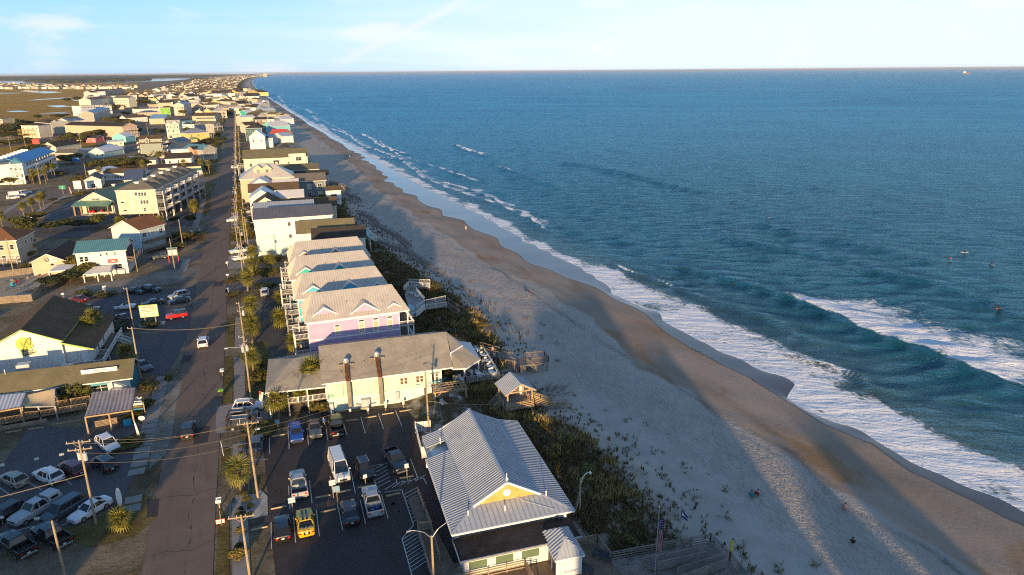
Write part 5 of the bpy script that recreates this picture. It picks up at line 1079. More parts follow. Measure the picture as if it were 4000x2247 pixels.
for u,yr in ((3.5,2.6),(8.3,3.2)):
    o=part('exhaust_duct',MB().box(u-.28,-.95,.7,u+.28,-.35,5.3),DUCT,rs)
    zr=hz_+(yr/ry)*(rz8-hz_);part('duct_elbow',MB().hexa(((u-.28,-.95,5.3),(u+.28,-.95,5.3),(u+.28,-.35,5.3),(u-.28,-.35,5.3),(u-.27,yr-.4,zr+.9),(u+.27,yr-.4,zr+.9),(u+.27,yr+.3,zr+.8),(u-.27,yr+.3,zr+.8))),RUST,o)
    part('fan_housing',MB().tube((u,yr,zr+.3),(u,yr,zr+1.15),.42,.42,14).tube((u,yr,zr+1.15),(u,yr,zr+1.3),.52,.52,14).tube((u,yr,zr+1.3),(u,yr,zr+1.55),.40,.30,14),mat('fan_aluminium',(.55,.52,.46),.35,.1,2,.5,.5),o)
    part('support',MB().beam((u-1.15,yr,zr+.55),(u+1.15,yr,zr+.55),.14,.16).box(u-1.15,yr-.1,zr-.1,u-1.0,yr+.1,zr+.6).box(u+1.0,yr-.1,zr-.1,u+1.15,yr+.1,zr+.6).beam((u-1.2,yr-.5,zr),(u-.5,yr-.5,zr),.1,.12).beam((u+.5,yr-.5,zr),(u+1.2,yr-.5,zr),.1,.12),DUCT,o)
part('cabinet',MB().box(5.2,-.7,.3,6.5,.1,1.7).box(10.6,-.4,.8,11.1,.12,2.1).box(.4,-.5,.1,1.0,.1,1.7),CER,rs);part('conduit',MB().path([(7.0,.1,1.2),(9.5,.1,1.5),(10.6,.1,1.6)],.05,5).path([(2.7,.1,4.9),(2.6,.1,2.6),(1.9,.1,1.9)],.03,4).path([(4.3,-.3,.9),(5.2,-.3,.7),(7.4,-.3,.6)],.12,6),CER,rs)
part('drain_pipe',MB().path([(5.0,-.9,.4),(6.4,-.9,.35)],.22,8),mat('beige_drum',(.42,.34,.24),.8,.2),rs);part('meter',MB().box(15.1,.0,.9,15.5,.25,2.0).tube((RW-3.0,.1,.7),(RW-3.0,-.1,.7),.2,.2,8),mat('slate_box',(.06,.08,.11),.6),rs)
clutter(rs,((6.2,2.8,6.1),(2.6,1.2,5.5),(15,2,5.9),(3.1,-.0,5.0)))
# ocean-side dining deck
od=plank_deck('dining_deck','grey dining deck with metal rails full of white chairs',[(27.67,96.92,2.3),(29.65,95.91,2.3),(35.29,95.34,2.3),(36.5,106.68,2.3),(35.09,108.72,2.3),(32.02,107.12,2.3)],2.3,PLANKM,
    [[(27.9,97.02,2.3),(29.62,95.8,2.3),(35.27,95.27,2.3),(36.44,106.23,2.3)]],1.0,'deck',.2,0,STEEL)
od2=plank_deck('beach_walkway','weathered walkway stepping down from the dining deck to a railed beach platform',[(35.68,107.74,2.3),(37.18,104.73,2.3),(37.75,103.8,2.3),(40.24,100.86,1.6),(41.02,103.72,1.6),(38.66,106.26,2.3),(36.77,108.76,2.3)],2.2,WOODG,
    [[(35.75,107.97,2.2),(37.19,104.75,2.2),(37.99,103.95,2.2),(40.37,100.96,1.5)],[(36.68,109.05,2.2),(38.5,106.34,2.2),(40.87,103.8,1.5)]],1.0,'walkway',.16,1,WOOD)
plank_deck('beach_platform','square timber platform on posts above the sand past the dining deck',[(40.34,101.1,1.3),(43.77,100.11,1.3),(46.32,100.41,1.3),(46.57,102.63,1.3),(42.87,103.7,1.3),(40.95,104.03,1.3)],1.3,WOODG,
    [[(40.34,101.1,1.3),(39.75,97.88,1.3),(40.96,98.22,1.3)],[(42.79,103.5,1.3),(46.57,102.63,1.3),(46.24,100.22,1.3),(43.23,100.57,1.3)],[(42.22,101.66,1.3),(43.85,99.86,0.1)]],1.05,'deck',.2,0,WOODG)
# chairs and tables for diners
CHM=mat('white_chair',(.66,.65,.63),.6,.05)
def chair_proto(label):
    t=thing('dining_chair',label,'chair');part('seat',MB().box(-.22,-.22,.42,.22,.22,.47),CHM,t);part('backrest',MB().box(-.22,.18,.55,.22,.22,.92),CHM,t)
    for sx_ in (-1,1):
        for sy in (-1,1): part('leg',MB().box(sx_*.2-.025,sy*.2-.025,0,sx_*.2+.025,sy*.2+.025,.42 if sy < 0 else .9),CHM,t)
    return t
def table_at(x,y,z,label,m=None,r=.45):
    t=thing('dining_table',label,'table',(x,y,z),.2,'tables on the dining deck');part('tabletop',MB().box(-r,-r,.70,r,r,.75),m or CHM,t);part('pedestal',MB().tube((0,0,.03),(0,0,.70),.05,.05,6).box(-.25,-.25,0,.25,.25,.03),STEEL,t);return t
ch0=None;rr=random.Random(4)
tabs=[(35.29,106.83,3),(35.46,103.92,3),(35.24,101.29,3),(34.88,98.83,3),(34.37,96.73,3),(32.2,97.02,3),(31.26,98.23,3),(28.99,96.35,3)]
TN=['table nearest the walkway on the dining deck','second table from the walkway on the dining deck','third table from the walkway on the dining deck','fourth table from the walkway on the dining deck','table at the outer corner of the dining deck','table beside the white porch post on the deck','shaded table under the porch roof','table by the near rail under the porch']
k=0
for i,p in enumerate(tabs):
    table_at(p[0],p[1],2.3,TN[i])
    for j,(dx,dy,a) in enumerate(((-.75,0,math.pi/2),(.75,0,-math.pi/2),(0,-.75,math.pi),(0,.75,0))):
        a += rr.uniform(-.2,.2);lb=['white chair landward of the ','white chair seaward of the ','white chair at the near side of the ','white chair at the far side of the '][j]+TN[i].replace(' on the dining deck','').replace(' of the dining deck','').replace(' on the deck','')
        if ch0 is None: ch0=chair_proto(lb);o=ch0;o['group']='white chairs on the dining deck';o.location=(p[0]+dx,p[1]+dy,2.3);o.rotation_euler.z=a
        else: o=copytree(ch0,(p[0]+dx,p[1]+dy,2.3),a,lb)
dn=[(0,-.75,90,'black','dark','diner in black at the farthest table near the walkway'),(1,-.75,90,'black','fair','diner in black with fair hair at the second table'),(2,-.75,90,'tan','brown','diner in tan at the third table along the rail'),(3,-.75,90,'black','brown','diner in black facing the sea at the fourth table'),(5,-.75,90,'black','red','red-haired diner in black beside the white porch post'),
      (6,-.75,100,'red','dark','diner in red in the shade of the porch'),(6,.75,270,'teal','dark','diner in teal with back to the sea under the porch'),(7,-.75,80,'grey','brown','diner in grey by the near rail under the porch'),(7,.75,260,'red','fair','fair-haired diner in red by the near rail'),(0,.75,270,'white','fair','diner in white with back to the sea at the farthest table')]
for i,dx,hd,top,hr,lb in dn: p=tabs[i];person(lb,p[0]+dx,p[1],2.27,hd,'sit',top,'navy',hr,group='diners on the deck')
q=(37.59,104.96,2.2);person('person in a pink top standing at the corner of the beach walkway',q[0],q[1],2.2,60,'stand','pink','black','brown')
# pergola and little patio between the buildings
pg=thing('pergola','timber pergola with open rafters against the mint wall','pergola',(23.6,92.3,0),R_(-6));PWW,PDD=4.8,2.6
mb=MB()
for x in (0,PWW):
    for y in (0,PDD): mb.box(x-.09,y-.09,0,x+.09,y+.09,3.2)
part('post',mb,WOODL,pg);part('beam',MB().beam((-.3,0,3.25),(PWW+.3,0,3.25),.1,.22).beam((-.3,PDD,3.25),(PWW+.3,PDD,3.25),.1,.22).beam((.9,0,3.1),(0,0,2.3),.08,.1),WOODL,pg)
for i in range(9): part('rafter',MB().beam((i*PWW/8,-.4,3.42),(i*PWW/8,PDD+.4,3.42),.06,.14),WOODL,pg)
for j in range(4): part('batten',MB().beam((-.3,.1+j*.8,3.52),(PWW+.3,.1+j*.8,3.52),.05,.05),WOODL,pg)
for j in range(9): part('slat',MB().box(0,PDD-.03,1.0+.2*j,PWW,PDD+.03,1.12+.2*j),WOOD,pg)
plank_deck('patio','pale timber patio with a white table set below the pergola',[(23.67,93.26,0.5),(28.3,92.4,0.5),(28.54,88.35,0.5),(26.11,90.19,0.5),(23.85,90.62,0.5)],.5,mat('pale_deck',(.33,.27,.22),.9,.2,1,kind='wood'),[[(24.79,97.89,0.5),(23.67,93.26,0.5),(23.85,90.62,0.5)],[(28.61,93.35,0.5),(28.59,88.5,0.5),(29.39,87.67,0.5)]],1.0,'patio',.15,0,WOODG)
for i,(p,a,lb) in enumerate((((24.86,92.77,0.5),.4,'white armchair on the patio nearest the metal roof'),((27.34,92.62,0.5),-1.2,'white armchair on the patio nearest the dune steps'),((26.71,94.49,0.5),3.0,'white armchair on the patio below the pergola slats'))):
    t=thing('armchair',lb,'chair',(*p[:2],.5),a,'white patio armchairs');part('seat',MB().box(-.35,-.35,.38,.35,.35,.44),CHM,t)
    for j in range(5): part('slat',MB().box(-.33+.14*j,.30,.44,-.23+.14*j,.36,1.15),CHM,t)
    part('armrest',MB().box(-.45,-.4,.62,-.33,.35,.67).box(.33,-.4,.62,.45,.35,.67),CHM,t);part('leg',MB().box(-.44,-.38,0,-.36,-.28,.62).box(.36,-.38,0,.44,-.28,.62).box(-.44,.25,0,-.36,.35,.62).box(.36,.25,0,.44,.35,.62),CHM,t)
t=thing('wooden_table','red-brown timber table between the patio armchairs','table',(*(26.12,93.84,0.5)[:2],.5),.2);part('tabletop',MB().box(-.5,-.7,.62,.5,.7,.68),mat('redwood',(.20,.075,.04),.7,.2,1,kind='wood'),t)
part('leg',MB().box(-.45,-.65,0,-.37,-.57,.62).box(.37,-.65,0,.45,-.57,.62).box(-.45,.57,0,-.37,.65,.62).box(.37,.57,0,.45,.65,.62),MATS['redwood'],t)
# gazebo on the dune crossing
gz=thing('gazebo','timber gazebo with a ribbed gable roof on the dune walkover','gazebo',(32.6,84.9,0),R_(0));GWd,GDp,gz0=3.9,3.7,2.2
part('deck',MB().box(-.3,-.3,gz0-.16,GWd+.3,GDp+.3,gz0),WOODG,gz);mb=MB()
for x in (0,GWd):
    for y in (0,GDp): mb.box(x-.1,y-.1,-.2,x+.1,y+.1,4.9)
part('post',mb,WOODL,gz);me,F=gable_roof(GWd,GDp,4.85,1.15,'y',.5,WOODL,WOODL);r=part('roof',me,None,gz)
for k,f in enumerate(F): panels(r,[Vector(p)+Vector((0,0,.01)) for p in f],(0,1,0),.33,MT_SILVER,rib=.06,ribw=.06)
mb=MB().beam((0,-.1,4.8),(GWd,-.1,4.8),.1,.2).beam((0,-.1,4.8),(GWd/2,-.1,5.85),.1,.16).beam((GWd,-.1,4.8),(GWd/2,-.1,5.85),.1,.16);part('truss',mb,WOODL,gz)
mb=MB();railing(mb,((-.3,-.3),(GWd+.3,-.3),(GWd+.3,2.2)),gz0,1.0,boards=3);railing(mb,((-.3,.9),(-.3,GDp+.3),(GWd+.3,GDp+.3)),gz0,1.0,boards=3);part('railing',mb,WOODL,gz)
part('surfboard',MB().extrude([(GWd-.4+.25*math.sin(a)*(1 if True else 0),GDp-.3,gz0+1.0+.85*math.cos(a)) for a in np.linspace(0,6.283,16)[:-1]],(0,.06,0)),WHITE,gz)
st_=thing('dune_stairs','timber stairs with board rails climbing to the gazebo from the patio','stairs',(0,0,0));stairs(st_,(*(32.13,87.59,2.2)[:2],2.2),(*(29.91,87.4,0.2)[:2],.2),1.4,WOODG,WOOD,True,'stair',1.0,3)
st_=thing('dune_walkover','long timber steps running down from the gazebo to the sand','stairs',(0,0,0));stairs(st_,(36.7,87.3,2.2),(*(40.76,86.4,0.4)[:2],.4),1.5,WOODG,WOODL,True,'stair',1.0,3);stairs(st_,(*(40.76,86.4,0.4)[:2],.4),(*(43.71,86.91,-0.6)[:2],-.6),1.5,WOODG,WOOD,True,'stair',1.0,2)
# ---------------- the four pastel houses
def pastel(y0,x0,col,label,dcol,first=False):
    A,B=(x0,y0),(x0+17.2,y0-.35);W_,rz=frame_of(A,B);D_=9.6;h=9.0;t=thing('beach_house',label,'house',A,rz,'pastel beach houses with pale metal roofs');wl=SD[col]
    part('wall',wall_mesh(W_-1.4,D_,.1,h-.02,wl),None,t)
    part('trim_band',MB().box(-.02,-.06,5.55,W_-1.3,.0,5.75).box(-.02,-.06,h-.35,W_-1.3,0,h-.05).box(-.02,-.05,2.75,W_-1.3,0,2.9),TRIM,t)
    me,F=hip_roof(W_,D_,h,3.6,.5,MT_TAN,ridge=2.1);r=part('roof',me,None,t)
    for k,f in enumerate(F): panels(r,f,Vector(f[1])-Vector(f[0]),.46,MT_TAN,rib=.045,ribw=.045)
    for u,w,yy,zz_,rise in ((9.9,6.0,.35,9.2,2.0),(3.0,4.8,.75,9.55,1.55),(15.1,3.2,.65,9.45,1.0)):
        o=part('gable',MB().extrude(((u-w/2,yy,zz_),(u,yy,zz_+rise),(u+w/2,yy,zz_)),(0,1.0,0)).box(u-w/2,yy+.02,zz_-.5,u+w/2,yy+.6,zz_),wl,t)
        pk=MB();sl_=3.6/(D_/2+.5)
        for s in (-1,1):
            a,b=Vector((u+s*(w/2+.3),yy-.25,zz_-.12)),Vector((u,yy-.25,zz_+rise+.1));bk=yy-.25+(rise+.7)/sl_
            pk.hexa((a,b,b+Vector((0,bk-yy,0)),a+Vector((0,.9,0)),a+Vector((0,0,.09)),b+Vector((0,0,.09)),b+Vector((0,bk-yy,.09)),a+Vector((0,.9,.09))))
        part('gable_roof',pk,MT_TAN,o);fm=MB()
        for s in (-1,1): fm.beam((u+s*(w/2+.3),yy-.27,zz_-.12),(u,yy-.27,zz_+rise+.08),.06,.2)
        part('gable_trim',fm,TRIM,o)
    for u,w,hh in ((4.9,.75,1.35),(9.1,.85,1.75),(11.6,.85,1.75),(14.1,.85,1.75)): window(t,'n',u,6.2 if hh < 1.5 else 5.95,w,hh,W_,D_,first,'b');window(t,'n',u,6.2+hh+.1,w,.28,W_,D_,first,'d',False)
    for u in (4.4,7.4,9.3,12.9): window(t,'n',u,3.9,.95,.55,W_,D_,first,'d',False)
    # stacked balconies on the road side, porch on the ocean side
    for z in (3.0,6.0):
        deck(t,-2.4,.3,-.05,4.2,z,'nlf',PLANKM,WHITE,False,.2,.95,0,'balcony');deck(t,-1.2,4.3,-.05,9.2,z,'nlf',PLANKM,WHITE,False,.2,.95,0,'balcony')
        deck(t,W_-1.4,.2,W_+1.3,D_-.2,z,'nrf',PLANKM,WHITE,False,.2,.95,0,'porch')
    mb=MB()
    for x,y in ((-2.35,.35),(-2.35,4.15),(-1.15,9.1)): mb.box(x-.1,y-.1,0,x+.1,y+.1,7.2)
    for x,y in ((W_+.2,.3),(W_+.2,D_-.3),(W_+1.2,.3)): mb.box(x-.1,y-.1,0,x+.1,y+.1,9.0 if x < W_+.5 else 6)
    part_split('column',mb,TRIM,t)
    part('door',MB().box(-.05,1.6,3.0,.0,2.5,5.1).box(-.05,1.6,6.0,0,2.5,8.1).box(-.05,6,3.0,0,6.9,5.1),GLASS,t);part('shutter',MB().box(-.07,.5,6.4,0,1.2,7.8).box(-.07,3.0,6.4,0,3.7,7.8),dcol,t)
    clutter(t,((7.0,2.1,10.9),(13.2,1.5,10.4)));return t
AQ=mat('aqua_shutter',(.18,.50,.55),.6)
pastel(115.3,7.6,'lilac','lilac beach house with a pale metal roof, nearest of the pastel row',AQ,True);pastel(129.0,7.2,'blue','bright blue beach house between the lilac and the teal houses',AQ);pastel(142.8,7.2,'teal','teal green beach house between the blue and the coral houses',AQ);pastel(156.6,8.2,'coral','coral beach house, farthest of the pastel row',AQ)
# pool deck behind the lilac house
pk=plank_deck('pool_deck','raised white railed pool deck behind the lilac house',[(30.82,143.53,2.6),(31.85,146.64,2.6),(33.75,145.47,2.6),(33.68,137.59,2.6),(31.34,133.06,2.6),(28.64,128.53,2.6)],2.6,CONC,[[(31.38,146.84,2.6),(33.75,145.47,2.6),(33.68,137.46,2.6)],[(28.46,128.61,2.6),(29.55,128.15,2.6),(32.39,132.43,2.6)]],1.0,'deck',.2,0,WHITE)
flat('swimming_pool',[(30.18,137.08,2.61),(30.66,135.15,2.61),(30.59,133.15,2.61),(29.8,132.49,2.61),(29.36,133.67,2.61)][::-1],2.612,mat('pool_water',(.03,.24,.30),.06,.1,2,.6),'small curved turquoise pool on the raised deck behind the lilac house','thing',None,'pool')
plank_deck('dune_bridge','white railed boardwalk leading from the pool deck over the dune',[(32.39,132.43,2.6),(37.15,132.44,2.6),(38.16,136.21,2.6),(33.28,135.45,2.6)],2.5,PLANKM,[[(29.61,128.42,2.5),(32.66,132.29,2.5),(37.2,132.6,2.5)],[(30.7,132.78,2.5),(33.37,135.38,2.5),(38.14,136.54,2.5)]],1.0,'walkway',.2,0,WHITE)
st_=thing('dune_stairs','brown timber stairs from the white boardwalk to a small landing','stairs',(0,0,0));stairs(st_,(*(37.59,133.94,2.5)[:2],2.5),(*(40.03,130.77,1)[:2],1.0),1.6,WOODG,WOODG,True)
plank_deck('dune_landing','brown railed landing in the dune grass below the white boardwalk',[(39.48,129.04,1),(43.34,127.74,1),(44.16,131.03,1),(40.4,131.94,1)],1.0,WOODG,[[(39.48,129.04,1),(43.34,127.74,1),(44.16,131.03,1),(42.36,131.25,1)]],1.0,'deck',.2,0,WOODG)
plank_deck('dune_bridge','white railed walkway on the dune in front of the blue house',[(31.4,146.47,2.6),(33.25,148.99,2.6),(37.29,146.16,2.6),(38.29,149.89,2.6),(33.83,151.4,2.6)],2.4,PLANKM,[[(31.52,147.46,2.4),(33.54,150.69,2.4),(37.44,146.78,2.4)],[(33.97,152.04,2.4),(38.36,150.17,2.4)]],1.0,'walkway',.2,0,WHITE)
for i,(p,lb) in enumerate((((31.76,142.79,2.6),'white sun chair nearest the blue house on the pool deck'),((32.44,141.81,2.6),'second white sun chair from the blue house by the pool'),((32.69,140,2.6),'white sun chair beside the teal lounger by the pool'))):
    t=thing('sun_chair',lb,'chair',(*p[:2],2.6),2.6,'sun chairs by the pool');part('seat',MB().box(-.32,-.9,.32,.32,.3,.38),CHM,t);part('backrest',MB().hexa(((-.32,.3,.32),(.32,.3,.32),(.32,.36,.32),(-.32,.36,.32),(-.32,.75,.95),(.32,.75,.95),(.32,.81,.95),(-.32,.81,.95))),CHM,t);part('leg',MB().box(-.3,-.8,0,-.24,-.7,.32).box(.24,-.8,0,.3,-.7,.32).box(-.3,.2,0,-.24,.3,.32).box(.24,.2,0,.3,.3,.32),CHM,t)
# more dune walkovers to the north
for lb,a,b,z0_,z1_,m_ in (('grey timber walkover from the coral house to the sand',(35.75,197.09),(43.89,170.62),2.3,.2,WOODG),('timber walkover below the dark gabled houses',(38.58,220.31),(43.96,194.14),2.3,.2,WOODG),('timber walkover past the small pool behind the dark gabled houses',(37.1,242.6),(41.5,231),2.2,.3,WOODG),('timber walkover beyond the blue metal roofs',(38.5,285.8),(43.4,275.9),2.2,.2,WOODG),('timber walkover from the house with the brown gable',(37.7,318.5),(43.2,304.1),2.2,.1,WOODG)):
    t=thing('dune_walkover',lb,'walkway',(0,0,0),0,'timber walkovers on the northern dunes');a,b=Vector((*a[:2],z0_)),Vector((*b[:2],z1_));mid=a+(b-a)*.62;mid.z=z0_-.4
    part('deck',MB().beam(a,mid,1.6,.16),m_,t);stairs(t,mid,b,1.5,m_,m_,True);mb=MB();d=(b-a);d.z=0;d.normalize();n_=Vector((-d.y,d.x,0))*.75
    for s in (-1,1): railing(mb,(tuple(a+n_*s),tuple(mid+n_*s)),0,1.0,.22)
    part('railing',mb,m_,t);mb=MB()
    for i in range(5):
        for s in (-1,1): q=a+(mid-a)*(i/4)+n_*s;mb.box(q.x-.08,q.y-.08,-.4,q.x+.08,q.y+.08,q.z)
    part('post',mb,m_,t)
t=thing('white_walkover','white walkway with coloured boards stepping down beside the coral house','walkway',(0,0,0));cb=[mat('board_blue',(.08,.22,.42),.7),mat('board_yellow',(.52,.42,.06),.7),WHITE]
seg=[(33.63,211.09,2.4),(34.93,198.9,2.4),(36.84,196.53,2.2),(37.79,192.27,2),(39.76,191.7,1.8)]
for i,(a,b) in enumerate(zip(seg,seg[1:])):
    a,b=Vector(a),Vector(b)
    for k in range(8): p,q=a+(b-a)*(k/8),a+(b-a)*((k+.9)/8);part('plank',MB().beam(p,q,1.8,.1),cb[(k+i) % 3],t)
    d=(b-a).normalized();n_=Vector((-d.y,d.x,0))*.9;mb=MB()
    for s in (-1,1): railing(mb,(tuple(a+n_*s),tuple(b+n_*s)),0,.95,.2)
    part('railing',mb,WHITE,t);part('post',MB().box(b.x-.1,b.y-.1,-.5,b.x+.1,b.y+.1,b.z),WHITE,t)
# ---------------- two dark gabled houses, the tall mint building and the blue metal roofs behind
house('beach_house','white house under a charcoal gable roof right behind the coral house','house',(15.6,182.2),(28.8,180.4),6.8,8.0,SD['white'],SH_DARK,'gx',2.3,0,.5,[('n',5,3,.9,1.3),('l',5,2,.8,1.2)])
t=house('beach_house','white house with a broad olive shingle roof and a roof pool at its seaward end','house',(12.5,192.0),(27.5,190.4),6.6,8.0,SD['white'],SH_OLIVE,'gx',2.6,0,.5,[('n',4,2,.9,1.5),('l',5,2,.8,1.2)])
deck(t,15.4,0,19.5,6.4,6.0,'nrf',AQ,WHITE,True,.2)
t=house('apartment_building','tall pale mint building with a slate metal roof and a blank side wall','building',(1.9,199.7),(22.8,198.4),8.6,11.2,mat('pale_mint_wall',(.56,.68,.64),.7,.05,.4,.2),MT_SLATE,'gx',2.2,0,.4,[('l',4,3,1,1.4),('l',8,3,1,1.4)],seams=.6)
part('trim_band',MB().box(-.03,-.05,6.9,10.6,0,7.15).box(-.03,-.05,2.9,10.6,0,3.1).box(9.9,-.06,3,10.6,0,11.1).box(-.05,-.06,0,.2,0,11.1),TRIM,t)
for z in (8.8,5.3): window(t,'n',9.1,z,.75,1.0,21,8,True)
stairs(t,(8.5,-1.3,2.3),(5.4,-1.3,0),1.2,WHITE,WHITE)
t=house('apartment_building','long building with a pale blue-grey metal roof behind the slate roof','building',(2.4,216.5),(19.5,215.4),9,10,SD['white'],metal('blue_grey_metal_roof',(.30,.34,.40)),'gx',2.1,0,.4,[('l',4,3,1,1.4)],seams=.6)
t=house('lifeguard_house','tall white beach house with colourful rail panels on its seaward decks','house',(29.4,265.8)+(0,),(34.5,265.5)+(0,),6,7.2,SD['white'],SH_BROWN,'gx',1.2,0,.4,[('n',4.2,1,2.2,1.6)])
deck(t,-3.5,-1.8,4.5,0,4.2,'nlr',PLANKM,WHITE,True,.2,1.0);part('rail_panel',MB().box(-3.2,-1.9,4.4,-.2,-1.82,5.1),mat('patchwork_panel',(.42,.34,.20),.7,.5,6),t)
house('beach_house','cream house with a brown gable roof and a tan wing roof stretching seaward','house',(3.1,295.5,0.01)[:2]+(0,),(11.4,294.5,0.01)[:2]+(0,),10,8.0,SD['cream'],SH_BROWN,'gy',2.6,0,.5,[('n',5.2,3,.8,1.2)]) if False else None
t=house('beach_house','cream house with a brown gable facing the camera above the blue roofs','house',(2.0,234.6),(10.8,233.6),11,8.6,SD['cream'],SH_BROWN,'gy',2.8,0,.5,[('n',5.6,3,.8,1.2)])
house('beach_house','house with a long dark brown roof stretching seaward past the cream gable','house',(11.4,236.0),(28.5,234.0),9,7.2,SD['tan'],SH_BROWN,'gx',2.2,0,.5,[('n',4,4,.9,1.2)])
t=house('beach_house','white gabled house with a bright white metal roof, nearer of two','house',(1.8,251),(9.8,250.3),10,8.8,SD['white'],MT_WHITE,'gy',2.5,0,.5,[('n',5.6,2,.8,1.2)]);house('beach_house','white wing with a white metal roof beside the nearer white gable','house',(10.2,251.5),(19.5,250.5),8,8.2,SD['white'],MT_WHITE,'gx',1.9,0,.4,[('n',4,2,.8,1.2)])
house('beach_house','brown roofed house squeezed between two white gabled houses','house',(2,264.5),(19,263.5),9,8.6,SD['cream'],SH_BROWN,'gx',2.4,0,.5,[('n',5,3,.8,1.2)])
t=house('beach_house','white gabled house with a bright white metal roof, farther of two','house',(2.2,277.5),(10.5,276.8),9,9.0,SD['white'],MT_WHITE,'gy',2.5,0,.5,[('n',5.6,2,.8,1.2)]);house('beach_house','white wing with a white metal roof beside the farther white gable','house',(10.9,278),(20,277),8,8.4,SD['white'],MT_WHITE,'gx',1.9,0,.4,[('n',4,2,.8,1.2)])
t=house('beach_house','big peach house with a pale hip roof and twin white dormer peaks','house',(-.5,292),(19.5,291),15,9.6,SD['peach'],MT_TAN,'hip',5.2,0,.6,[('n',6.4,3,.9,1.4),('n',3.0,3,.9,1.4)])
dormer(t,6.9,2.6,11.2,3.4,4,SD['peach'],MT_TAN,1.5,1.9);dormer(t,10.3,2.6,11.2,3.4,4,SD['peach'],MT_TAN,1.5,1.9)
t=house('beach_house','grey house with tall white framed windows facing the dunes beside the peach house','house',(18.6,288.5),(31.5,287.6),11,8.2,SD['slate'],SH_GREY,'gx',2.2,0,.7,[('n',4.8,3,1.5,1.9),('n',1.6,3,1.5,1.9),('r',4.6,2,1.6,2.4)])
house('beach_house','low house with a black flat-pitched roof beyond the grey windowed house','house',(20,318),(36,316),11,6.2,SD['grey'],SH_DARK,'gx',1.6,0,.6,[('n',3,4,1.2,1.2)]);house('beach_house','charcoal roofed house with a white roof terrace on the dune edge','house',(14,336),(34,334),11,6.8,SD['white'],SH_OLIVE,'gx',2.0,0,.6,[('n',3,4,1.2,1.2)])
t=house('beach_house','large cream house with a broad olive roof and big seaward windows','house',(2.0,352),(31,350.5),13,11.0,SD['cream'],SH_OLIVE,'gx',3.4,0,.5,[('n',7.2,5,.9,1.5),('n',3.4,5,.9,1.5),('n',8.0,1,2.6,1.8)])
part('wing_wall',MB().box(20.5,-.6,0,28.4,0,12.6),SD['cream'],t);window(t,'n',25,9.2,2.6,1.7,29,13).location.y=-.6;window(t,'n',25,4.8,2.6,1.7,29,13).location.y=-.6
deck(t,-3.2,1,0,8,7,'nlf',PLANKM,WHITE,True,.25);deck(t,28.6,0,31,8,6.2,'nrf',PLANKM,WHITE,True,.25)
# ---------------- surf shop and the open-air bar on the west side
sA=(-43.2,132.3);ss=thing('surf_shop','white surf shop with brown gable roofs and lime trim','shop',sA,R_(-3));LIME=mat('lime_trim',(.36,.47,.12),.6,.08);YEL=mat('sun_yellow',(.62,.50,.10),.7,.05)
SW,SDp=10.6,19.0;part('wall',wall_mesh(SW,SDp,0,6.0,SD['white'],'y',2.6),None,ss);me,F=gable_roof(SW,SDp,6.0,2.6,'y',.5,SH_BROWN,LIME);part('roof',me,None,ss)
part('wing_wall',MB().box(SW,.6,0,SW+4.2,SDp-1,3.6).extrude(((SW,.6,3.6),(SW+4.2,.6,3.6),(SW,.6,5.4)),(0,.1,0)),SD['white'],ss);me=MB().hexa(((SW-.1,-.1,5.35),(SW+4.8,-.1,3.45),(SW+4.8,SDp-.6,3.45),(SW-.1,SDp-.6,5.35),(SW-.1,-.1,5.52),(SW+4.8,-.1,3.62),(SW+4.8,SDp-.6,3.62),(SW-.1,SDp-.6,5.52))).beam((SW-.1,-.13,5.45),(SW+4.8,-.13,3.55),.08,.26,1).beam((SW-.05,0,5.62),(SW-.05,SDp-.6,5.62),.18,.14,1);part('wing_roof',me,[SH_BROWN,LIME],ss)
part('wing_roof',MB().hexa(((-4.8,.2,3.4),(0,.2,5.2),(0,12,5.2),(-4.8,12,3.4),(-4.8,.2,3.56),(0,.2,5.36),(0,12,5.36),(-4.8,12,3.56))).beam((-4.8,.15,3.5),(0,.15,5.3),.08,.26,1),[SH_BROWN,LIME],ss);part('wing_wall',MB().box(-4.2,.8,0,0,11,3.7),SD['white'],ss)
lg=part('mural',MB().extrude([(5.2+1.25*math.cos(a),-.03,5.95+1.25*math.sin(a)) for a in np.linspace(0,6.283,28)[:-1]],(0,.03,0)),YEL,ss);DKG=mat('mural_line',(.05,.06,.02),.8)
mb=MB();ln=lambda pts,r_=.035: mb.path([(x,-.06,z) for x,z in pts],r_,5)
ln([(5.15,5.8),(5.7,6.7),(6.15,7.1),(6.3,7.0),(6.25,6.4),(6.05,5.7)],.05);ln([(4.75,6.3),(4.95,5.75),(5.4,5.5),(5.5,5.0)]);ln([(5.4,6.2),(5.75,6.15),(5.85,5.75)]);ln([(5.1,5.6),(4.75,4.5),(4.75,3.9),(5.0,3.85),(5.3,4.3)],.05);ln([(6.4,5.7),(6.5,5.1),(6.3,5.05),(6.0,5.3)]);ln([(4.6,4.6),(5.6,4.65),(6.2,4.85),(6.1,4.5),(5.7,4.4),(5.2,4.3)]);ln([(5.0,4.2),(6.7,4.35),(5.2,3.95),(6.3,4.0)],.045)
part('mural_line',mb,DKG,ss);part('mural_wash',MB().extrude(((4.2,-.02,3.9),(6.7,-.02,3.9),(6.6,-.02,4.9),(4.1,-.02,4.9)),(0,.02,0)),mat('mural_wash',(.48,.50,.34),.8,.2,2),ss)
part('roof_patch',MB().box(SW*.62,12.5,8.05-.0,SW*.66,12.9,8.06),SH_DARK,ss)
deck(ss,SW+4.2,3.2,SW+6.2,15,1.2,'nr',PLANKM,WHITE,True,.2,.95);deck(ss,SW+.8,-1.9,SW+6.2,3.0,1.2,'nr',PLANKM,WHITE,True,.2,.95);stairs(ss,(SW+6.2,10.5,1.2),(SW+8.6,10.2,0),1.3,PLANKM,WHITE)
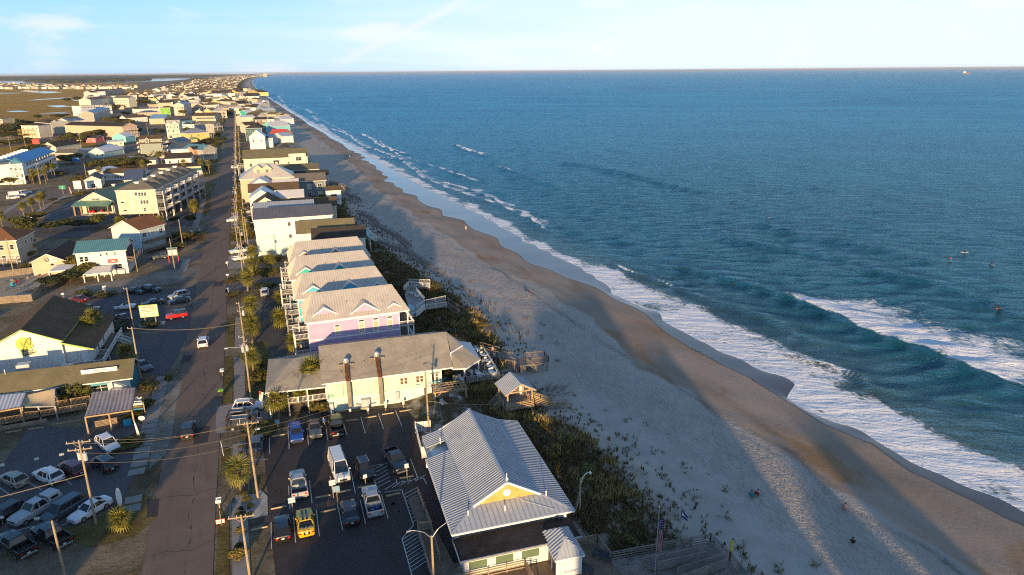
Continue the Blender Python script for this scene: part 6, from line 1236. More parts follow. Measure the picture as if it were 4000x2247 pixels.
part('wall_vent',MB().box(10.0,-.7,1.0,11.9,0,1.5),TRIM,ss);window(ss,'r',5,1.5,.9,1.2,SW+4.2,SDp);window(ss,'r',9,1.5,.9,1.2,SW+4.2,SDp);part('door',MB().box(SW+2.6,.5,1.2,SW+3.6,.6,3.2),TRIM,ss)
# bar with the tan roof
bA,bB=(-58,119.8),(-20.6,117.2);BW,brz=frame_of(bA,bB);br=thing('open_air_bar','long low bar with an olive shingle roof in front of the surf shop','restaurant',bA,brz)
part('wall',MB().box(.3,.5,0,BW-.3,6.0,3.0),SD['white'],br);me,F=gable_roof(BW,6.4,3.0,1.9,'x',.35,SH_OLIVE);part('roof',me,None,br)
part('gable_cladding',MB().box(BW-.28,.45,0,BW-.2,6.05,2.9).extrude(((BW-.28,.45,2.9),(BW-.28,6.05,2.9),(BW-.28,3.2,4.7)),(.08,0,0)),mat('blue_cladding',(.02,.18,.24),.7,.1),br)
sg=part('roof_sign',MB().box(BW-7.2,1.35,3.75,BW-2.0,1.45,4.65),TRIM,br,loc=None);DKT=mat('sign_black',(.03,.03,.03),.8);text(sg,'Shack Time',.38,(BW-4.5,1.32,4.35),(R_(90),0,0),DKT);text(sg,'Surf Lessons',.26,(BW-4.5,1.32,3.98),(R_(90),0,0),DKT)
part('sign_emblem',MB().tube((BW-2.5,1.33,4.2),(BW-2.5,1.345,4.2),.33,.33,16),DKT,sg);part('sign_emblem',MB().tube((BW-2.5,1.31,4.2),(BW-2.5,1.335,4.2),.28,.28,16),TRIM,sg)
window(br,'n',BW-4.6,1.0,2.0,1.3,BW,6,True).location.y=.5;part('awning',MB().hexa(((BW-6.2,-.4,2.45),(BW-3.4,-.4,2.45),(BW-3.4,.5,2.85),(BW-6.2,.5,2.85),(BW-6.2,-.4,2.5),(BW-3.4,-.4,2.5),(BW-3.4,.5,2.9),(BW-6.2,.5,2.9))),AQ,br);part('awning',MB().hexa(((BW-12.5,-1.6,2.3),(BW-7.6,-1.6,2.3),(BW-7.6,.4,2.7),(BW-12.5,.4,2.7),(BW-12.5,-1.6,2.34),(BW-7.6,-1.6,2.34),(BW-7.6,.4,2.74),(BW-12.5,.4,2.74))),mat('black_canvas',(.02,.02,.022),.9),br)
part('shelf',MB().box(BW-3.2,-.4,1.3,BW-.6,.4,1.4).box(BW-3.2,-.4,0,BW-.6,-.3,1.3),CER,br)
for u,y,hh,n_ in ((BW-18,3.0,1.1,'chimney_pipe'),(BW-20.5,6.6,1.4,'exhaust_fan')): part(n_,MB().tube((u,y,3.5),(u,y,4.4+hh),.5 if n_ == 'exhaust_fan' else .12,.5 if n_ == 'exhaust_fan' else .12,12).tube((u,y,4.4+hh),(u,y,4.6+hh),.62 if n_ == 'exhaust_fan' else .15,.5 if n_ == 'exhaust_fan' else .1,12),STEEL,br)
part('roof_unit',MB().box(BW-17.3,5.2,4.2,BW-15.4,6.6,5.3),CER,br);part('satellite_dish',MB().ball((BW-25.5,5.0,5.3),.55,12,6,0,.5).tube((BW-25.5,5.0,4.2),(BW-25.5,5.0,5.2),.04,.04,6),WOODL,br)
def canopy(name,label,pts,zt,sag,m,post_z,ribs=12,rise=.0,mp=None):
    """tent or tin cover on posts: four corners near-left, near-right, far-right, far-left"""
    c=pts[0];t=thing(name,label,'canopy',(c[0],c[1],0));P=[Vector((p[0]-c[0],p[1]-c[1],z)) for p,z in zip(pts,zt)];mb=MB();N=ribs*2
    G_=[[(P[0]*(1-u)+P[1]*u)*(1-v)+(P[3]*(1-u)+P[2]*u)*v+Vector((0,0,(.07 if i % 2 else 0)*(1 if ribs > 4 else 0)-sag*math.sin(u*3.14)*math.sin(v*3.14))) for i in range(N+1) for u in [i/N]] for v in [j/6 for j in range(7)]]
    for j in range(6):
        for i in range(N): mb.poly((G_[j][i],G_[j][i+1],G_[j+1][i+1],G_[j+1][i]))
    part('cover',mb,m,t)
    mb=MB()
    for a,b in ((0,1),(1,2),(2,3),(3,0)): mb.beam(P[a]-Vector((0,0,.16)),P[b]-Vector((0,0,.16)),.1,.2)
    part('frame',mb,mp or WOODL,t);mb=MB()
    for a,b in ((0,1),(2,3)):
        for s in (0,.5,1): q=P[a]*(1-s)+P[b]*s;mb.box(q.x-.1,q.y-.1,0,q.x+.1,q.y+.1,q.z-.1)
    part('post',mb,mp or WOODL,t);return t
CANV=mat('grey_mauve_canvas',(.30,.26,.25),.85,.15,.8,kind='weather')
canopy('canopy','large pleated grey fabric canopy on timber posts beside the bar',[(-25.15,105.26,2.8),(-19.11,105.05,2.8),(-19.27,111.87,3.3),(-25.25,112.54,3.3)],(2.8,2.8,3.3,3.3),.12,CANV,3,11)
canopy('canopy','striped tin canopy at the left edge over the bar terrace',[(-40.27,111.65,2.9),(-34.65,112.17,2.9),(-34.83,116.53,3.2),(-41.18,117.61,3.2)],(2.9,2.9,3.2,3.2),0,MT_WHITE,3,12)
canopy('shade_sail','tan triangular shade sail stretched over the bar terrace',[(-34.74,112.99,2.7),(-30.22,111.72,2.5),(-30.74,115.59,3.4),(-34.73,116.17,2.9)],(2.6,2.5,3.6,3.0),.45,mat('tan_sail',(.42,.34,.22),.85,.1),3,4,mp=STEEL)
bd=plank_deck('bar_terrace','timber terrace with picket rails in front of the low bar',[(-40.56,111.14,0.8),(-34.71,112.16,0.8),(-26.72,112.88,0.8),(-26.66,117.97,0.8),(-43.29,123.64,0.8)],.8,PLANKM,[[(-40.67,111.52,0.8),(-34.62,111.77,0.8)],[(-34.8,112.55,0.8),(-32.46,112.12,0.8),(-26.35,112.35,0.8)],[(-31.33,114.78,0.8),(-26.34,115.03,0.8)]],1.0,'terrace',.15,0,WOODL)
part('lattice',MB().extrude(((0,0,0),(9,.4,0),(9,.4,.65),(0,0,.65)),(0,.03,0)),WOOD,bd)
for i,(p,lb) in enumerate((((-27.97,110.25),'pale plank bumper nearest the canopy in the bar lot'),((-29.78,110.29),'second pale plank bumper from the canopy in the bar lot'),((-32.69,109.94),'third pale plank bumper from the canopy in the bar lot'),((-35.52,110.09),'pale plank bumper farthest left in the bar lot'))):
    t=thing('wheel_stop',lb,'wheel stop',p,R_(-3),'plank bumpers in the bar lot');part('block',MB().box(-1.0,-.1,0,1.0,.1,.14),WOODL,t);part('pin',MB().tube((-.7,0,.1),(-.7,0,.17),.04,.04,6).tube((.7,0,.1),(.7,0,.17),.04,.04,6),STEEL,t)
t=thing('planter_fence','low horizontal slat fence under the grey canopy','fence',(*(-24.57,106.76),0),R_(4))
for i in range(5): part('slat',MB().box(0,0,.1+.2*i,3.1,.05,.24+.2*i),WOOD,t)
part('post',MB().box(-.05,0,0,.05,.1,1.1).box(1.5,.05,0,1.6,.15,1.1).box(3.05,0,0,3.15,.1,1.1),WOOD,t)
t=thing('cooler_box','turquoise box standing at the canopy corner','cooler',(*(-20.14,105.97),0),.05);part('box',MB().box(-.5,-.3,0,.5,.3,.75),mat('turquoise_plastic',(.02,.38,.52),.5),t);part('lid',MB().box(-.53,-.33,.75,.53,.33,.84),MATS['turquoise_plastic'],t)
# sign of the bar: a tall board with hand emblem
t=thing('bar_sign','tall painted board with a white hand emblem and yellow lettering beside the canopy','sign',(*(-18.96,108.88),0),R_(-8));part('post',MB().box(-.9,0,0,-.75,.12,2.2).box(.8,0,0,.95,.12,2.2),WOODL,t);part('board',MB().box(-.75,.02,.75,.8,.1,1.55),DKT,t);text(t,'SURF CITY',.26,(.02,-.0,1.35),(R_(90),0,0),YEL);part('stripe',MB().box(-.65,-.0,.85,.7,.02,1.05),mat('sign_blue',(.05,.25,.45),.6),t)
part('panel',MB().box(-.85,.03,1.6,.75,.09,2.4),TRIM,t);mb=MB()                                           # hand: palm with five fingers
mb.extrude([(-.35,.0,2.3),(.35,.0,2.3),(.42,.0,2.75),(-.42,.0,2.75)],(0,.06,0))
for x,z,dx,dz in ((-.40,2.6,-.42,.22),(-.25,2.75,-.12,.16),(0,2.78,.0,.15),(.22,2.75,.1,.14),(.40,2.6,.42,.30)): mb.tube((x,.03,z),(x+dx,.03,z+dz),.11,.09,8)
part('hand_emblem',mb,TRIM,t)
t=thing('board_sign','small oval white sign with a blue wave low in the planting','sign',(*(-18.22,105.88),0),R_(-15));part('board',MB().extrude([(.5*math.cos(a),0,.75+.36*math.sin(a)) for a in np.linspace(0,6.283,20)[:-1]],(0,.06,0)),TRIM,t);part('wave',MB().path([(-.3,-.02,.7),(-.1,-.02,.85),(.1,-.02,.68),(.3,-.02,.8)],.03,5),MATS['sign_blue'],t);part('post',MB().box(-.05,.06,0,.05,.12,.6),WOOD,t)
# surf shop road sign
t=thing('shop_sign','big lime framed sign board lettered in brown beside the surf shop lot','sign',(*(-21.1,151.64),0),R_(-6));BRN=mat('sign_brown',(.06,.035,.02),.8);part('post',MB().box(-1.1,.05,0,-.9,.25,4.3).box(.9,.05,0,1.1,.25,4.3),WOODG,t)
part('frame',MB().box(-1.75,0,1.9,1.75,.12,4.55),LIME,t);part('board',MB().box(-1.6,-.03,2.02,1.6,.0,4.43),mat('sign_cream',(.70,.66,.54),.7,.05),t)
text(t,'SPINNAKER',.50,(0,-.04,4.02),(R_(90),0,0),BRN,ext=.015);text(t,'\u00b7 SURF SHOP \u00b7',.34,(0,-.04,2.55),(R_(90),0,0),BRN,ext=.015)
mb=MB();ln=lambda pts,r_=.025: mb.path([(x,-.05,z) for x,z in pts],r_,5)
ln([(-1.35,3.62),(1.35,3.70),(1.4,3.2),(1.2,2.6),(.8,2.3)]);ln([(-1.35,3.62),(-1.4,3.1),(-1.15,2.55),(-.8,2.28)]);ln([(-1.3,3.45),(-.7,3.42),(-.2,3.1),(0,3.0),(.25,3.2),(.6,3.5),(1.3,3.58)],.04);ln([(-.75,4.3),(-.3,4.4),(.3,4.4),(.6,4.34)])
for k in range(6): ln([(-1.1+.16*k,3.38-.02*k),(-1.0+.18*k,3.05-.02*k)],.012);ln([(.45+.15*k,3.2+.05*k),(.4+.15*k,2.95+.05*k)],.012)
part('emblem',mb,BRN,t);part('planter',MB().box(-2.2,-.6,0,2.6,.9,.45),CONC,t)
# ---------------- white building with the teal roof, the pink hall, the tan house
t=house('cafe','white two-storey building with a teal metal roof and a red pirate banner','building',(-41.8,198.6),(-30.5,197.8),9.5,6.4,SD['white'],MT_TEAL,'gx',1.9,0,.5,[],seams=.5)
for u,w,hh,z in ((1.1,.8,1.3,4.0),(2.2,.8,1.3,4.0),(5.6,.45,.7,5.1),(7.0,.45,.7,5.2),(8.9,.45,.7,5.2),(6.6,1.0,.5,2.0),(8.7,.8,1.3,1.4),(9.6,.8,1.3,1.4),(2.0,1.2,.9,1.2)): window(t,'n',u,z,w,hh,11.3,9.5,True,'d' if hh > .6 else 'b')
bn=part('banner',MB().box(7.0,-.08,3.1,9.2,-.02,4.1),mat('banner_red',(.40,.06,.05),.8,.3,3),t);part('emblem',MB().ball((8.1,-.1,3.68),.22,10,6,0,1.0).box(7.95,-.12,3.38,8.25,-.08,3.5).beam((7.4,-.1,3.3),(8.8,-.1,3.75),.04,.09).beam((8.8,-.1,3.3),(7.4,-.1,3.75),.04,.09),CHM,bn)
deck(t,11.3,.2,13.4,9,3.4,'nrf',PLANKM,WOOD,True,.25,1.0,0,'porch',2,6.3);part('porch_wall',MB().box(11.3,.4,3.4,11.35,9,6.2),mat('dark_interior2',(.06,.05,.045),.9),t)
canopy('canopy','white shed canopy against the cafe wall',[(-39.72,192.32,2.3),(-33.57,191.43,2.3),(-33.85,196.41,2.8),(-38.1,196.39,2.8)],(2.3,2.3,2.9,2.9),0,MT_WHITE,3,6,mp=WHITE);canopy('canopy','white canopy with a pale blue top beside the pink hall',[(-48.39,198.56,2.2),(-43.37,198.66,2.2),(-42.74,202.48,2.7),(-47.38,203.52,2.7)],(2.3,2.3,2.7,2.7),0,mat('white_canvas',(.60,.62,.66),.8),3,3,mp=WHITE)
t=house('hall','low peach pink hall with a dark gable roof and painted sign','building',(-53.2,205),(-45.6,203.8),15,3.6,SD['peach'],SH_DARK,'gy',1.9,0,.4,[]);EMB=mat('emblem_green',(.05,.06,.02),.8)
sg=part('wall_sign',MB().box(4.1,-.06,3.3,5.8,-.01,4.55),CHM,t);part('sign_emblem',MB().tube((3.5,-.07,4.05),(3.5,-.01,4.05),.6,.6,16),EMB,sg);mb=MB()
for k in range(7): a=k*1.05;r_=.36 if k < 6 else 0;mb.tube((3.5+r_*math.cos(a),-.10,4.05+r_*math.sin(a)),(3.5+r_*math.cos(a),-.06,4.05+r_*math.sin(a)),.12,.12,7)
part('emblem_spot',mb,CHM,sg);text(sg,'SURF',.5,(4.95,-.08,4.0),(R_(90),0,0),EMB);part('arched_window',MB().extrude([(4.6+.5*math.cos(a),-.04,2.4+.6*math.sin(a)) for a in np.linspace(0,3.1416,10)],(0,.04,0)),GLASS,t);part('window_arch',MB().path([(4.6+.55*math.cos(a),-.05,2.4+.65*math.sin(a)) for a in np.linspace(0,3.1416,10)],.06,5),TRIM,t)
t=house('beach_house','tan two-storey house with a red-brown hip roof at the left edge','house',(-69.5,221.8),(-59.8,220.3),11,6.6,SD['tan'],SH_RED,'hip',2.8,0,.5,[('n',4.2,4,.9,1.3),('n',1.2,4,.9,1.3),('r',4.2,3,.8,1.2)],True);deck(t,3,-2.2,10,0,1.4,'nlr',PLANKM,WHITE,True,.2);
t=house('beach_house','white house with a rust brown gable roof behind the teal roofed cafe','house',(-37.34,226.26),(-29.3,219.39),9,7.0,SD['pale_blue'],SH_RED,'gy',2.4,0,.5,[('r',4.5,3,1.2,1.3)],True);deck(t,t['w'],0,t['w']+2.4,9,3.4,'nrf',PLANKM,WOOD,True,.25,1.0,0,'deck',2);deck(t,t['w'],0,t['w']+2.4,9,.9,'nr',PLANKM,WOOD,True,.25,1.0,0,'deck',2)
# green roofed shop with an entrance porch
gA,gB=(-57.6,295.4),(-45.8,291.2);t=house('market','cream market with green metal roofs and red flowers under its porch','shop',gA,gB,34,4.6,SD['cream'],MT_DGREEN,'gy',3.4,0,.6,[('r',1.4,6,1.4,1.3)],False,seams=.7);GW=t['w']
part('porch_roof',MB().hexa(((-.8,-4.2,3.5),(GW+.4,-4.2,3.5),(GW+.4,0,4.8),(-.8,0,4.8),(-.8,-4.2,3.66),(GW+.4,-4.2,3.66),(GW+.4,0,4.96),(-.8,0,4.96))),MT_GREEN,t);part('porch_post',MB().box(-.3,-4,0,.3,-3.4,3.5).box(2.2,-4,0,2.8,-3.4,3.5).box(GW-.5,-4,0,GW-.1,-3.6,3.5),mat('stone_post',(.26,.18,.11),.9,.3,3),t)
part('side_roof',MB().hexa(((-4.5,6,3.3),(0,6,5.2),(0,26,5.2),(-4.5,26,3.3),(-4.5,6,3.46),(0,6,5.36),(0,26,5.36),(-4.5,26,3.46))),MT_GREEN,t);part('side_wall',MB().box(-4,6.4,0,0,25,3.4),SD['cream'],t);window(t,'n',GW/2,5.1,3.0,.6,GW,34,False,'d');part('shopfront',MB().box(3,-.05,.6,GW-1,0,3.0),GLASS,t)
part('flower_display',MB().ball((4.2,-1.6,1.1),.55,8,5).ball((5.6,-1.8,1.1),.6,8,5).ball((8.6,-1.5,1.2),.5,8,5),mat('red_flowers',(.45,.02,.02),.8,.4,6),t);mb=MB();railing(mb,((3.2,-4.0),(GW-.6,-4.0)),0,.9,.25);part('railing',mb,WHITE,t)
part('roof_vent',MB().tube((GW/2,14,7.8),(GW/2,14,8.6),.5,.5,10).tube((GW/2,14,8.6),(GW/2,14,8.9),.8,.8,10),TRIM,t)
# grey townhouse terrace: six units in a row on piles
TN_=['nearest grey townhouse of the terrace, its long side wall facing the lot','second grey townhouse of the terrace from the near end','third grey townhouse of the terrace from the near end','fourth grey townhouse of the terrace from the near end','fifth grey townhouse of the terrace from the near end','farthest grey townhouse of the terrace']
ta,tb=Vector((-41.5,272.5)),Vector((-35.2,268.6));td=Vector(((tb-ta).y,-(tb-ta).x)).normalized()*-1
for i in range(6):
    o=ta+Vector((math.sin(R_(13)),math.cos(R_(13))))*i*8.6;e=o+Vector((12.6,-3.0))
    t=house('townhouse',TN_[i],'townhouse',o,e,8.3,11.0,SD['beige'] if i == 0 else SD['grey'],SH_GREY,'hip',2.0,2.6,.4,[('n',9.2,1,.9,1.1)] if i == 0 else [],i == 0,'grey townhouses in a stepped terrace')
    if i == 0:
        for u,z,n_ in ((7.6,9.0,3),(7.9,6.2,3)):
            for k in range(n_): window(t,'n',u+k*.95,z,.7,1.2,12,8,True)
        window(t,'n',1.6,6.6,1.1,.5,12,8,True,'d',False);window(t,'n',2.0,3.7,1.2,.5,12,8,True,'d',False);window(t,'n',8.6,3.6,.7,1.1,12,8,True)
        part('corner_trim',MB().box(4.6,-.08,2.6,4.85,0,11).box(7.0,-.08,2.6,7.2,0,11),TRIM,t)
    part('cupola',MB().box(5.4,3.4,12.6,6.6,4.6,13.3).box(5.1,3.1,13.3,6.9,4.9,13.5),TRIM,t)
    for z in (3.6,6.4,9.2): deck(t,12.9,.3,15.4,7.8,z,'nrf',PLANKM,WHITE,z < 4,.25,.95,0,'balcony')
    part('balcony_post',MB().box(15.2,.3,3.6,15.4,.5,10.4).box(15.2,7.6,3.6,15.4,7.8,10.4),WHITE,t);part('balcony_door',MB().box(12.9,2,3.7,12.96,6,5.7).box(12.9,2,6.5,12.96,6,8.5),GLASS,t)
# ================================================================ THE TOWN FURTHER OFF
def hs(label,A,B,D_,h,wall,roofm,roof='gx',rise=1.8,rows=(),cat='house',z0=0.0,name=None,seams=0.0,group=None,ov=.45,cap=None):
    A,B=(A[0],A[1]),(B[0],B[1])
    W_=math.dist(A,B)
    rows=[(f,z,max(1,min(n_ if n_ != 6 else 40,int((W_ if f in 'nf' else D_)/(3.2 if n_ == 6 and W_ > 20 else w*1.35)))),w,hh) for f,z,n_,w,hh in rows]
    return house(name or {'house': 'house','motel': 'motel','apartments': 'apartment_building','shop': 'shop','warehouse': 'warehouse','hotel': 'hotel'}[cat],label,cat,A,B,D_,h,SD[wall] if isinstance(wall,str) else wall,roofm,roof,rise,z0,ov,rows,False,group,seams)
w2=lambda z=4.0,n_=3: [('n',z,n_,.9,1.3)]
w3=lambda n_=3: [('n',7.2,n_,.9,1.3),('n',4.2,n_,.9,1.3)]
PALEY=side('pale_yellow_siding',(.62,.55,.36));CREAMY=side('ivory_siding',(.66,.62,.52))
# -------- west of the road, block by block
t=hs('long low pale yellow motel with a dark roof behind three palms',(-43.6,397.4,3.4),(-19.5,397.5,3.4),9,3.4,PALEY,SH_DARK,'gx',1.5,[('n',1.0,9,1.2,1.3)],'motel')
t=hs('low motel wing with a pale green car porch facing the road',(-29.7,382.9,2.8),(-18.7,384.2,2.8),5,2.8,'mint',MT_GREEN,'gx',.9,[('n',.6,3,1.4,1.6)],'motel')
hs('long low house with a brown roof half hidden by the motel palms',(-58.6,387,3.2),(-45.9,387.2,3.2),9,3.2,'cream',SH_BROWN,'gx',1.6,w2(1.1,4))
hs('white house with a broad dark roof right behind the yellow motel',(-37.2,416.1,6),(-24.5,415.3,6),11,6.0,'white',SH_DARK,'gx',2.4,[('n',3.6,3,.9,1.5)])
hs('white flat-roofed annex behind the white house with the dark roof',(-37.1,459.3,6.4),(-24.4,458,6.4),6,6.4,'white',MT_WHITE,'flat',0)
t=hs('house with a teal metal roof and an orange gable front',(-31.3,466.6,6.2),(-19.9,453.1,6.2),10,6.2,'grey',MT_TEAL,'gx',2.6,w2(3.4));
o=dormer(t,t['w']*.56,-2.4,3.6,6.4,5.5,SD['terracotta'],SH_DARK,1.7,2.8,False);part('gable_wall',MB().box(t['w']*.56-3.2,-2.4,.4,t['w']*.56+3.2,0,3.7),SD['terracotta'],t)
for du in (-1.4,1.6): link('window',window_mesh(.9,1.1,'d')[2],t,(t['w']*.56+du,-2.4,4.2))
deck(t,t['w'],-2,t['w']+3,6,3.6,'nr',PLANKM,WHITE,True,.3)
t=hs('tall sage green house with brown roofs and side balconies',(-56.9,492.9,10.6),(-44.5,492.7,10.6),10,10.6,'sage',SH_BROWN,'gx',2.0,[('n',9.0,4,.8,.5),('n',5.9,2,.9,.6),('n',2.8,3,.9,.6)])
W4=t['w'];part('eave_roof',MB().hexa(((-.3,-1.0,7.9),(W4+.3,-1.0,7.9),(W4+.3,.1,8.7),(-.3,.1,8.7),(-.3,-1.0,8.05),(W4+.3,-1.0,8.05),(W4+.3,.1,8.85),(-.3,.1,8.85))),SH_BROWN,t);part('lower_wall',MB().box(.4,-.9,1.5,W4-.4,0,8.0),SD['sage'],t);dormer(t,W4*.35,-.95,8.3,2.4,3,SD['sage'],SH_BROWN,1.1,2.2)
for z in (2.6,5.2,7.8): deck(t,-1.9,.3,0,8,z,'nl',PLANKM,WHITE,z < 3,.35);deck(t,W4,.3,W4+2.4,8,z,'nr',PLANKM,WHITE,z < 3,.35)
stairs(t,(W4*.56,-1.3,3.2),(W4*.24,-1.5,0),1.2,WOODL,WOODL)
hs('small peach flat-roofed house with a front bay window',(-62.1,454.1,3.1),(-51.7,457.6,3.1),8,3.1,'peach',MT_WHITE,'flat',0,w2(1.0,3));hs('tiny white cottage below the sage green house',(-49.4,444,2.8),(-44.8,443.2,2.8),7,2.8,'white',SH_GREY,'gx',1.1,w2(.9,3));hs('small white cottage with a rounded brown roof beside the sage house',(-44.6,468.4,3),(-40.8,460.6,3),6,3.0,'cream',SH_RED,'gy',1.5,w2(1,1))
hs('pinkish gabled house between the sage and the yellow houses',(-46.6,539.6,4.4),(-36.7,534.7,4.4),14,4.4,'peach',MT_SLATE,'gy',2.6);hs('low pink and grey house in front of the pinkish gable',(-47.1,520.2,4.2),(-42.8,518.1,4.2),9,4.2,'grey',SH_BROWN,'gx',1.2,w2(1.4,2))
hs('aqua blue gabled house beside the apartment block',(-88.6,610,4.2),(-79,605.2,4.2),12,4.2,'aqua',MT_WHITE,'gy',2.6,[('n',1,2,.9,1.4)]);hs('low cream cottage in front of the aqua gable',(-87.2,575.3,3),(-77.2,576.9,3),7,3.0,'cream',MT_WHITE,'gx',.9,w2(1,3))
t=hs('long apartment block with a peach gable front and balconies',(-85.1,642.9,9.4),(-75.8,653.9,9.4),62,9.4,'peach',SH_DARK,'gy',2.6,[('n',6.6,4,1.1,1.5),('n',3.6,4,1.1,1.5),('r',6.6,12,1.2,1.3),('r',3.6,12,1.2,1.3)],'apartments')
for z in (3.0,6.0): deck(t,0,-1.6,t['w'],0,z,'nlr',PLANKM,WHITE,z < 4,.35)
t=hs('tall narrow white house with stacked front balconies and a pale roof',(-51.3,623.2,11),(-41.9,621.5,11),10,11,'cream',MT_TAN,'gx',3.2,[('n',8.4,4,.9,1.6),('n',5.2,3,.9,1.6),('n',.6,2,2.4,2.0)]);dormer(t,t['w']*.74,-.4,10.2,4.0,4,SD['cream'],MT_TAN,1.9,1.6);dormer(t,t['w']*.24,-.4,10.2,3.0,4,SD['cream'],MT_TAN,1.5,.9,False)
for z in (3.4,7.0): deck(t,t['w']*.45,-1.5,t['w'],0,z,'nr',PLANKM,WHITE,z < 4,.35)
t=hs('yellow house with a dark grey hip roof beside the road',(-34.2,585.2,6.2),(-19.5,593.6,6.2),12,6.2,'yellow',MT_GREY,'hip',3.2,[('n',3.6,3,.9,1.3)]);deck(t,t['w'],.3,t['w']+2.2,9,3.2,'nr',PLANKM,WHITE,True,.3);part('lean_to_roof',MB().hexa(((.4,-3.2,2.0),(5.6,-3.2,2.0),(5.6,0,3.2),(.4,0,3.2),(.4,-3.2,2.15),(5.6,-3.2,2.15),(5.6,0,3.35),(.4,0,3.35))),MT_GREEN,t);part('lean_to_wall',MB().box(.6,-3.0,0,5.4,0,2.0),SD['yellow'],t)
t=hs('long grey-lilac house with a grey roof and corner balconies',(-32.4,675.9,7.6),(-17.4,668,7.6),11,7.6,'grey',SH_GREY,'gx',2.0,w3(2));deck(t,t['w']-.2,0,t['w']+3.4,9,4.4,'nr',PLANKM,WHITE,True,.3,1.0,0,'balcony',0,7.4)
hs('aqua roofed flat hall behind the narrow white house',(-48.3,751.9,4.5),(-39.1,751.1,4.5),14,4.5,'mint',metal('aqua_metal_roof',(.16,.36,.36)),'gx',1.2);hs('low white cottage with a dark hip roof behind the yellow house',(-48.4,741.8,3.4),(-36.6,739.5,3.4),8,3.4,'white',SH_DARK,'hip',1.5,w2(1,4))
hs('wide low building with a dark brown roof and a white gablet',(-42.9,857.7,4.6),(-19.9,850.5,4.6),22,4.6,'tan',SH_BROWN,'gx',3.2,w2(1.4,5),'shop');hs('long tan low wall of a flat store in front of the brown roof',(-37.7,817.8,3.6),(-18.4,814.1,3.6),12,3.6,'tan',SH_TAN,'gx',1.0,[],'shop')
t=hs('big warehouse under a pale blue metal roof',(-81.6,813.1,5.4),(-67.4,812,5.4),46,5.4,'tan',metal('pale_blue_metal_roof',(.26,.40,.46)),'gx',3.2,[],'warehouse');hs('brown roofed motel next to the blue warehouse',(-107.4,850,5),(-88.3,862.6,5),13,5.0,'white',SH_BROWN,'gx',2.4,w2(1.4,6),'motel')
hs('small deep blue shed beside the warehouse',(-69.2,847,4),(-64,847.2,4),12,4.0,side('deep_blue_siding',(.03,.10,.30)),MT_WHITE,'flat',0,[],'shop')
t=hs('bright green three-storey building with white windows',(-82.9,971.2,9.5),(-72.9,972.6,9.5),14,9.5,'green',SH_GREY,'flat',0,[('n',6.4,3,.9,1.3),('n',3.2,3,.9,1.3)],'shop');hs('flat white store left of the green building',(-115.2,1042.6,5.5),(-90.5,1055.7,5.5),20,5.5,'white',SH_TAN,'flat',0,w2(2.4,8),'shop');hs('grey hip-roofed store below the flat white store',(-107,984,3.8),(-85.6,991.6,3.8),16,3.8,'tan',MT_SLATE,'hip',2.2,w2(1,6),'shop')
t=hs('white four-storey apartments with balconies beside the green building',(-68,970,13),(-56.5,968,13),40,13,'beige',MT_GREY,'gy',2.6,[('n',2,4,1.0,1.5),('n',5,4,1.0,1.5),('n',8,4,1.0,1.5)],'apartments')
for z in (3.4,6.6,9.8): deck(t,t['w']*.45,-1.8,t['w'],0,z,'nlr',PLANKM,WHITE,z < 4,.5)
hs('cream gabled cottage on the corner before the wide brown roof',(-44.6,979.3,3.6),(-36.1,974.5,3.6),10,3.6,'cream',SH_BROWN,'gy',2.2);hs('butter yellow gabled house on the corner block',(-33.8,958.5,5.6),(-25.1,949.5,5.6),12,5.6,'yellow',SH_BROWN,'gy',2.6,w2(2.6,2));hs('small sage blue gabled house by the road crossing',(-23.6,965.4,5),(-16.1,961.2,5),10,5.0,'aqua',MT_GREY,'gy',1.8,w2(2.4,2))
t=hs('white house with many balconies and a dark cap roof north of the crossing',(-32.4,1040.5,9),(-17.2,1048.9,9),12,9.0,'white',SH_BROWN,'hip',2.4,w3(4));hs('dark pyramid-roofed house in front of the balconied white house',(-31.4,1060.1,5),(-20.5,1053.7,5),10,5.0,'cream',SH_DARK,'hip',2.6,w2(2,3))
hs('cream house with a brown hip roof near the far crossing',(-23.6,1197.4,8.5),(-5.1,1163.5,8.5),15,8.5,'cream',SH_BROWN,'hip',3.4,w3(5));hs('cream house with a gable front beside the far crossing',(-3.6,1120.4,8.5),(9.1,1064,8.5),15,8.5,'cream',SH_DARK,'gy',3.4,w3(3));hs('low grey garage by the far crossing',(-3.7,1048.1,3.4),(8.8,1057,3.4),10,3.4,'grey',MT_WHITE,'flat',0)
# -------- left: hotel with the blue roof and what stands round it
qa,qb=(-96.6,391.4,9.6),(-94,447.4,9.6)
HT=thing('hotel','three-storey white hotel with a bright blue roof and open galleries','hotel',(qa[0],qa[1],0),math.atan2(qb[1]-qa[1],qb[0]-qa[0]));HL=math.dist(qa[:2],qb[:2])
part('wall',MB().box(0,2.2,0,HL,15,9.4),SD['white'],HT);part('roof',MB().hexa(((-.4,-.3,9.5),(HL+.4,-.3,9.5),(HL+.4,6.0,12.2),(-.4,6.0,12.2),(-.4,-.3,9.75),(HL+.4,-.3,9.75),(HL+.4,6.0,12.45),(-.4,6.0,12.45))),MT_BLUE,HT);part('roof_terrace',MB().box(0,6,9.4,HL,15,9.6),CONC,HT)
for z in (.6,3.6,6.6): part('gallery',MB().box(0,0,z-.2,HL,2.2,z).box(0,0,z,HL,.1,z+1.0),WHITE,HT)
n_=int(HL/4.4)
for i in range(n_):
    for z in (.7,3.7,6.7): part('door',MB().box((i+.25)*HL/n_,2.12,z,(i+.62)*HL/n_,2.2,z+2.1),GLASS,HT)
for i in range(n_+1): part('column',MB().box(i*HL/n_-.12,.0,0,i*HL/n_+.12,.2,9.5),TRIM,HT)
for i in range(10): part('divider',MB().box(3+i*(HL-6)/9,11.5,9.6,3.2+i*(HL-6)/9,15,11.6),TRIM,HT)
part('parapet',MB().box(0,14.8,9.4,HL,15,10.8),TRIM,HT)
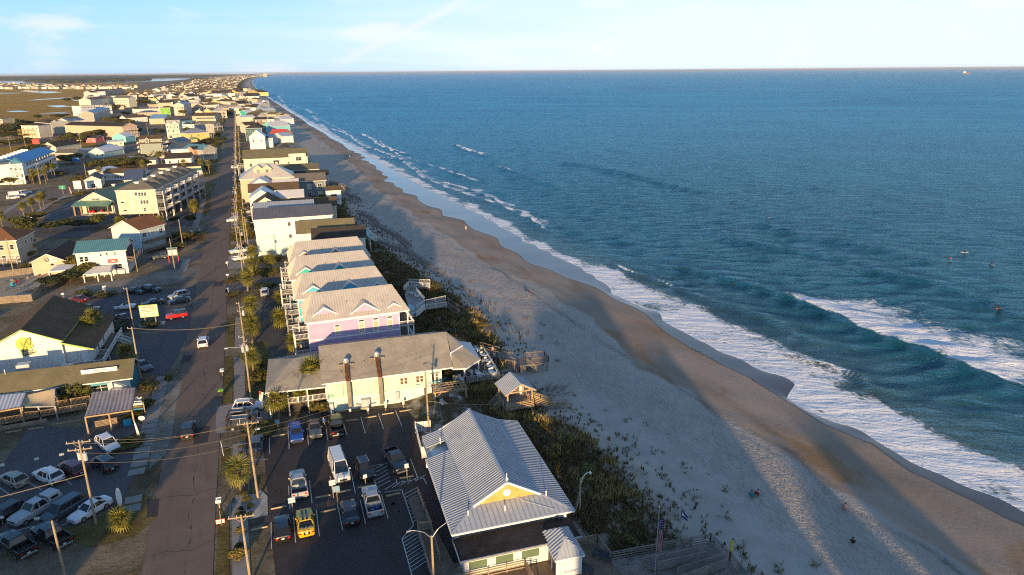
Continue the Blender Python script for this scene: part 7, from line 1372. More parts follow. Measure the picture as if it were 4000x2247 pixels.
t=house('stair_tower','square white stair tower with a blue-green cap beside the blue roofed hotel','building',(-102.2,390.8,9.6)[:2],(-96.6,391,9.6)[:2],8,9.6,SD['white'],MT_TEAL,'hip',2.6,0,.5,[('n',6.6,3,.9,1.2),('n',3.6,3,.9,1.2),('n',.8,3,.9,1.2)])
for z in (0,3.2,6.4): stairs(t,(1.0,-.5,z+3.0),(t['w']-1,-.5,z+.3),.8,TRIM,WHITE)
house('hotel','tall plain tan block cut by the left edge','hotel',(-124,391),(-109.8,416.1,11)[:2],16,11,SD['tan'],MT_TEAL,'hip',2.4,0,.5,[('n',3,2,1,1.3)])
hs('grey house with a flat brown roof beside the blue roofed hotel',(-103.9,494.8,4.2),(-93.1,491.3,4.2),11,4.2,'grey',SH_GREY,'gx',1.9,w2(1.6,2));hs('small blue-grey shed behind the grey house',(-98.1,521.9,3),(-92.9,512.7,3),8,3.0,'pale_blue',MT_GREY,'gy',1.4);hs('white gabled shop with a black roof beside the red sign',(-119.8,538.8,4.6),(-111.2,534.6,4.6),24,4.6,'cream',SH_DARK,'gy',3.0,[('n',.6,3,1.2,1.6),('r',1.4,5,1,1.2)],'shop')
t=hs('mint cottage with a white metal roof beside a dark pine',(-86.7,502.1,3.6),(-78.3,498.1,3.6),20,3.6,'mint',MT_WHITE,'gy',2.4,w2(1,3));hs('white metal roofed wing of the mint cottage with a wide porch',(-78.7,503.9,3.2),(-75.9,538.1,3.2),9,3.2,'mint',MT_WHITE,'gx',2.0)
t=hs('unfinished house with yellow timber balconies by the marsh',(-163.7,685.2,10),(-150.5,678.4,10),14,10,'cream',SH_DARK,'hip',1.6,w3(4));
for z in (3.2,6.4): deck(t,-2.4,-2,t['w']-3,0,z,'nlr',WOODL,mat('yellow_timber',(.50,.34,.06),.8,.15),True,.4)
hs('grey apartments with dark brown roofs near the marsh',(-168.9,752.5,9),(-150.8,724.4,9),16,9,'grey',SH_BROWN,'gx',2.2,w3(4),'apartments');hs('pale grey house with a black gable roof beside the marsh apartments',(-151.9,725,9),(-144.9,728.6,9),16,9,'pale_blue',SH_DARK,'gy',2.4,w3(3));hs('white house with a slate roof behind the marsh apartments',(-155,772.7,9),(-141.4,747.9,9),14,9,'white',MT_SLATE,'gy',2.0,w3(3))
t=hs('white house on stilts with a brown roof and long windows',(-116.6,716,8.4),(-102.3,714.3,8.4),10,8.4,'white',SH_BROWN,'gx',1.4,[('n',6.8,6,.7,.5)],z0=3.0)
hs('low house with a brown metal roof beyond the dark thicket',(-126.1,636.9,3.2),(-116,636.9,3.2),18,3.2,'tan',SH_BROWN,'gx',2.0);hs('low cottage with a red front in the palm thicket',(-107,615.2,3.4),(-100.5,612,3.4),10,3.4,side('red_pink_siding',(.55,.14,.16)),SH_DARK,'gx',1.4,w2(1,2));hs('white cottage by the dark thicket',(-119.3,641.2,3.4),(-110.1,634,3.4),10,3.4,'white',SH_DARK,'gy',2.0)
hs('yellow roofed market stall by the thicket',(-121.6,674,2.6),(-113.9,671.3,2.6),6,2.6,'yellow',mat('yellow_roof',(.55,.38,.03),.7),'gx',.7,[],'shop');hs('low cream house beside the stilt house',(-118.3,702.4,3),(-113.9,700.2,3),8,3.0,'cream',SH_BROWN,'gx',1.3);hs('pale flat house at the left edge above the shrubs',(-216.8,818.3,9),(-208.9,814,9),14,9,'tan',SH_GREY,'flat',0,w3(2))
hs('white garage roof strip behind the sign tower',(-65.4,401.3,3),(-60.7,413.5,3),7,3.0,'white',MT_WHITE,'gx',.9)
t=hs('inn with a pale gable front and lettering above the road',(-66.6,360.9,4),(-60.3,361.3,4),16,4.0,'white',SH_GREY,'gy',1.6,[('n',.5,1,1.6,1.6)],'motel',name='inn');text(t,'ISLAND\nINN',.95,(t['w']*.5,-.06,4.0),(R_(90),0,0),mat('letter_grey',(.30,.30,.30),.7),ext=.02)
hs('slate metal roofed store between the inn and the terrace',(-49.2,350.1,4.4),(-42.4,350.3,4.4),26,4.4,'grey',MT_SLATE,'gx',3.0,[],'shop');hs('long brown roofed motel wing behind the slate roof',(-63,388.2,3.4),(-45.3,382,3.4),9,3.4,'white',SH_BROWN,'gx',1.7,w2(1,6),'motel');hs('olive hip-roofed house beside the stepped terrace',(-41.5,362.7,4.5),(-32.2,362,4.5),10,4.5,'white',SH_GREY,'hip',1.7,w2(1.5,4))
# -------- blocks beyond: apartments by the marsh, town centre
w4=[('n',9.3,6,1.5,1.7),('n',6.3,6,1.5,1.7),('n',3.3,6,1.5,1.7)]
for lb,A,B,D_,h,wl,rf_,rt,rs_,ct in (
 ('tan marsh apartments with a grey roof and side balconies, nearest of the marsh blocks',(-156.8,892.5,8),(-144.7,896.1,8),14,8,'beige',SH_GREY,'hip',1.6,'apartments'),('long grey marsh apartments seen along their shaded side',(-136.6,848.1,11),(-136.2,949.4,11),12,11,'grey',MT_GREY,'gx',2.4,'apartments'),('white gable of the long grey marsh apartments',(-152.1,908.6,10),(-143.3,914.9,10),30,10,'white',MT_WHITE,'gy',3.0,'apartments'),
 ('wide white marsh block with a flat roof behind the gabled block',(-175.9,1017,12),(-162.6,1031.2,12),24,12,'white',SH_TAN,'flat',0,'apartments'),('grey flat annex of the wide white marsh block',(-166.9,1058.3,11),(-148.9,1063.3,11),20,11,'pale_blue',SH_TAN,'flat',0,'apartments'),('low tan restaurant beside the marsh blocks',(-163.8,1186.6,5),(-150.3,1187.2,5),16,5,'tan',SH_BROWN,'hip',1.8,'shop'),
 ('cream gabled marsh apartments, left of a stepped pair',(-194.2,1201.6,14),(-179.2,1259.3,14),26,14,'cream',SH_GREY,'gx',3,'apartments'),('cream apartments with corner balconies, right of a stepped pair',(-173,1267.2,14),(-150.1,1252.2,14),26,14,'cream',SH_GREY,'gx',3.2,'apartments'),('narrow cream link between the stepped marsh pair',(-184.1,1294.2,13),(-179.6,1316.2,13),22,13,'beige',SH_GREY,'gy',3,'apartments'),
 ('long white flat building at the marsh edge',(-230.7,1403.1,13),(-196,1422.7,13),22,13,'white',SH_TAN,'flat',0,'apartments'),('long white flat building behind the cream balconies',(-195.6,1422.4,13),(-159.1,1443,13),26,13,'white',SH_TAN,'flat',0,'apartments'),
 ('white gabled house at the marsh end of a dark row',(-317.9,1900.8,10),(-296.2,1862.2,10),30,10,'white',SH_DARK,'gy',3.5,'house'),('second white gable of the marsh row',(-328.6,2059.7,10),(-298.1,1958.4,10),30,10,'white',SH_DARK,'gy',3.5,'house'),('long shaded grey row of townhouses in the marsh',(-304.9,2014.9,10),(-287,2083.8,10),14,10,'grey',SH_DARK,'gx',3,'apartments'),('farther shaded grey row of townhouses in the marsh',(-285.8,2082.8,10),(-268,2190.3,10),14,10,'grey',SH_DARK,'gx',3,'apartments'),
 ('white twin-gabled inn, left gable',(-112.8,1467.2,11),(-96.5,1456.1,11),24,11,'white',SH_DARK,'gy',4,'house'),('white twin-gabled inn, right gable',(-89.5,1435.6,11),(-69,1362.5,11),24,11,'white',SH_DARK,'gy',4,'house'),('row of steep roofed units left of the white twin gables',(-138.9,1455.2,7),(-124.5,1459.8,7),14,7,'cream',SH_BROWN,'gx',2.5,'house'),('pale row of units with striped roofs',(-137.5,1522.5,9),(-119.1,1542.8,9),14,9,'white',MT_WHITE,'gx',3,'apartments'),
 ('teal roofed store in the town centre',(-114.3,1318.1,6),(-103.4,1322.8,6),20,6,'mint',SH_GREY,'gx',1.8,'shop'),('cream store with a brown hip roof in the town centre',(-98.8,1302.7,7),(-80.7,1314.6,7),20,7,'cream',SH_TAN,'gx',2.4,'house'),('long low brown shed roof in the town centre',(-120.1,1239.8,4),(-100.3,1247.2,4),12,4,'tan',SH_BROWN,'gx',1.2,'shop'),
 ('white cottage with red trim under steep roofs in the town centre',(-132.1,1381.4,5),(-116.9,1348.1,5),12,5,'white',SH_BROWN,'gy',2,'house'),('cream house with a dark hip roof north of the white gables',(-63.6,1286.1,8),(-51.2,1290.1,8),14,8,'cream',SH_BROWN,'hip',3,'house'),
 ('pale white hotel with terraced balconies beyond the marsh row',(-155.8,1889.4,12),(-139.7,1903.8,12),24,12,'white',SH_TAN,'flat',0,'hotel')):
    hs(lb,A,B,min(D_,16),h,wl,rf_,rt,rs_,w4 if h > 9 else w2(2.5,4),ct)
# -------- oceanfront north of the cream house
for lb,A,B,D_,h,wl,rf_,rt,rs_,rows in (
 ('slate metal roofed house with a row of small windows under the eave',(8.7,514.9,6.4),(23.4,515.2,6.4),10,6.4,'white',MT_SLATE,'hip',2.4,[('n',5.2,6,.9,.7)]),('white gabled house with a pale roof beside the teal porch house',(8.2,508.6,8.5),(18,507.5,8.5),12,8.5,'white',MT_WHITE,'gy',4.2,w2(5,2)),
 ('dark teal house with white porch columns and a roof lantern',(7,573.7,9.5),(18.7,570.2,9.5),14,9.5,'dark_teal',SH_DARK,'hip',3.4,[('n',6.4,4,1.0,1.6),('n',3,3,1,1.6)]),('house under a vivid red metal roof on the dune',(23.7,562.1,5.6),(33.4,555.1,5.6),12,5.6,'terracotta',MT_RED,'gx',3.2,[]),('silver roofed low house in front of the red roof',(21.5,537.1,5),(29.5,537.2,5),10,5.0,'pale_blue',MT_SILVER,'gx',2.0,[]),('small white gable beside the red roof',(25.6,547.4,6),(30.9,530.2,6),8,6,'white',MT_SILVER,'gy',2.0,[]),
 ('aqua gabled house behind the red roof',(20.8,620.1,8),(28.3,605.2,8),16,8.0,'aqua',MT_WHITE,'gy',3.4,[('n',6.0,2,1,1.2)]),('brown shingled house with two triple windows',(17.6,670.4,10),(28,671.7,10),12,10,'brown',SH_DARK,'gx',1.6,[('n',8,6,.8,1.3)]),('white tower wing beside the brown shingled house',(27.9,668.4,10),(33.3,665.4,10),12,10,'white',SH_DARK,'flat',0,[('n',8,1,1.4,1.2)]),
 ('low charcoal roofed house behind the teal lantern house',(8.3,652.1,6.5),(17.5,656.2,6.5),10,6.5,'cream',SH_DARK,'gx',2.6,[]),('pale cream house with a flat white metal roof by the road',(6.9,740.8,8.4),(19.5,745.9,8.4),13,8.4,'cream',MT_WHITE,'gx',1.6,w2(4,2)),('cream gabled wing with a brown roof beside the flat white roof',(19.7,758.9,7),(33,776.8,7),14,7,'cream',SH_BROWN,'gy',4,w2(3,2)),('blue-grey gabled house with a porch near the dune walk',(37.5,761.5,5.4),(45.2,741.6,5.4),12,5.4,'pale_blue',MT_WHITE,'gy',2.4,w2(2.4,2)),
 ('turquoise fronted house with a pale roof',(13,853.4,7.5),(22,858.7,7.5),12,7.5,'teal',MT_WHITE,'gx',2.4,w2(4,1)),('cream house with a brown hip roof north of the turquoise house',(16.4,841.4,7.5),(27.6,830.2,7.5),12,7.5,'cream',SH_OLIVE,'hip',3.0,[]),('wide olive roofed house stretching to the dune',(34.3,826.7,6),(43.6,818.7,6),12,6,'tan',SH_OLIVE,'gx',2.4,[]),('olive roofed seaward wing',(43.9,826.2,5),(50,818.2,5),10,5,'tan',SH_OLIVE,'gx',1.6,[]),
 ('white house with a brown hip roof and three small windows by the road',(10,968,8.5),(20.4,961.9,8.5),14,8.5,'white',SH_BROWN,'hip',3,[('n',6,2,.9,1.2)]),('white house with a dark dormered roof beside it',(20.1,949,8.5),(27.3,944.7,8.5),14,8.5,'white',SH_DARK,'gx',4,[('n',7,5,.7,.7)]),('blue-grey gabled house with a tall white window',(29.6,938,6.5),(35.2,916.8,6.5),14,6.5,'slate',MT_WHITE,'gy',2,[('n',3,1,1.6,2.2)]),('tall cream gabled house at the dune',(32.4,977.2,9),(46,998.1,9),14,9,'cream',MT_WHITE,'gy',4,w2(5,1)),('dark fronted gable left of the tall cream gable',(28.1,1049.4,8),(34.3,1037.9,8),14,8,'cream',SH_BROWN,'gy',3.4,[]),
 ('square tan house with a brown hip roof, farthest before the sand narrows',(26.7,1242,8.5),(39.2,1233.9,8.5),14,8.5,'tan',SH_BROWN,'hip',3,w2(5,2)),('small bright aqua gabled house near the sand',(41.2,1259.8,5),(47.7,1266.4,5),12,5,'aqua',MT_WHITE,'gy',2.4,[]),('white balconied house beside the small aqua gable',(45.8,1218,6),(50.3,1215.2,6),12,6,'white',MT_WHITE,'gy',2.0,[])):
    hs(lb,A,B,D_,h,wl,rf_,rt,rs_,rows)
for lb,A,B,D_,h,wl,rf_,rt,rs_ in (
 ('white four-bay condominium with dark stair slots, nearest of the far condominiums',(-15.8,1428.2,13),(-4.1,1462,13),30,13,'white',SH_TAN,'flat',0),('white condominium bay right of the first dark stair slot',(-2.5,1460.8,13),(0.9,1467.1,13),28,13,'white',SH_TAN,'flat',0),('white condominium bay right of the second dark stair slot',(1.7,1457.8,13),(6.2,1463.3,13),28,13,'white',SH_TAN,'flat',0),('white condominium bay at the seaward end',(7.2,1453.9,13),(12.3,1464.8,13),28,13,'white',SH_TAN,'flat',0),
 ('first white gable of the three seaward condominium gables',(13,1503.1,9),(17.2,1396.2,9),24,9,'white',SH_BROWN,'gy',3),('second white gable of the three seaward condominium gables',(18.2,1449.1,10),(22.1,1358.6,10),24,10,'white',SH_BROWN,'gy',3),('third white gable of the three seaward condominium gables',(22.2,1468.8,10.5),(28,1411,10.5),24,10.5,'white',SH_BROWN,'gy',3),
 ('pale yellow apartment block with a brown roof behind the condominiums, leftmost',(-47.5,1705.1,11),(-34.6,1578.1,11),30,11,'yellow',SH_BROWN,'gy',4),('pale yellow apartment block with a brown roof left of the white condominiums',(-27.3,1621,11),(-18.4,1631.3,11),30,11,'yellow',SH_BROWN,'gx',4),('pale yellow apartment roof behind the white condominiums',(-14.5,1628.4,11),(0.5,1634.4,11),30,11,'yellow',SH_BROWN,'gx',4),('pale yellow apartment roof at the seaward end',(12.5,1642.9,11),(27.9,1649.2,11),30,11,'yellow',SH_BROWN,'gx',4),
 ('long yellow gabled house at the dune beyond the condominiums',(39.2,1828.5,8),(59.3,1699,8),20,8,'yellow',SH_BROWN,'gy',5),('white house with a small dark gable by the dune',(33.4,1488.4,6),(40.9,1457.9,6),14,6,'white',SH_BROWN,'gy',3),('cream house beyond the yellow gable',(33.8,2118.2,9),(43,2110.7,9),16,9,'cream',SH_BROWN,'hip',3),
 ('mint and cream row house, nearest of a pale row',(-82.6,1682.6,8),(-75.2,1693.5,8),20,8,'mint',SH_BROWN,'gx',3),('mint and cream row house, farther of a pale row',(-71.1,1723.8,8),(-60.9,1733.5,8),20,8,'cream',SH_BROWN,'gx',3),('white house with a brown pyramid roof below the pale row',(-60.1,1436.1,9),(-48,1440.1,9),18,9,'cream',SH_BROWN,'hip',4),('cream house with a brown hip roof among the palms',(-61.6,1296.7,8),(-51.1,1299.7,8),16,8,'beige',SH_BROWN,'hip',2.6)):
    hs(lb,A,B,D_,h,wl,rf_,rt,rs_,w3(4))
# -------- the far town: hundreds of houses, each its own thing, in rows along the streets
rt_=random.Random(21);FW=[(SD['cream'],'cream'),(SD['white'],'white'),(SD['tan'],'tan'),(SD['beige'],'beige'),(SD['yellow'],'yellow'),(SD['grey'],'grey'),(SD['white'],'white'),(SD['cream'],'cream'),(SD['pale_blue'],'pale blue'),(SD['peach'],'peach')];FR_=[(SH_BROWN,'brown'),(SH_OLIVE,'olive'),(SH_GREY,'grey'),(SH_DARK,'dark'),(MT_TAN,'pale'),(SH_TAN,'tan')]
FARV={}
def far_variant(wi,ri,rtp):
    k=(wi,ri,rtp)
    if k not in FARV:
        W_,D_,h=10.0,11.0,7.5;wm=wall_mesh(W_,D_,0,h,FW[wi][0],{'gx': 'x','gy': 'y'}.get(rtp),3.0)
        rm=hip_roof(W_,D_,h,3.0,.5,FR_[ri][0])[0] if rtp == 'hip' else gable_roof(W_,D_,h,3.0,rtp[1],.5,FR_[ri][0])[0]
        mb=MB()
        for z in (1.6,4.8):
            for u in (2,5,8): mb.box(u-.5,-.04,z,u+.5,0,z+1.4)
        for z in (1.6,4.8):
            for u in (3,8): mb.box(W_,u-.5,z,W_+.04,u+.5,z+1.4)
        FARV[k]=(wm,rm,mb.mesh('windows',GLASS))
    return FARV[k]
done=[]
def far_house(x,y,rz,where,detail=True):
    wi,ri=rt_.randrange(len(FW)),rt_.randrange(len(FR_));rtp=rt_.choice(['gx','gy','gy','hip']);wm,rm,gm=far_variant(wi,ri,rtp)
    kind={'gx': 'side-on gable','gy': 'gable','hip': 'hip'}[rtp]
    t=thing('house',f'{FW[wi][1]} house with {"an" if FR_[ri][1][0] == "o" else "a"} {FR_[ri][1]} {kind} roof {where}','house',(x,y,0),rz,'houses of the far town '+where)
    s=rt_.uniform(.8,1.35);t.scale=(s*rt_.uniform(.85,1.3),s*rt_.uniform(.85,1.3),rt_.uniform(.62,1.15))
    link('wall',wm,t);link('roof',rm,t)
    if detail: link('windows',gm,t)['kind']='stuff'
def put_row(xs,ys,where,n_,detail=True,jx=3,jy=5):
    k=0
    for x,y in zip(xs,ys):
        if k >= n_: break
        far_house(x+rt_.uniform(-jx,jx),y+rt_.uniform(-jy,jy),rt_.choice([0,0,0,math.pi/2])+rt_.uniform(-.1,.1),where,detail);k += 1
FAR_N=0
# oceanfront beyond the condominiums
ys=[860+i*21 for i in range(40)];put_row([9+.0065*(y-860)+float(cx(y)) for y in ys],ys,'along the far oceanfront',40)
ys=[870+i*24 for i in range(34)];put_row([-22+.0065*(y-870) for y in ys],ys,'west of the far oceanfront',34)
ys=[1010+i*26 for i in range(34)];put_row([-50+.006*(y-1000) for y in ys],ys,'in the middle far rows',34)
ys=[1180+i*28 for i in range(30)];put_row([-88 for y in ys],ys,'in the middle far rows',30)
ys=[1330+i*34 for i in range(24)];put_row([-124+.004*(y-1300) for y in ys],ys,'in the landward far rows',24)
# the marsh-side rows across the left
k=0
for row,(x0,y0,x1,y1) in enumerate(((-1150,4300,-330,2900),(-980,3350,-300,2750),(-1050,3750,-310,3000))):
    n_=(34,36,34)[row]
    for i in range(n_):
        t_=(i+rt_.uniform(-.25,.25))/n_;far_house(x0+(x1-x0)*t_,y0+(y1-y0)*t_+rt_.uniform(-25,25),rt_.uniform(-.5,.5),'in the marsh-side rows',False)
# everything beyond reads as one mass
mb=MB()
def blk(x,y,w,d,h,r):
    c,s=math.cos(r),math.sin(r);P=lambda u,v,z: (x+u*c-v*s,y+u*s+v*c,z)
    mi=rt_.randrange(3);b=[P(-w/2,-d/2,0),P(w/2,-d/2,0),P(w/2,d/2,0),P(-w/2,d/2,0)];t=[(p[0],p[1],h) for p in b]
    mb.hexa((*b,*t),mi);e=h+w*.28
    if rt_.random() < .5: a,q=P(0,-d/2-.4,e),P(0,d/2+.4,e);mb.poly((t[0],a,q,t[3]),3+mi);mb.poly((t[1],t[2],q,a),3+mi);mb.poly((t[0],t[1],a),mi)
    else: a,q=P(-w/2-.4,0,e),P(w/2+.4,0,e);mb.poly((t[0],t[1],q,a),3+mi);mb.poly((t[2],t[3],a,q),3+mi)
for i in range(2600):
    y=1650+12500*rt_.random()**1.7;e_=22+float(cx(y));wd=175+.02*y;x=e_-12-wd*rt_.random()
    if y > 3500 or abs(x-np.interp(y,[r[1] for r in RD],[r[0] for r in RD])) > 8: blk(x,y,rt_.uniform(9,15),rt_.uniform(9,16),rt_.uniform(5,10),rt_.choice([0,1.57])+rt_.uniform(-.2,.2))
for i in range(420): y=2650+rt_.uniform(0,2100);x=-300-(y-2650)*.42+rt_.uniform(-60,60)-rt_.random()*350;blk(x,y,rt_.uniform(9,14),rt_.uniform(9,14),rt_.uniform(6,9),rt_.uniform(-.5,.5)) if y > 2800-x*.35 else None
tag(part('distant_houses',mb,[SD['cream'],SD['white'],SD['tan'],SH_BROWN,SH_GREY,SH_OLIVE]),'dense pale roofs of the far town merging along the coast','houses',None,'stuff')
t=thing('water_tower_block','lone pale high-rise on the horizon near the end of the coast','tower',(430,9600,0),.2);part('wall',MB().box(-22,-14,0,22,14,46),SD['tan'],t);part('roof',MB().box(-23,-15,46,23,15,48),SH_TAN,t)
# -------- unseen buildings south and west of the frame, added and sized for their shadows
for x,y,w,d,h in ((17,-6,16,13,20),(30,-4,9,10,14),(12,-30,18,10,12),(43,-26,4,8,12),(18,-55,16,12,13),(15,-82,18,11,12),
                      (-41.5,38,13,10,10),(-50,62,14,12,9),(-62,82,15,11,9),(-80,116,14,12,9),(-26,-40,16,14,18),(-36,-34,8,10,11),(-58,24,13,12,10),(-72,48,14,12,9),(-96,140,14,12,9),(-110,190,14,12,10),(-84,170,13,10,8)):
    hs('beach house standing south or west of the view',(x-w/2,y-d/2),(x+w/2,y-d/2),d,h*.75,'cream',SH_BROWN,'gx',h*.25,w2(3),group='unseen buildings added for their shadows')
# ================================================================ VEHICLES
G1,G2,G3='cars parked in the striped lot','cars parked in the grey lot on the west side','cars in the surf shop lot'
for k,c,lb,p,hd,g,kw in (
 ('suv','blue','bright blue car facing the camera at the left of the restaurant row',(2.98,92.58),181,G1,{}),('sedan','grey','grey car facing the camera between the blue car and a dark pickup',(5.62,93.12),181,G1,{}),('pickup','black','dark pickup with its tail to the camera in the restaurant row',(8.65,92.8),2,G1,{}),
 ('hatch','grey','grey car parked alone beside the gravel bed near the utility pole',(-2.44,91.8),4,G1,{}),('van','white','tall white van facing the camera in the middle of the lot',(7.4,80.81),178,G1,{}),('suv','black','black car with silver roof rails beside the white van',(10.5,79.54),176,G1,dict(rack=True)),('pickup','navy','navy pickup facing the camera beside the hatched bays',(14.69,79.99),174,G1,{}),
 ('pickup','silver','silver pickup with an open bed behind the blue parking sign',(2.12,79.25),1,G1,{}),('hatch','black','black car left of the yellow sports car',(-0.38,70.99),2,G1,{}),('coupe','yellow','yellow sports car with black stripes',(2.15,71.19),1,G1,dict(stripes='black')),('coupe','black','small black coupe just below the brick walkway',(7.21,71.04),1,G1,{}),('pickup','silver','pale silver pickup with blue bags in its bed',(10.07,72.09),2,G1,{}),
 ('suv','white','white car with a sunroof, topmost of three before the restaurant porch',(-3.17,104.17),100,'three cars before the restaurant porch',dict(rack=True)),('suv','black','black car in the middle of three before the restaurant porch',(-4.08,101.01),100,'three cars before the restaurant porch',dict(rack=True)),('minivan','black','black car nearest the pole of three before the porch',(-3.85,98.52),100,'three cars before the restaurant porch',dict(rack=True)),
 ('suv','white','white car in the drive beside the pastel houses',(1.96,164.34),2,None,{}),('pickup','white','white pickup pulled in toward the road, upper of two',(-3.02,208.65),255,'white pickups beside the palms',{}),('pickup','white','white pickup with red tail lights, lower of two',(-2.3,199.74),78,'white pickups beside the palms',{}),
 ('suv','white','white car parked by the roadside before the mint building',(-4.5,256.7),262,None,{}),('sedan','grey','dark grey car beside the roadside white car',(-2,256.1),255,None,{}),('suv','black','black car against the corner of the mint building',(0.9,256.5),255,None,{}),('pickup','silver','silver pickup on the drive past the mint building',(-0.3,269.5),80,None,{}),('suv','black','black car with headlights facing the road',(-0.4,283.3),262,None,{}),('suv','grey','grey car under the palm by the mint building',(-2.8,243.3),80,None,{}),('sedan','slate','bluish car tucked by the mint wall',(0.3,247.4),80,None,{}),('suv','black','black car under the shrubs before the brown gable',(-2.3,312.6),80,None,{}),
 ('suv','white','white car driving away in the right lane of the road',(-10.57,135.78),1,'cars driving on the road',{}),('suv','black','black car driving away on the road with red tail lights',(-11.5,99.58),2,'cars driving on the road',{}),
 ('suv','white','white car with a sunroof facing the camera beside a dark hedge',(-21.78,99.48),152,G2,{}),('suv','black','black car with bright red tail lights below the white sunroof car',(-21.5,94.02),326,G2,dict(rack=True)),('suv','maroon','dark maroon car beside the pole with transformers',(-25.24,94.33),322,G2,{}),('suv','white','white car with a black roof rack in the left row',(-27.76,93.52),319,G2,dict(rack=True)),('hatch','tan','tan hatchback at the left end of the row',(-31.74,94.38),319,G2,{}),
 ('pickup','silver','silver pickup with a matching bed cap',(-27.42,85.67),223,G2,dict(bed_cap=True)),('minivan','slate','slate blue minivan beside the capped pickup',(-24.39,84.57),224,G2,{}),('sedan','white','white sedan behind the tall leaning pole',(-21.44,83.36),226,G2,{}),('suv','black','black car cut by the left edge',(-30.73,85.89),223,G2,{}),('pickup','black','black pickup with a lit tail light at the lower left',(-27.89,79.09),323,G2,{}),('pickup','black','black pickup with an open bed beside the planting strip',(-24.59,79.38),323,G2,{}),
 ('suv','silver','silver car at the road end of the surf shop lot',(-16.8,169.52),248,G3,{}),('sedan','slate','dark grey sedan just below the silver car',(-16.58,165.68),250,G3,{}),('sedan','navy','dark sedan right behind the lime sign',(-22.09,166.23),250,G3,{}),('sedan','black','black sedan by the sandy strip',(-26.72,177.45),128,G3,{}),('suv','black','black car by the sandy strip nearer the road',(-23.3,177.43),126,G3,{}),('sedan','maroon','maroon car at the back of the surf shop',(-38.21,176.05),318,G3,{}),('jeep','black','black off-roader with a pale windscreen beside the surf shop roof',(-34.57,166.06),100,G3,{}),('jeep','white','white open-topped off-roader beside the lamp pole',(-27.43,165.34),100,G3,dict(open_top=True)),('sedan','maroon','dark maroon sedan by the hedge',(-27.08,157.81),322,G3,{}),('jeep','red','red off-roader with a black top',(-16.39,154.53),262,G3,dict(top='black')),('sedan','grey','dark car behind the blue gable of the bar',(-20.28,127.95),150,None,{}),
 ('suv','slate','grey car parked on gravel beside the red framed sign',(-24.29,211.26),266,None,{}),('suv','white','white car, nearest of four by the diagonal road',(-90.7,344),70,'white cars by the diagonal road',{}),('van','white','white van, second of four by the diagonal road',(-90.4,349.1),70,'white cars by the diagonal road',{}),('suv','white','white car, third of four by the diagonal road',(-90,353),70,'white cars by the diagonal road',{}),('suv','white','white car, farthest of four by the diagonal road',(-89.2,357.6),70,'white cars by the diagonal road',{}),
 ('suv','black','black car parked by the mint cottage',(-76.3,541.1),60,'cars by the mint cottage',{}),('sedan','grey','grey car between two others by the mint cottage',(-76.1,548.3),60,'cars by the mint cottage',{}),('sedan','white','white car by the mint cottage',(-76.3,561),60,'cars by the mint cottage',{}),('suv','white','white car on the oceanfront verge near the poles',(-2.4,408.2),80,None,{}),('suv','grey','grey car on the oceanfront verge near the poles',(-2,429.2),80,None,{}),('pickup','white','white pickup before the orange gabled house',(-17,486.5),80,None,{}),('sedan','silver','silver car before the orange gabled house',(-17.8,478.6),80,None,{}),('suv','navy','navy car on the grass west of the road',(-10.7,727),80,None,{}),('sedan','white','white car before the yellow motel',(-23.6,387.7),85,None,{}),('sedan','red','red car by the oceanfront poles',(2.8,755.4),80,None,{})):
    t=car(k,c,lb,p[0],p[1],hd,g,**kw)
t=[o for o in bpy.data.objects if o.get('label') == 'pale silver pickup with blue bags in its bed'][0];t2=thing('bag','blue bags lying in the bed of the pale silver pickup','bag',(t.location.x,t.location.y-1.9,.65));part('bag',MB().ball((-.3,0,.15),.25,8,5,0,.7).ball((.25,.2,.13),.22,8,5,0,.7),CLOTH['blue'],t2)
for i in range(26):                                                           # cars of the town centre, a few pixels each
    x,y=random.Random(i).uniform(-128,-98),930+i*17;car(['suv','sedan','pickup'][i % 3],['white','silver','black','grey'][i % 4],f'{["white", "silver", "black", "grey"][i % 4]} {["car", "sedan", "pickup"][i % 3]} in the town centre lots',x,y,90*(i % 2),'cars in the town centre lots')
# ================================================================ LOT FURNITURE
WSM=mat('bumper_concrete',(.44,.34,.20),.9,.15,2)
for a,b,lb in (((-1.37,75.98),(0.33,75.96),'wheel stop left of the silver pickup'),((3.84,76.3),(5.54,76.23),'wheel stop left of the white van'),((6.41,76.44),(8.11,76.31),'wheel stop under the nose of the white van'),((9.06,76.48),(10.74,76.34),'wheel stop before the black car with rails'),((14.37,76.51),(16.17,76.42),'wheel stop before the navy pickup'),((11.98,73.35),(13.66,73.31),'wheel stop in the empty bay by the hatching'),
                 ((-3.73,72.67),(-1.99,72.67),'wheel stop in the bay nearest the pavement'),((4.07,73.08),(5.82,73.04),'wheel stop in the empty bay beside the yellow car'),((6.72,73.23),(8.43,73.22),'wheel stop under the small black coupe'),((-0.41,93.97),(1.48,94),'wheel stop left of the blue car'),((10.33,94.58),(12.07,94.34),'first empty wheel stop below the mint wall'),((13.03,94.44),(14.79,94.38),'second empty wheel stop below the mint wall'),((15.72,94.56),(17.49,94.43),'third empty wheel stop below the mint wall'),((18.38,94.48),(20.19,94.35),'fourth empty wheel stop below the mint wall')):
    a,b=Vector(a),Vector(b);c=(a+b)/2;t=thing('wheel_stop',lb,'wheel stop',(c.x,c.y,.012),math.atan2((b-a).y,(b-a).x),'concrete wheel stops in the striped lot');part('block',MB().hexa(((-.9,-.1,0),(.9,-.1,0),(.9,.1,0),(-.9,.1,0),(-.88,-.06,.13),(.88,-.06,.13),(.88,.06,.13),(-.88,.06,.13))),WSM,t);part_split('pin',MB().box(-.62,-.03,.1,-.56,.03,.145).box(.56,-.03,.1,.62,.03,.145),STEEL,t)
SBL=mat('sign_light_blue',(.22,.36,.50),.6);SRED=mat('sign_red',(.55,.06,.05),.6)
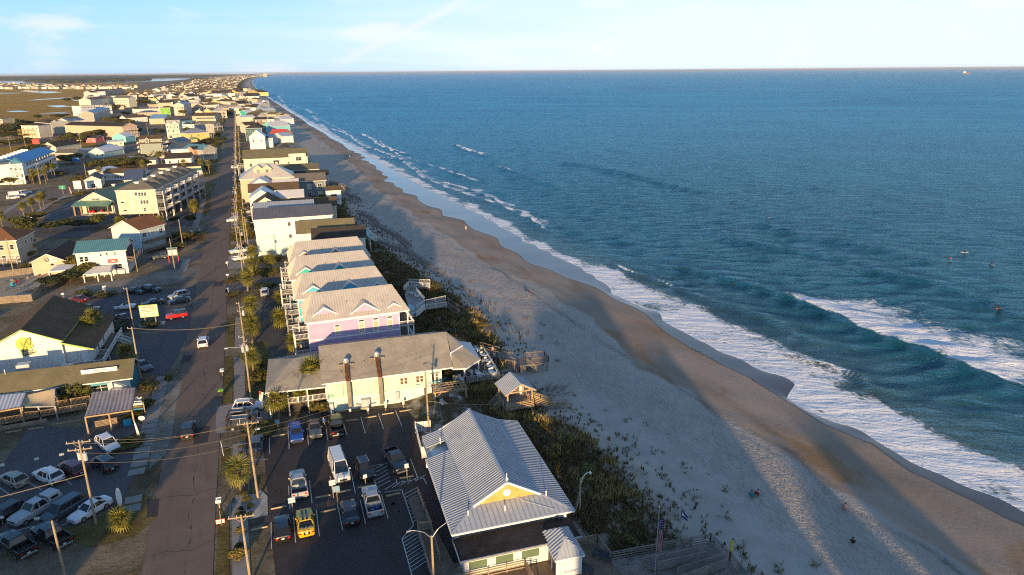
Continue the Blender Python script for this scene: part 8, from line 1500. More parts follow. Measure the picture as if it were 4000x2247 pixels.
def post_sign(name,lb,p,h,w,hh,m,txt=None,tm=None,rz=0.0,z0=.01,back=None,pw=.05,group=None):
    t=thing(name,lb,'sign',(*p[:2],z0),rz,group);part('post',MB().box(-pw,0,0,pw,2*pw,h),POLEW if pw > .04 else STEEL,t);part('board',MB().box(-w/2,-.03,h-hh,w/2,-.005,h),m,t)
    if txt:
        for i,l in enumerate(txt): text(t,l,hh/len(txt)*.9,(0,-.035,h-hh*(i+.5)/len(txt)),(R_(90),0,0),tm,ext=.003)
    return t
NV=mat('sign_navy',(.03,.07,.16),.7)
post_sign('parking_sign','blue and white parking sign below the silver pickup',(1,74.01),2.3,.8,.75,SBL,['PARK','HERE'],TRIM);post_sign('parking_sign','blue and white parking sign before the white van',(6.19,73.9),2.6,.75,.8,SBL,['PAID','LOT'],TRIM) if False else post_sign('parking_sign','blue and white parking sign before the white van',(6.19,73.9),2.6,.75,.8,SBL);post_sign('parking_sign','white parking sign beside the blue one before the van',(5.9,75.53),2.5,.75,.7,CHM);post_sign('parking_sign','sign board on a post before the black car with rails',(9.92,75.69),2.2,.45,.5,CHM);post_sign('parking_sign','sign board on a post beside the navy pickup',(15.22,75.82),2.4,.5,.6,CHM);post_sign('parking_sign','tilted blue parking sign by the porch hedge',(0.64,95.73),1.7,.7,.6,SBL,rz=-.4)
for p,lb in (((11.19,96.2),'first small white sign along the mint wall'),((13.77,95.46),'second small white sign along the mint wall'),((16.51,95.52),'third small white sign along the mint wall'),((19.28,95.48),'fourth small white sign along the mint wall')): post_sign('parking_sign',lb,p,1.1,.32,.5,CHM,group='small white signs along the mint wall')
post_sign('roadside_sign','white sign with a red border reading EATS on a thin pole',(-6.91,75),1.9,.01,.01,TRIM,pw=.03);t=thing('eats_sign','small red bordered white board lettered EATS beside the pavement','sign',(*(-7,75.19),0),-.05);part('frame',MB().box(-.5,0,.12,.5,.03,.72),SRED,t);part('board',MB().box(-.44,-.012,.18,.44,0,.66),TRIM,t);text(t,'EATS',.38,(0,-.016,.42),(R_(90),0,0),SRED,ext=.003)
t=thing('shop_flag','red and white feather banner lettered OPEN on the restaurant porch','flag',(*(-0.3,102.83,2.5)[:2],0),-.3);part('pole',MB().tube((0,0,2.4),(-.9,-.4,3.5),.03,.02,6),TRIM,t);part('cloth',MB().hexa(((-.95,-.42,3.5),(-.35,-.42,3.2),(-.35,-.40,3.2),(-.95,-.40,3.5),(-1.15,-.42,2.0),(-.75,-.42,1.7),(-.75,-.40,1.7),(-1.15,-.40,2.0))),FWH,t);part('band',MB().hexa(((-.97,-.43,3.52),(-.66,-.43,3.36),(-.66,-.39,3.36),(-.97,-.39,3.52),(-1.03,-.43,2.95),(-.72,-.43,2.8),(-.72,-.39,2.8),(-1.03,-.39,2.95))),SRED,t);text(t,'OPEN',.36,(-.88,-.44,2.35),(R_(90),R_(80),0),BRN,ext=.003)
t=thing('feather_banner','thin red and white feather banner at the lot corner','flag',(*(-18.18,100.49),0));part('pole',MB().tube((0,0,0),(-.15,.1,3.2),.03,.015,6),STEEL,t);part('cloth',MB().hexa(((-.02,-.01,.5),(.38,-.01,.2),(.38,.01,.2),(-.02,.01,.5),(-.15,.0,3.1),(.05,.0,2.6),(.05,.02,2.6),(-.15,.02,3.1))),FWH,t);part('foot',MB().box(-.3,-.3,0,.3,.3,.05),TRIM,t)
t=thing('surfboard_sign','upright white surfboard shaped sign by the lot entrance','sign',(*(-18.29,83.46),0),R_(35));part('board',MB().extrude([(.32*math.sin(a),0,1.35+1.25*math.cos(a)) for a in np.linspace(0,6.283,18)[:-1]],(0,.08,0)),TRIM,t);part('fin',MB().box(-.05,.08,.3,.05,.2,.6),STEEL,t)
for p,lb in (((-33.76,97.96),'white notice on a post at the left end of the rope line'),((-29.9,97.97),'pair of white notices on a post in the rope line'),((-26.98,97.89),'white notice nearest the transformer pole in the rope line'),((-26.66,82.86),'white notice between the minivan and the black pickup'),((-30.59,84.67),'white notice by the black pickup at the left edge')): post_sign('notice',lb,p,1.25,.55,.35,CHM,z0=0,pw=.035,group='white notices in the west lot')
post_sign('notice','white notice by the sandy strip behind the surf shop',(-41.87,178.85),1.6,.6,.4,CHM,z0=0);post_sign('notice','tall white notice at the sandy strip',(-33.04,177.68),2.6,.8,.9,CHM,z0=0)
post_sign('road_sign','green road sign on two posts by the diagonal road',(-73.7,350.9),3.6,2.6,1.6,mat('sign_green',(.02,.22,.12),.6),['<  >','50'],TRIM,z0=0,pw=.08);post_sign('shop_sign','white panel sign tower beside the diagonal road',(-67.9,351.4),5.2,3.0,3.6,CHM,z0=0,pw=.15);post_sign('shop_sign','blue framed motel sign by the road bend',(-86.1,454.7),5,3.6,2.2,mat('sign_deep_blue',(.03,.16,.38),.6),z0=0,pw=.12);post_sign('shop_sign','square red sign near the highway',(-135.4,595),5.5,4.4,3.4,SRED,z0=0,pw=.2);post_sign('shop_sign','small dark framed shop sign on the lawn',(-70.7,291.6),1.6,3.4,1.5,mat('sign_dark',(.06,.06,.065),.7),['THE COLONY'],TRIM,z0=0,pw=.1)
t=thing('cafe_sign','red framed cafe sign with a teal cap beside the grey car','sign',(*(-20.19,204.85),0),R_(-10));part_split('post',MB().box(-1.3,0,0,-1.15,.15,4.0).box(1.15,0,0,1.3,.15,4.0),SRED,t);part('board',MB().box(-1.15,.03,2.0,1.15,.12,3.6),CHM,t);part('cap',MB().box(-1.4,-.1,4.0,1.4,.25,4.2),MT_TEAL,t)
t=thing('pumpkin_banner','pink-red leaning feather flag by the white sign tower','flag',(*(-69,341.9),0));part('pole',MB().tube((0,0,0),(-.5,0,4.2),.04,.02,6),STEEL,t);part('cloth',MB().hexa(((-.1,0,1.0),(.5,0,.9),(.5,.02,.9),(-.1,.02,1.0),(-.55,0,4.2),(-.05,0,3.6),(-.05,.02,3.6),(-.55,.02,4.2))),mat('banner_pink',(.55,.22,.20),.7),t)
# mailboxes and bins on the verge
def mailbox(lb,p,n_=2,rz=0.0,m=None):
    t=thing('mailbox',lb,'mailbox',(*p[:2],0),rz);part('post',MB().box(-.06,-.06,0,.06,.06,1.1).box(-.5,-.05,.85,.5,.05,.95),WOODL,t)
    for i in range(n_): x=-.3+.6*i;part('box',MB().box(x-.17,-.3,.96,x+.17,.3,1.12).tube((x,-.3,1.12),(x,.3,1.12),.17,.17,10),m or TRIM,t)
mailbox('pair of white mailboxes by the palm at the gravel bed',(-7.15,78.68),2,1.5);mailbox('mailbox with a white top on the verge across from the restaurant',(-7.07,119.09),2,1.5);mailbox('white mailbox near the twin drives',(-6.22,182.11),1,1.4);mailbox('pair of pale mailboxes farther up the verge',(-6.34,194.47),2,1.4);mailbox('blue mailbox by the long drive',(-6.12,169.62),1,1.4,mat('mail_blue',(.08,.2,.4),.6))
t=thing('wheelie_bin','black bin with a lime green lid on the verge','bin',(*(-7.23,110.92),0));part('bin',MB().hexa(((-.3,-.3,.05),(.3,-.3,.05),(.3,.3,.05),(-.3,.3,.05),(-.36,-.36,1.0),(.36,-.36,1.0),(.36,.36,1.0),(-.36,.36,1.0))),PLASTIC,t);part('lid',MB().box(-.4,-.4,1.0,.4,.42,1.1),mat('lime_lid',(.28,.62,.02),.5),t);part('wheel',MB().tube((-.3,.35,.12),(.3,.35,.12),.12,.12,8),BLACK,t)
t=thing('stake','thin marker stake by the pavement opposite the pole','post',(*(-6.77,91.14),0));part('stake',MB().tube((0,0,0),(-.1,0,2.2),.03,.03,5),TRIM,t);part('cap',MB().box(-.14,-.04,2.2,-.06,.04,2.25),TRIM,t)
# fences round the sand yard, picnic tables in it
def plank_fence(lb,pts,h=1.7,wd=.15):
    t=thing('fence',lb,'fence',(pts[0][0],pts[0][1],0));me=MB().box(-wd*.45,-.015,0,wd*.45,.015,h).mesh('plank',WOOD);me2=MB().box(-wd*.45,-.015,0,wd*.45,.015,h).mesh('plank',WOODG);k=0;mb=MB()
    for a,b in zip(pts,pts[1:]):
        a,b=Vector(a[:2]),Vector(b[:2]);n_=int((b-a).length/wd);rz=math.atan2((b-a).y,(b-a).x)
        for i in range(n_):
            q=a+(b-a)*((i+.5)/n_)-Vector(pts[0][:2])
            if k < 290: link('plank',me if (i*7) % 3 else me2,t,(q.x,q.y,random.Random(i).uniform(-.03,.06)),(0,0,rz))
            k += 1
        p,q=a-Vector(pts[0][:2]),b-Vector(pts[0][:2])
        for z in (.35,1.3): mb.beam((*p,z),(*q,z),.05,.1)
    part('fence_rail',mb,WOODG,t)
plank_fence('tall plank fence along the far side of the sand yard',[(-62.23,205.95),(-55.86,207.2),(-50.28,207.56)]);plank_fence('tall plank fence along the near side of the sand yard',[(-55.89,180.99),(-48.32,180.21),(-48.16,189.34)])
for i,(p,a,lb) in enumerate((((-53.99,190.65),.3,'picnic table nearest the near fence in the sand yard'),((-57.14,191.99),.1,'picnic table at the left of the sand yard'),((-58.99,199.1),.2,'picnic table by the left edge of the sand yard'),((-55.63,202.71),.5,'picnic table by the far fence'),((-51.08,201.64),.2,'picnic table at the right of the sand yard'),((-50.64,189.23),.8,'small picnic table by the fence corner'))):
    t=thing('picnic_table',lb,'picnic table',(*p,.02),a,'picnic tables in the sand yard');part('tabletop',MB().box(-.9,-.38,.70,.9,.38,.75),WOODG,t);part_split('bench',MB().box(-.9,-.85,.42,.9,-.6,.46).box(-.9,.6,.42,.9,.85,.46),WOODG,t);part('leg',MB().beam((-.6,-.75,.0),(-.6,.2,.72),.06,.09).beam((-.6,.75,0),(-.6,-.2,.72),.06,.09).beam((.6,-.75,0),(.6,.2,.72),.06,.09).beam((.6,.75,0),(.6,-.2,.72),.06,.09),WOODG,t)
for i,(p,a,m,lb) in enumerate((((-56.47,198.85),.6,CLOTH['tan'],'tan lounge chair in the sand yard'),((-55.62,195.65),2.6,MATS['turquoise_plastic'],'turquoise lounge chair in the sand yard'),((-55.31,198.77),1.2,CLOTH['red'],'dark red lounge chair in the sand yard'),((-53.92,199.85),-.5,WOODG,'grey lounge chair by the far fence'),((-52.92,194.5),2.0,WOODG,'grey lounge chair in the middle of the sand yard'))):
    t=thing('lounge_chair',lb,'chair',(*p,.02),a,'lounge chairs in the sand yard');part('seat',MB().hexa(((-.3,-.3,.38),(.3,-.3,.38),(.3,.3,.22),(-.3,.3,.22),(-.3,-.3,.42),(.3,-.3,.42),(.3,.3,.26),(-.3,.3,.26))),m,t);part('backrest',MB().hexa(((-.3,.28,.22),(.3,.28,.22),(.3,.32,.22),(-.3,.32,.22),(-.28,.62,1.0),(.28,.62,1.0),(.28,.66,1.0),(-.28,.66,1.0))),m,t);part_split('leg',MB().box(-.36,-.3,0,-.3,-.2,.55).box(.3,-.3,0,.36,-.2,.55).box(-.36,.3,0,-.3,.4,.55).box(.3,.3,0,.36,.4,.55),m,t)
# ================================================================ POLES AND WIRES
POLES=[((-2.78,107.77),11,0,3,(math.pi,2.6,8.8),'tall wooden pole with three transformers beside the restaurant porch',3),((-2.76,78.96),10.6,1,0,(1.2,2.0,8.2),'tall wooden pole with a crossarm rising from the gravel bed',0),((-20.54,80.88),11,2,2,None,'leaning wooden pole with double crossarm and transformers in the west lot',0),((-20.21,123.4),9.5,0,0,None,'wooden pole at the blue gable of the bar',1),((-24.2,150.61),9.0,0,0,None,'wooden pole by the hedge in the surf shop lot',1),((21.01,86.73),9.5,0,1,(2.6,1.4,7.0),'wooden pole at the corner of the lot by the pergola',1),((-21.98,71.87),7.0,0,0,None,'cut-off wooden pole at the bottom left',0),((-4.04,63.74),8.2,1,0,None,'wooden crossarm pole cut by the bottom edge',0),((-18.92,223.62),8.5,0,0,None,'short wooden pole in the hedge past the cafe',0),((-19.19,194.3),9,0,0,None,'thin dark pole beside the red framed sign',0),((-60.04,213.59),8.5,0,0,None,'wooden lamp pole by the plank fence',0),((-3.06,128.56),10,0,1,None,'wooden pole close behind the transformer pole',3),((-0.49,213.88),9.5,0,0,None,'wooden pole beside the mint building palms',2),((-2.52,173.91),10.5,0,1,None,'wooden pole by the long drive',3),((-2.17,195.63),10.5,0,1,None,'wooden pole by the white pickups',3),((-146,573.3),10,0,0,None,'lamp pole by the highway at the left',0),((-145.3,608),9,0,0,None,'second lamp pole by the highway',0),((-89.7,386.8),10,1,0,None,'pole with a crossarm before the blue roofed hotel',0),((-73.6,405.3),7,0,0,None,'short pole at the road bend',0),((-138.6,656.7),11,0,0,None,'tall pole by the marsh apartments',1),((-141.7,745.5),11,0,0,None,'pole behind the marsh apartments',1),((-135.6,745.6),11,0,0,None,'pole by the stilt house',1),((-100.7,557.1),10,0,0,None,'pole beside the mint cottage',1),((-130.8,921.4),11,0,0,None,'pole at the town centre edge',1),((-16,579),11,0,0,None,'pole beside the yellow house',1),((-18.1,443.3),11,0,0,None,'pole beside the orange gabled house',1),((-60.8,697.1),8,0,0,None,'short pole before the narrow white house',0),((-69.3,665.9),13,0,0,None,'tall pole at the apartment block',1),((-11.1,804.2),11,0,0,None,'pole west of the road before the crossing',1)]
PO={}
for p,h,ar,cn,lm,lb,pn in POLES: PO[lb]=pole(p[0],p[1],h,lb,ar,R_(-8) if p[1] > 60 else .1,cn,lm,(random.Random(int(h*7+p[0])).uniform(-.15,.15),0),pins=pn)
pp=None
for i in range(30):
    y=214+i*24*(1+.028*i);x=-3.4+.0085*(y-214)+.00000*y;pole(x,y,11.0,f'pole {["with a transformer", "with side pins"][i % 2]} in the long oceanfront line',0,0,1-(i % 2),None,(0,0),'poles in the long oceanfront line',pins=3)
    if i % 2 == 0 and i < 16: pole(x+2.2,y+9,10.2,'slimmer pole of the second oceanfront line',0,0,0,None,(0,0),'poles of the second oceanfront line',pins=2)
    if pp:
        for dz in (-.3,-1.05,-1.8): wire('power_line',(pp[0],pp[1],11+dz),(x,y,11+dz),.5,'wire strung along the oceanfront pole line',.016,4)
    pp=(x,y)
tp=lambda lb,dx=0,dz=-.2: (PO[lb].location.x+dx,PO[lb].location.y,dz+{q[5]: q[1] for q in POLES}[lb])
A_,B_,C_,D_=POLES[2][5],POLES[1][5],POLES[3][5],POLES[0][5]
for i,(dx,dz) in enumerate(((-1.1,.1),(1.1,.1),(0,-1.4),(0,-2.6))): wire('power_line',tp(A_,dx,-.2+dz),tp(B_,dx,-.2+dz),.9,['wire from the left end of the west crossarm across the road','wire from the right end of the west crossarm across the road','wire below the crossarms across the road','lowest wire across the road'][i])
wire('power_line',tp(C_),tp(POLES[11][5],0,-4),.8,'thick twisted cable crossing the road behind the white car',.05,14);wire('power_line',tp(B_,0,-2),tp(POLES[5][5],0,-1),.7,'wire from the gravel bed pole to the pergola pole');wire('power_line',tp(B_,.4,-1.2),tp(POLES[5][5],0,-.4),.6,'upper wire from the gravel bed pole to the pergola pole');wire('power_line',tp(A_,0,-4.4),(-60,78,6),.6,'twisted cable from the transformer pole to the left edge',.05);wire('power_line',tp(POLES[5][5],0,-4.5),(32.4,85.5,3.0),.4,'pale cable from the pergola pole to the dune gazebo',.04)
for dx in (-1.1,-.3,.5,1.1): wire('power_line',tp(POLES[7][5],dx,-.1),tp(B_,dx*.9,-.2),.5,'wire running up from the bottom crossarm to the gravel bed pole')
for dx in (-.5,.0,.5): wire('power_line',tp(B_,dx,-.2),tp(D_,dx,-.6),.5,'wire from the gravel bed pole to the restaurant pole');wire('power_line',tp(D_,dx,-.6),tp(POLES[13][5],dx,-.6),.5,'wire from the restaurant pole to the drive pole');wire('power_line',tp(POLES[13][5],dx,-.6),tp(POLES[14][5],dx,-.6),.3,'wire between the drive poles');wire('power_line',tp(POLES[14][5],dx,-.6),(-3.4+dx,214,10.4),.1,'wire from the pickups to the oceanfront line')
wire('power_line',(PO[POLES[9][5]].location.x,PO[POLES[9][5]].location.y,8.5),(-3,236,8.8),.6,'cable over the road past the cafe',.04)
# ================================================================ PALMS, TREES, SHRUBS
PP={h: palm_proto(h,32,i+3,'palm',1.3) for i,h in enumerate((1.2,2.6,4.2))};pu=set()
def palm(p,h,lb,s=1.0,g='cabbage palms'):
    pr=PP[h]
    if h not in pu: pu.add(h);o=pr;o.location=(*p[:2],0);o.scale=(s,)*3;o['label']=lb
    else: o=copytree(pr,p[:2],random.Random(lb).uniform(0,6),lb,s)
    o['group']=g
for p,h,lb,s in (((-4.67,81.66),2.6,'broad palm on the gravel bed by the tall pole',1.1),((-17.7,79.1),1.2,'low fan palm in the grass strip of the west lot',.85),((0.98,98.92),2.6,'palm before the restaurant porch steps',1.2),((5.97,102.33),4.2,'tall palm at the corner of the mint wall',1.15),((4.3,101.96),2.6,'palm between the porch and the mint wall',1.3),((7.08,102.95),4.2,'second tall palm against the mint wall',1.3),
    ((-1.53,147.95),2.6,'palm on the grass at the top of the long drive',1.25),((-1.81,133.24),2.6,'palm beside the paired poles',1.25),((-1.93,115.68),4.2,'palm with a ridged trunk beside the transformer pole',1.0),((-1.83,141.81),1.2,'low palm between two taller palms by the drive',1.2),((4.13,141.13),1.2,'small palm at the foot of the lilac balconies',1.3),((5.66,126.95),1.2,'small palm under the lilac balconies',1.2),((4.72,156.44),1.2,'small dark palm by the lilac balcony corner',1.0),
    ((0.38,197.05),2.6,'palm beside the upper white pickup',1.1),((-0.27,183.07),2.6,'palm in the hedge between two drives',1.15),((4.45,184.67),2.6,'palm in the hedge by the coral house',1.15),((5.26,201.25),1.2,'palm against the mint building wall',1.3),((-1.81,168.93),2.6,'palm at the end of the dark drive',1.2),((-0.9,230.5),2.6,'palm by the wooden poles near the mint building',1.1),((11.07,213.71),2.6,'palm squeezed between the mint and coral houses',1.1),
    ((-30.28,142.74),4.2,'palm at the back corner of the surf shop',1.1),((-30.08,146.17),4.2,'darker palm behind the surf shop palm',1.15),((-23.26,132.22),1.2,'low palm by the blue gable of the bar',1.2),((-75.7,295.5),4.2,'roadside palm nearest the camera',1.05),((-75,304.3),4.2,'second roadside palm from the camera',1.05),((-74.5,313.7),4.2,'third roadside palm from the camera',1.05),((-74.7,319.9),4.2,'fourth roadside palm from the camera',1.05),((-78,277.7),4.2,'roadside palm at the left edge',1.05),((-59,231),2.6,'palm beside the tan house',1.2),((-60.5,232.8),2.6,'smaller palm beside the tan house',1.0),((-18.1,279.2),2.6,'palm at the edge of the townhouse drive',1.25),((-17.6,282.7),1.2,'low palm at the townhouse drive',1.3),((-28.3,259.9),1.2,'low palm under the townhouse piles',1.2),((-41,265.5),1.2,'spiky palm by the townhouse wall',1.2)): palm(p,h,lb,s)
FP=palm_proto(5.5,22,9,'palm',1.5,False);FP['group']='palms among the far houses';FP.location=(*(-92.8,388.3),0);FP['label']='tall palm before the blue roofed hotel'
for p,lb in (((-90.4,388.4),'second tall palm before the hotel'),((-87.5,387.1),'third tall palm before the hotel'),((-89.7,400.9),'fourth palm before the hotel'),((-90.8,411.2),'fifth palm before the hotel'),((-89.5,410.6),'sixth palm before the hotel'),((-88.7,412.2),'seventh palm before the hotel'),((-64,383.7),'palm beside the inn'),((-47.3,404.9),'palm at the left of the yellow motel'),((-27.3,399.3),'palm before the yellow motel'),((-19.2,397.8),'palm at the right end of the yellow motel'),((-15.2,391.7),'palm by the road past the motel'),((-43.5,447.1),'palm thicket beside the white dark-roofed house'),((-42.2,449.2),'second palm beside the white dark-roofed house'),((-9.5,941.7),'palm by the road crossing'),((-82,661.3),'palm before the peach gable'),((-79.5,671),'second palm before the peach gable')): copytree(FP,p[:2],random.Random(lb).uniform(0,6),lb)
SB='rounded shrubs'
for p,r,h,k,lb in (((7.01,98.43),1.9,2.2,1,'big rounded green shrub against the mint wall'),((-1.98,96.04),2.6,1.2,1,'yellow-green hedge below the three parked cars'),((-18.95,98.93),2.2,.9,0,'dark clipped hedge beside the white sunroof car'),((-21.03,151.95),2.2,.9,0,'hedge under the lime framed sign'),((-27.34,152.26),3.4,1.2,2,'dark hedge by the lamp pole'),((-29,137.76),2.0,1.6,2,'dark shrub under the surf shop stairs'),((-30.27,117.56),1.7,3.0,0,'green tree-like shrub left on the bar terrace'),((-27.8,117.73),1.6,3.0,0,'green tree-like shrub beside the pleated canopy'),((-18.11,118.3),1.7,1.4,3,'golden dry shrub beside the pavement'),((-15.68,121.29),.8,.7,1,'small shrub at the end of the pavement'),((-18.17,111.38),1.3,1.0,0,'low shrub behind the bar sign'),((-19.57,107.86),1.2,.9,0,'low green shrub at the canopy corner'),((-1.28,114.17),1.8,1.8,0,'green shrub at the left end of the restaurant porch'),((-5.04,68.11),1.1,1.0,3,'tuft of golden grass at the bottom of the gravel bed'),
    ((-4.82,75.74),.75,.6,2,'dark red-brown shrub, largest on the gravel bed'),((-3.77,75.63),.5,.45,2,'small dark shrub beside the largest gravel shrub'),((-4.86,77.29),.4,.35,2,'tiny shrub at the left of the gravel bed'),((-3.66,77.47),.5,.4,2,'small shrub in the middle of the gravel bed'),((-4.04,79.13),.6,.7,1,'spiky yucca on the gravel bed'),((-4.5,80.38),.5,.5,0,'small green shrub under the broad palm'),((-4.92,72.75),.7,.55,3,'golden shrub on the lower gravel bed'),((-4.96,70.02),.6,.5,2,'dark shrub on the lower gravel bed'),((-4.43,92.5),.5,.4,0,'small green shrub on the upper gravel strip'),((-4.46,90.57),.45,.35,0,'second small shrub on the upper gravel strip'),
    ((2.54,195.12),2.6,1.4,0,'hedge between the two twin drives'),((5.82,194.73),2.4,1.3,0,'hedge toward the coral house'),((1.6,183.16),2.8,1.3,0,'hedge below the twin drives'),((4.63,181.87),2.8,1.2,1,'yellow-green hedge below the twin drives'),((-1.23,184.37),2.0,1.2,0,'hedge beside the drive pole'),((-5.59,179.31),2.2,.8,1,'low roadside hedge by the mailbox'),((-3.89,180.27),2.0,.8,1,'low roadside hedge beside the drive'),((-4.64,167.13),1.8,.8,1,'low hedge at the mouth of the dark drive'),((2.09,169.58),3.0,1.2,2,'dark hedge behind the courtyard car'),((-4.1,234.6),2.0,.9,1,'low shrub by the roadside poles'),((-3.11,224.87),2.2,1.4,0,'shrub by the roadside poles'),((1.1,303.6),3.0,3.6,1,'tall bush before the cream brown gable'),((0.42,228.59),2.2,1.8,1,'bush at the corner of the mint building'),
    ((-2.46,143.28),1.5,1.0,0,'low shrub among the drive palms'),((-2.73,124.51),1.5,1.2,0,'shrub under the restaurant poles'),((-1.38,120.24),1.6,1.3,0,'shrub beside the dark drive edge')): bush(p[0],p[1],r,h,lb,k,SB)
for p,r,h,k,lb in (((-70.7,272.2),4.6,4.6,0,'spreading tree at the left of the market lot'),((-69.3,284.2),3.6,3.6,1,'spreading tree beside the small dark sign'),((-67.3,260.7),3.4,4.4,0,'tree with pale trunks behind the tan house'),((-61.3,263.7),4.0,3.4,2,'dark round tree in the market lot'),((-54.9,265.4),4.2,3.8,2,'second dark round tree in the market lot'),((-47.8,264.6),4.0,4.4,0,'tree beside the townhouse wall'),((-65,334.2),2.8,3.0,1,'small bright tree before the market'),((-73.2,327.7),2.2,1.8,2,'dark shrub by the roadside'),((-71.6,377.8),3.8,4.0,1,'golden tree behind the white sign tower'),((-19,231.7),3.0,3.2,1,'yellow-green bush at the end of the hedge'),((-23.6,232.4),5.0,2.4,2,'long dark hedge past the cafe, left part'),((-16.8,234.7),4.6,1.8,2,'long dark hedge past the cafe, right part'),((-20.28,223.6),2.6,1.3,0,'low hedge round the pole past the cafe'),((-23.3,260.9),2.0,2.6,2,'dark spiky shrub by the townhouse drive'),((-18.3,257.1),2.0,3.6,2,'dark cone-shaped conifer by the pavement'),((-18.2,316.9),2.4,3.0,2,'dark tree at the far end of the townhouse drive'),
    ((-46.3,193.3),4.4,2.6,2,'dark thicket at the right of the sand yard, left part'),((-43.22,194.47),4.2,3.0,2,'dark thicket at the right of the sand yard, middle'),((-41.07,196.94),3.6,3.2,0,'dark thicket before the cafe canopy'),((-42.9,203.04),2.6,4.8,1,'small tree before the cafe wall'),((-39.14,198.74),2.2,4.0,1,'second small tree before the cafe wall'),((-57.13,214.73),2.4,1.4,1,'dry shrubs behind the plank fence'),((-59.38,226.85),2.0,2.0,1,'shrub between the tan house and the hall'),((-38.65,180.05),2.6,1.0,1,'yellow-green shrubs along the sandy strip'),((-33.82,178.74),2.6,.9,1,'golden weeds along the sandy strip')): tree(p[0],p[1],r,h,lb,k,'trees and thickets west of the road')
TW=random.Random(77)
for cx_,cy_,n_,sx_,sy_,r0,hh,lb in ((*(-115.8,621.8),9,10,22,5.5,6,'dark dense tree of the thicket by the mint cottage'),(*(-201.3,813.1),26,26,60,7,5,'olive scrub by the marsh at the left'),(*(-196.6,763.6),12,12,40,7,5,'olive scrub at the left edge'),(*(-160.5,625.9),10,18,20,5,3.5,'dark shrubs along the highway'),(*(-161.9,693.9),8,14,14,5,4,'shrubs before the yellow balconies'),(*(-93.7,467.1),6,7,12,4.5,5,'dark tree behind the blue motel sign'),(*(-139.8,781.7),12,16,24,6,5,'tree among the houses by the stilt house'),(*(-154.9,804),7,10,14,5.5,6,'dark tree beside the marsh apartments'),(*(-68,437.8),10,9,10,4.6,4.5,'rounded thicket at the road bend'),(*(-101.5,397),8,8,8,3.5,3.5,'bush at the foot of the hotel tower'),(*(-81.1,410.8),6,8,16,2.6,2,'low shrub by the diagonal road'),(*(-59.3,446.8),14,9,12,4.2,4,'thicket before the peach flat house'),(*(-54.4,465.7),5,5,6,3.6,3.6,'dark bush below the sage house'),(*(-42.4,663.9),4,4,8,4,5,'golden tree beside the yellow house'),(*(-58.8,683.8),5,6,8,4,4,'bush before the narrow white house'),(*(-16.5,565.9),8,6,12,4.2,4,'dark tree beside the road before the yellow house'),(*(-109.8,821.9),10,10,18,6,6,'tree left of the apartment block'),(*(-51.7,1342.8),14,18,30,7,7,'tree of the grove among the town houses'),(*(-66,1205.2),8,12,20,6,6,'tree behind the white apartments'),(*(-143,1398.4),12,16,40,7,6,'tree in the town centre'),(*(10.7,1050.4),10,3,40,3.5,4,'bush along the oceanfront poles'),(*(-222.6,1457.8),8,30,20,10,8,'dark tree at the marsh apartments'),(*(-188.4,1813.6),14,26,60,11,10,'tree beside the town centre road'),(*(-271.2,1613.1),8,30,60,10,8,'scrub at the marsh edge'),(*(-163.6,1164),10,18,40,8,7,'dark tree beside the marsh car lot'),(*(-168.3,1000.9),10,26,40,7,5,'scrub before the marsh apartments')):
    for i in range(n_): tree(cx_+TW.uniform(-sx_,sx_),cy_+TW.uniform(-sy_,sy_),r0*TW.uniform(.6,1.25),hh*TW.uniform(.7,1.2),lb,TW.randrange(3),'trees: '+lb)
for i in range(60):
    y=215+i*7.5;x=4+.008*(y-215)-5.5;
    if TW.random() < .55: bush(x+TW.uniform(-1,1),y,TW.uniform(1.2,2.2),TW.uniform(1.2,2.6),'shrub along the oceanfront drives',TW.choice([0,1,1]),'shrubs along the oceanfront drives')
for i in range(46): y=380+i*13;bush(-15.5+.008*(y-380)+TW.uniform(-3,1),y,TW.uniform(1.2,2.4),TW.uniform(1.2,2.8),'shrub along the west side of the road',TW.choice([0,2,1]),'shrubs along the west side of the road')
for i in range(46): y=TW.uniform(-14,26);tree(TW.uniform(32,39),-abs(y),2.2,TW.uniform(6,12),'unseen tree added to soften the beach shade',0,'unseen trees added to soften the beach shade') if i < 9 else tree(TW.uniform(-220,-60),TW.uniform(480,1000),TW.uniform(4,8),TW.uniform(4,8),'olive tree between the houses near the marsh',TW.randrange(3),'trees between the houses near the marsh')  # the first few are unseen, added to fray the shade edge on the sand
for i in range(36):
    y=880+TW.random()**1.4*2200;x=TW.uniform(-140,15);tree(x,y,TW.uniform(4,8),TW.uniform(4,8),'tree among the far houses',TW.randrange(3),'trees among the far houses')
wood=MB()
for i in range(5200):
    y=1500+7500*TW.random()**1.5;x=TW.uniform(-170-.02*y,24+float(cx(y)));r,h=TW.uniform(4,9),TW.uniform(4,8);wood.ball((x,y,h*.3),r,6,4,0,h/r*.6)
part('town_trees',wood,LEAFS[2],kind='stuff')
for i in range(1): tag(bpy.data.objects['town_trees'],'dark trees filling the gaps between the far houses','trees')
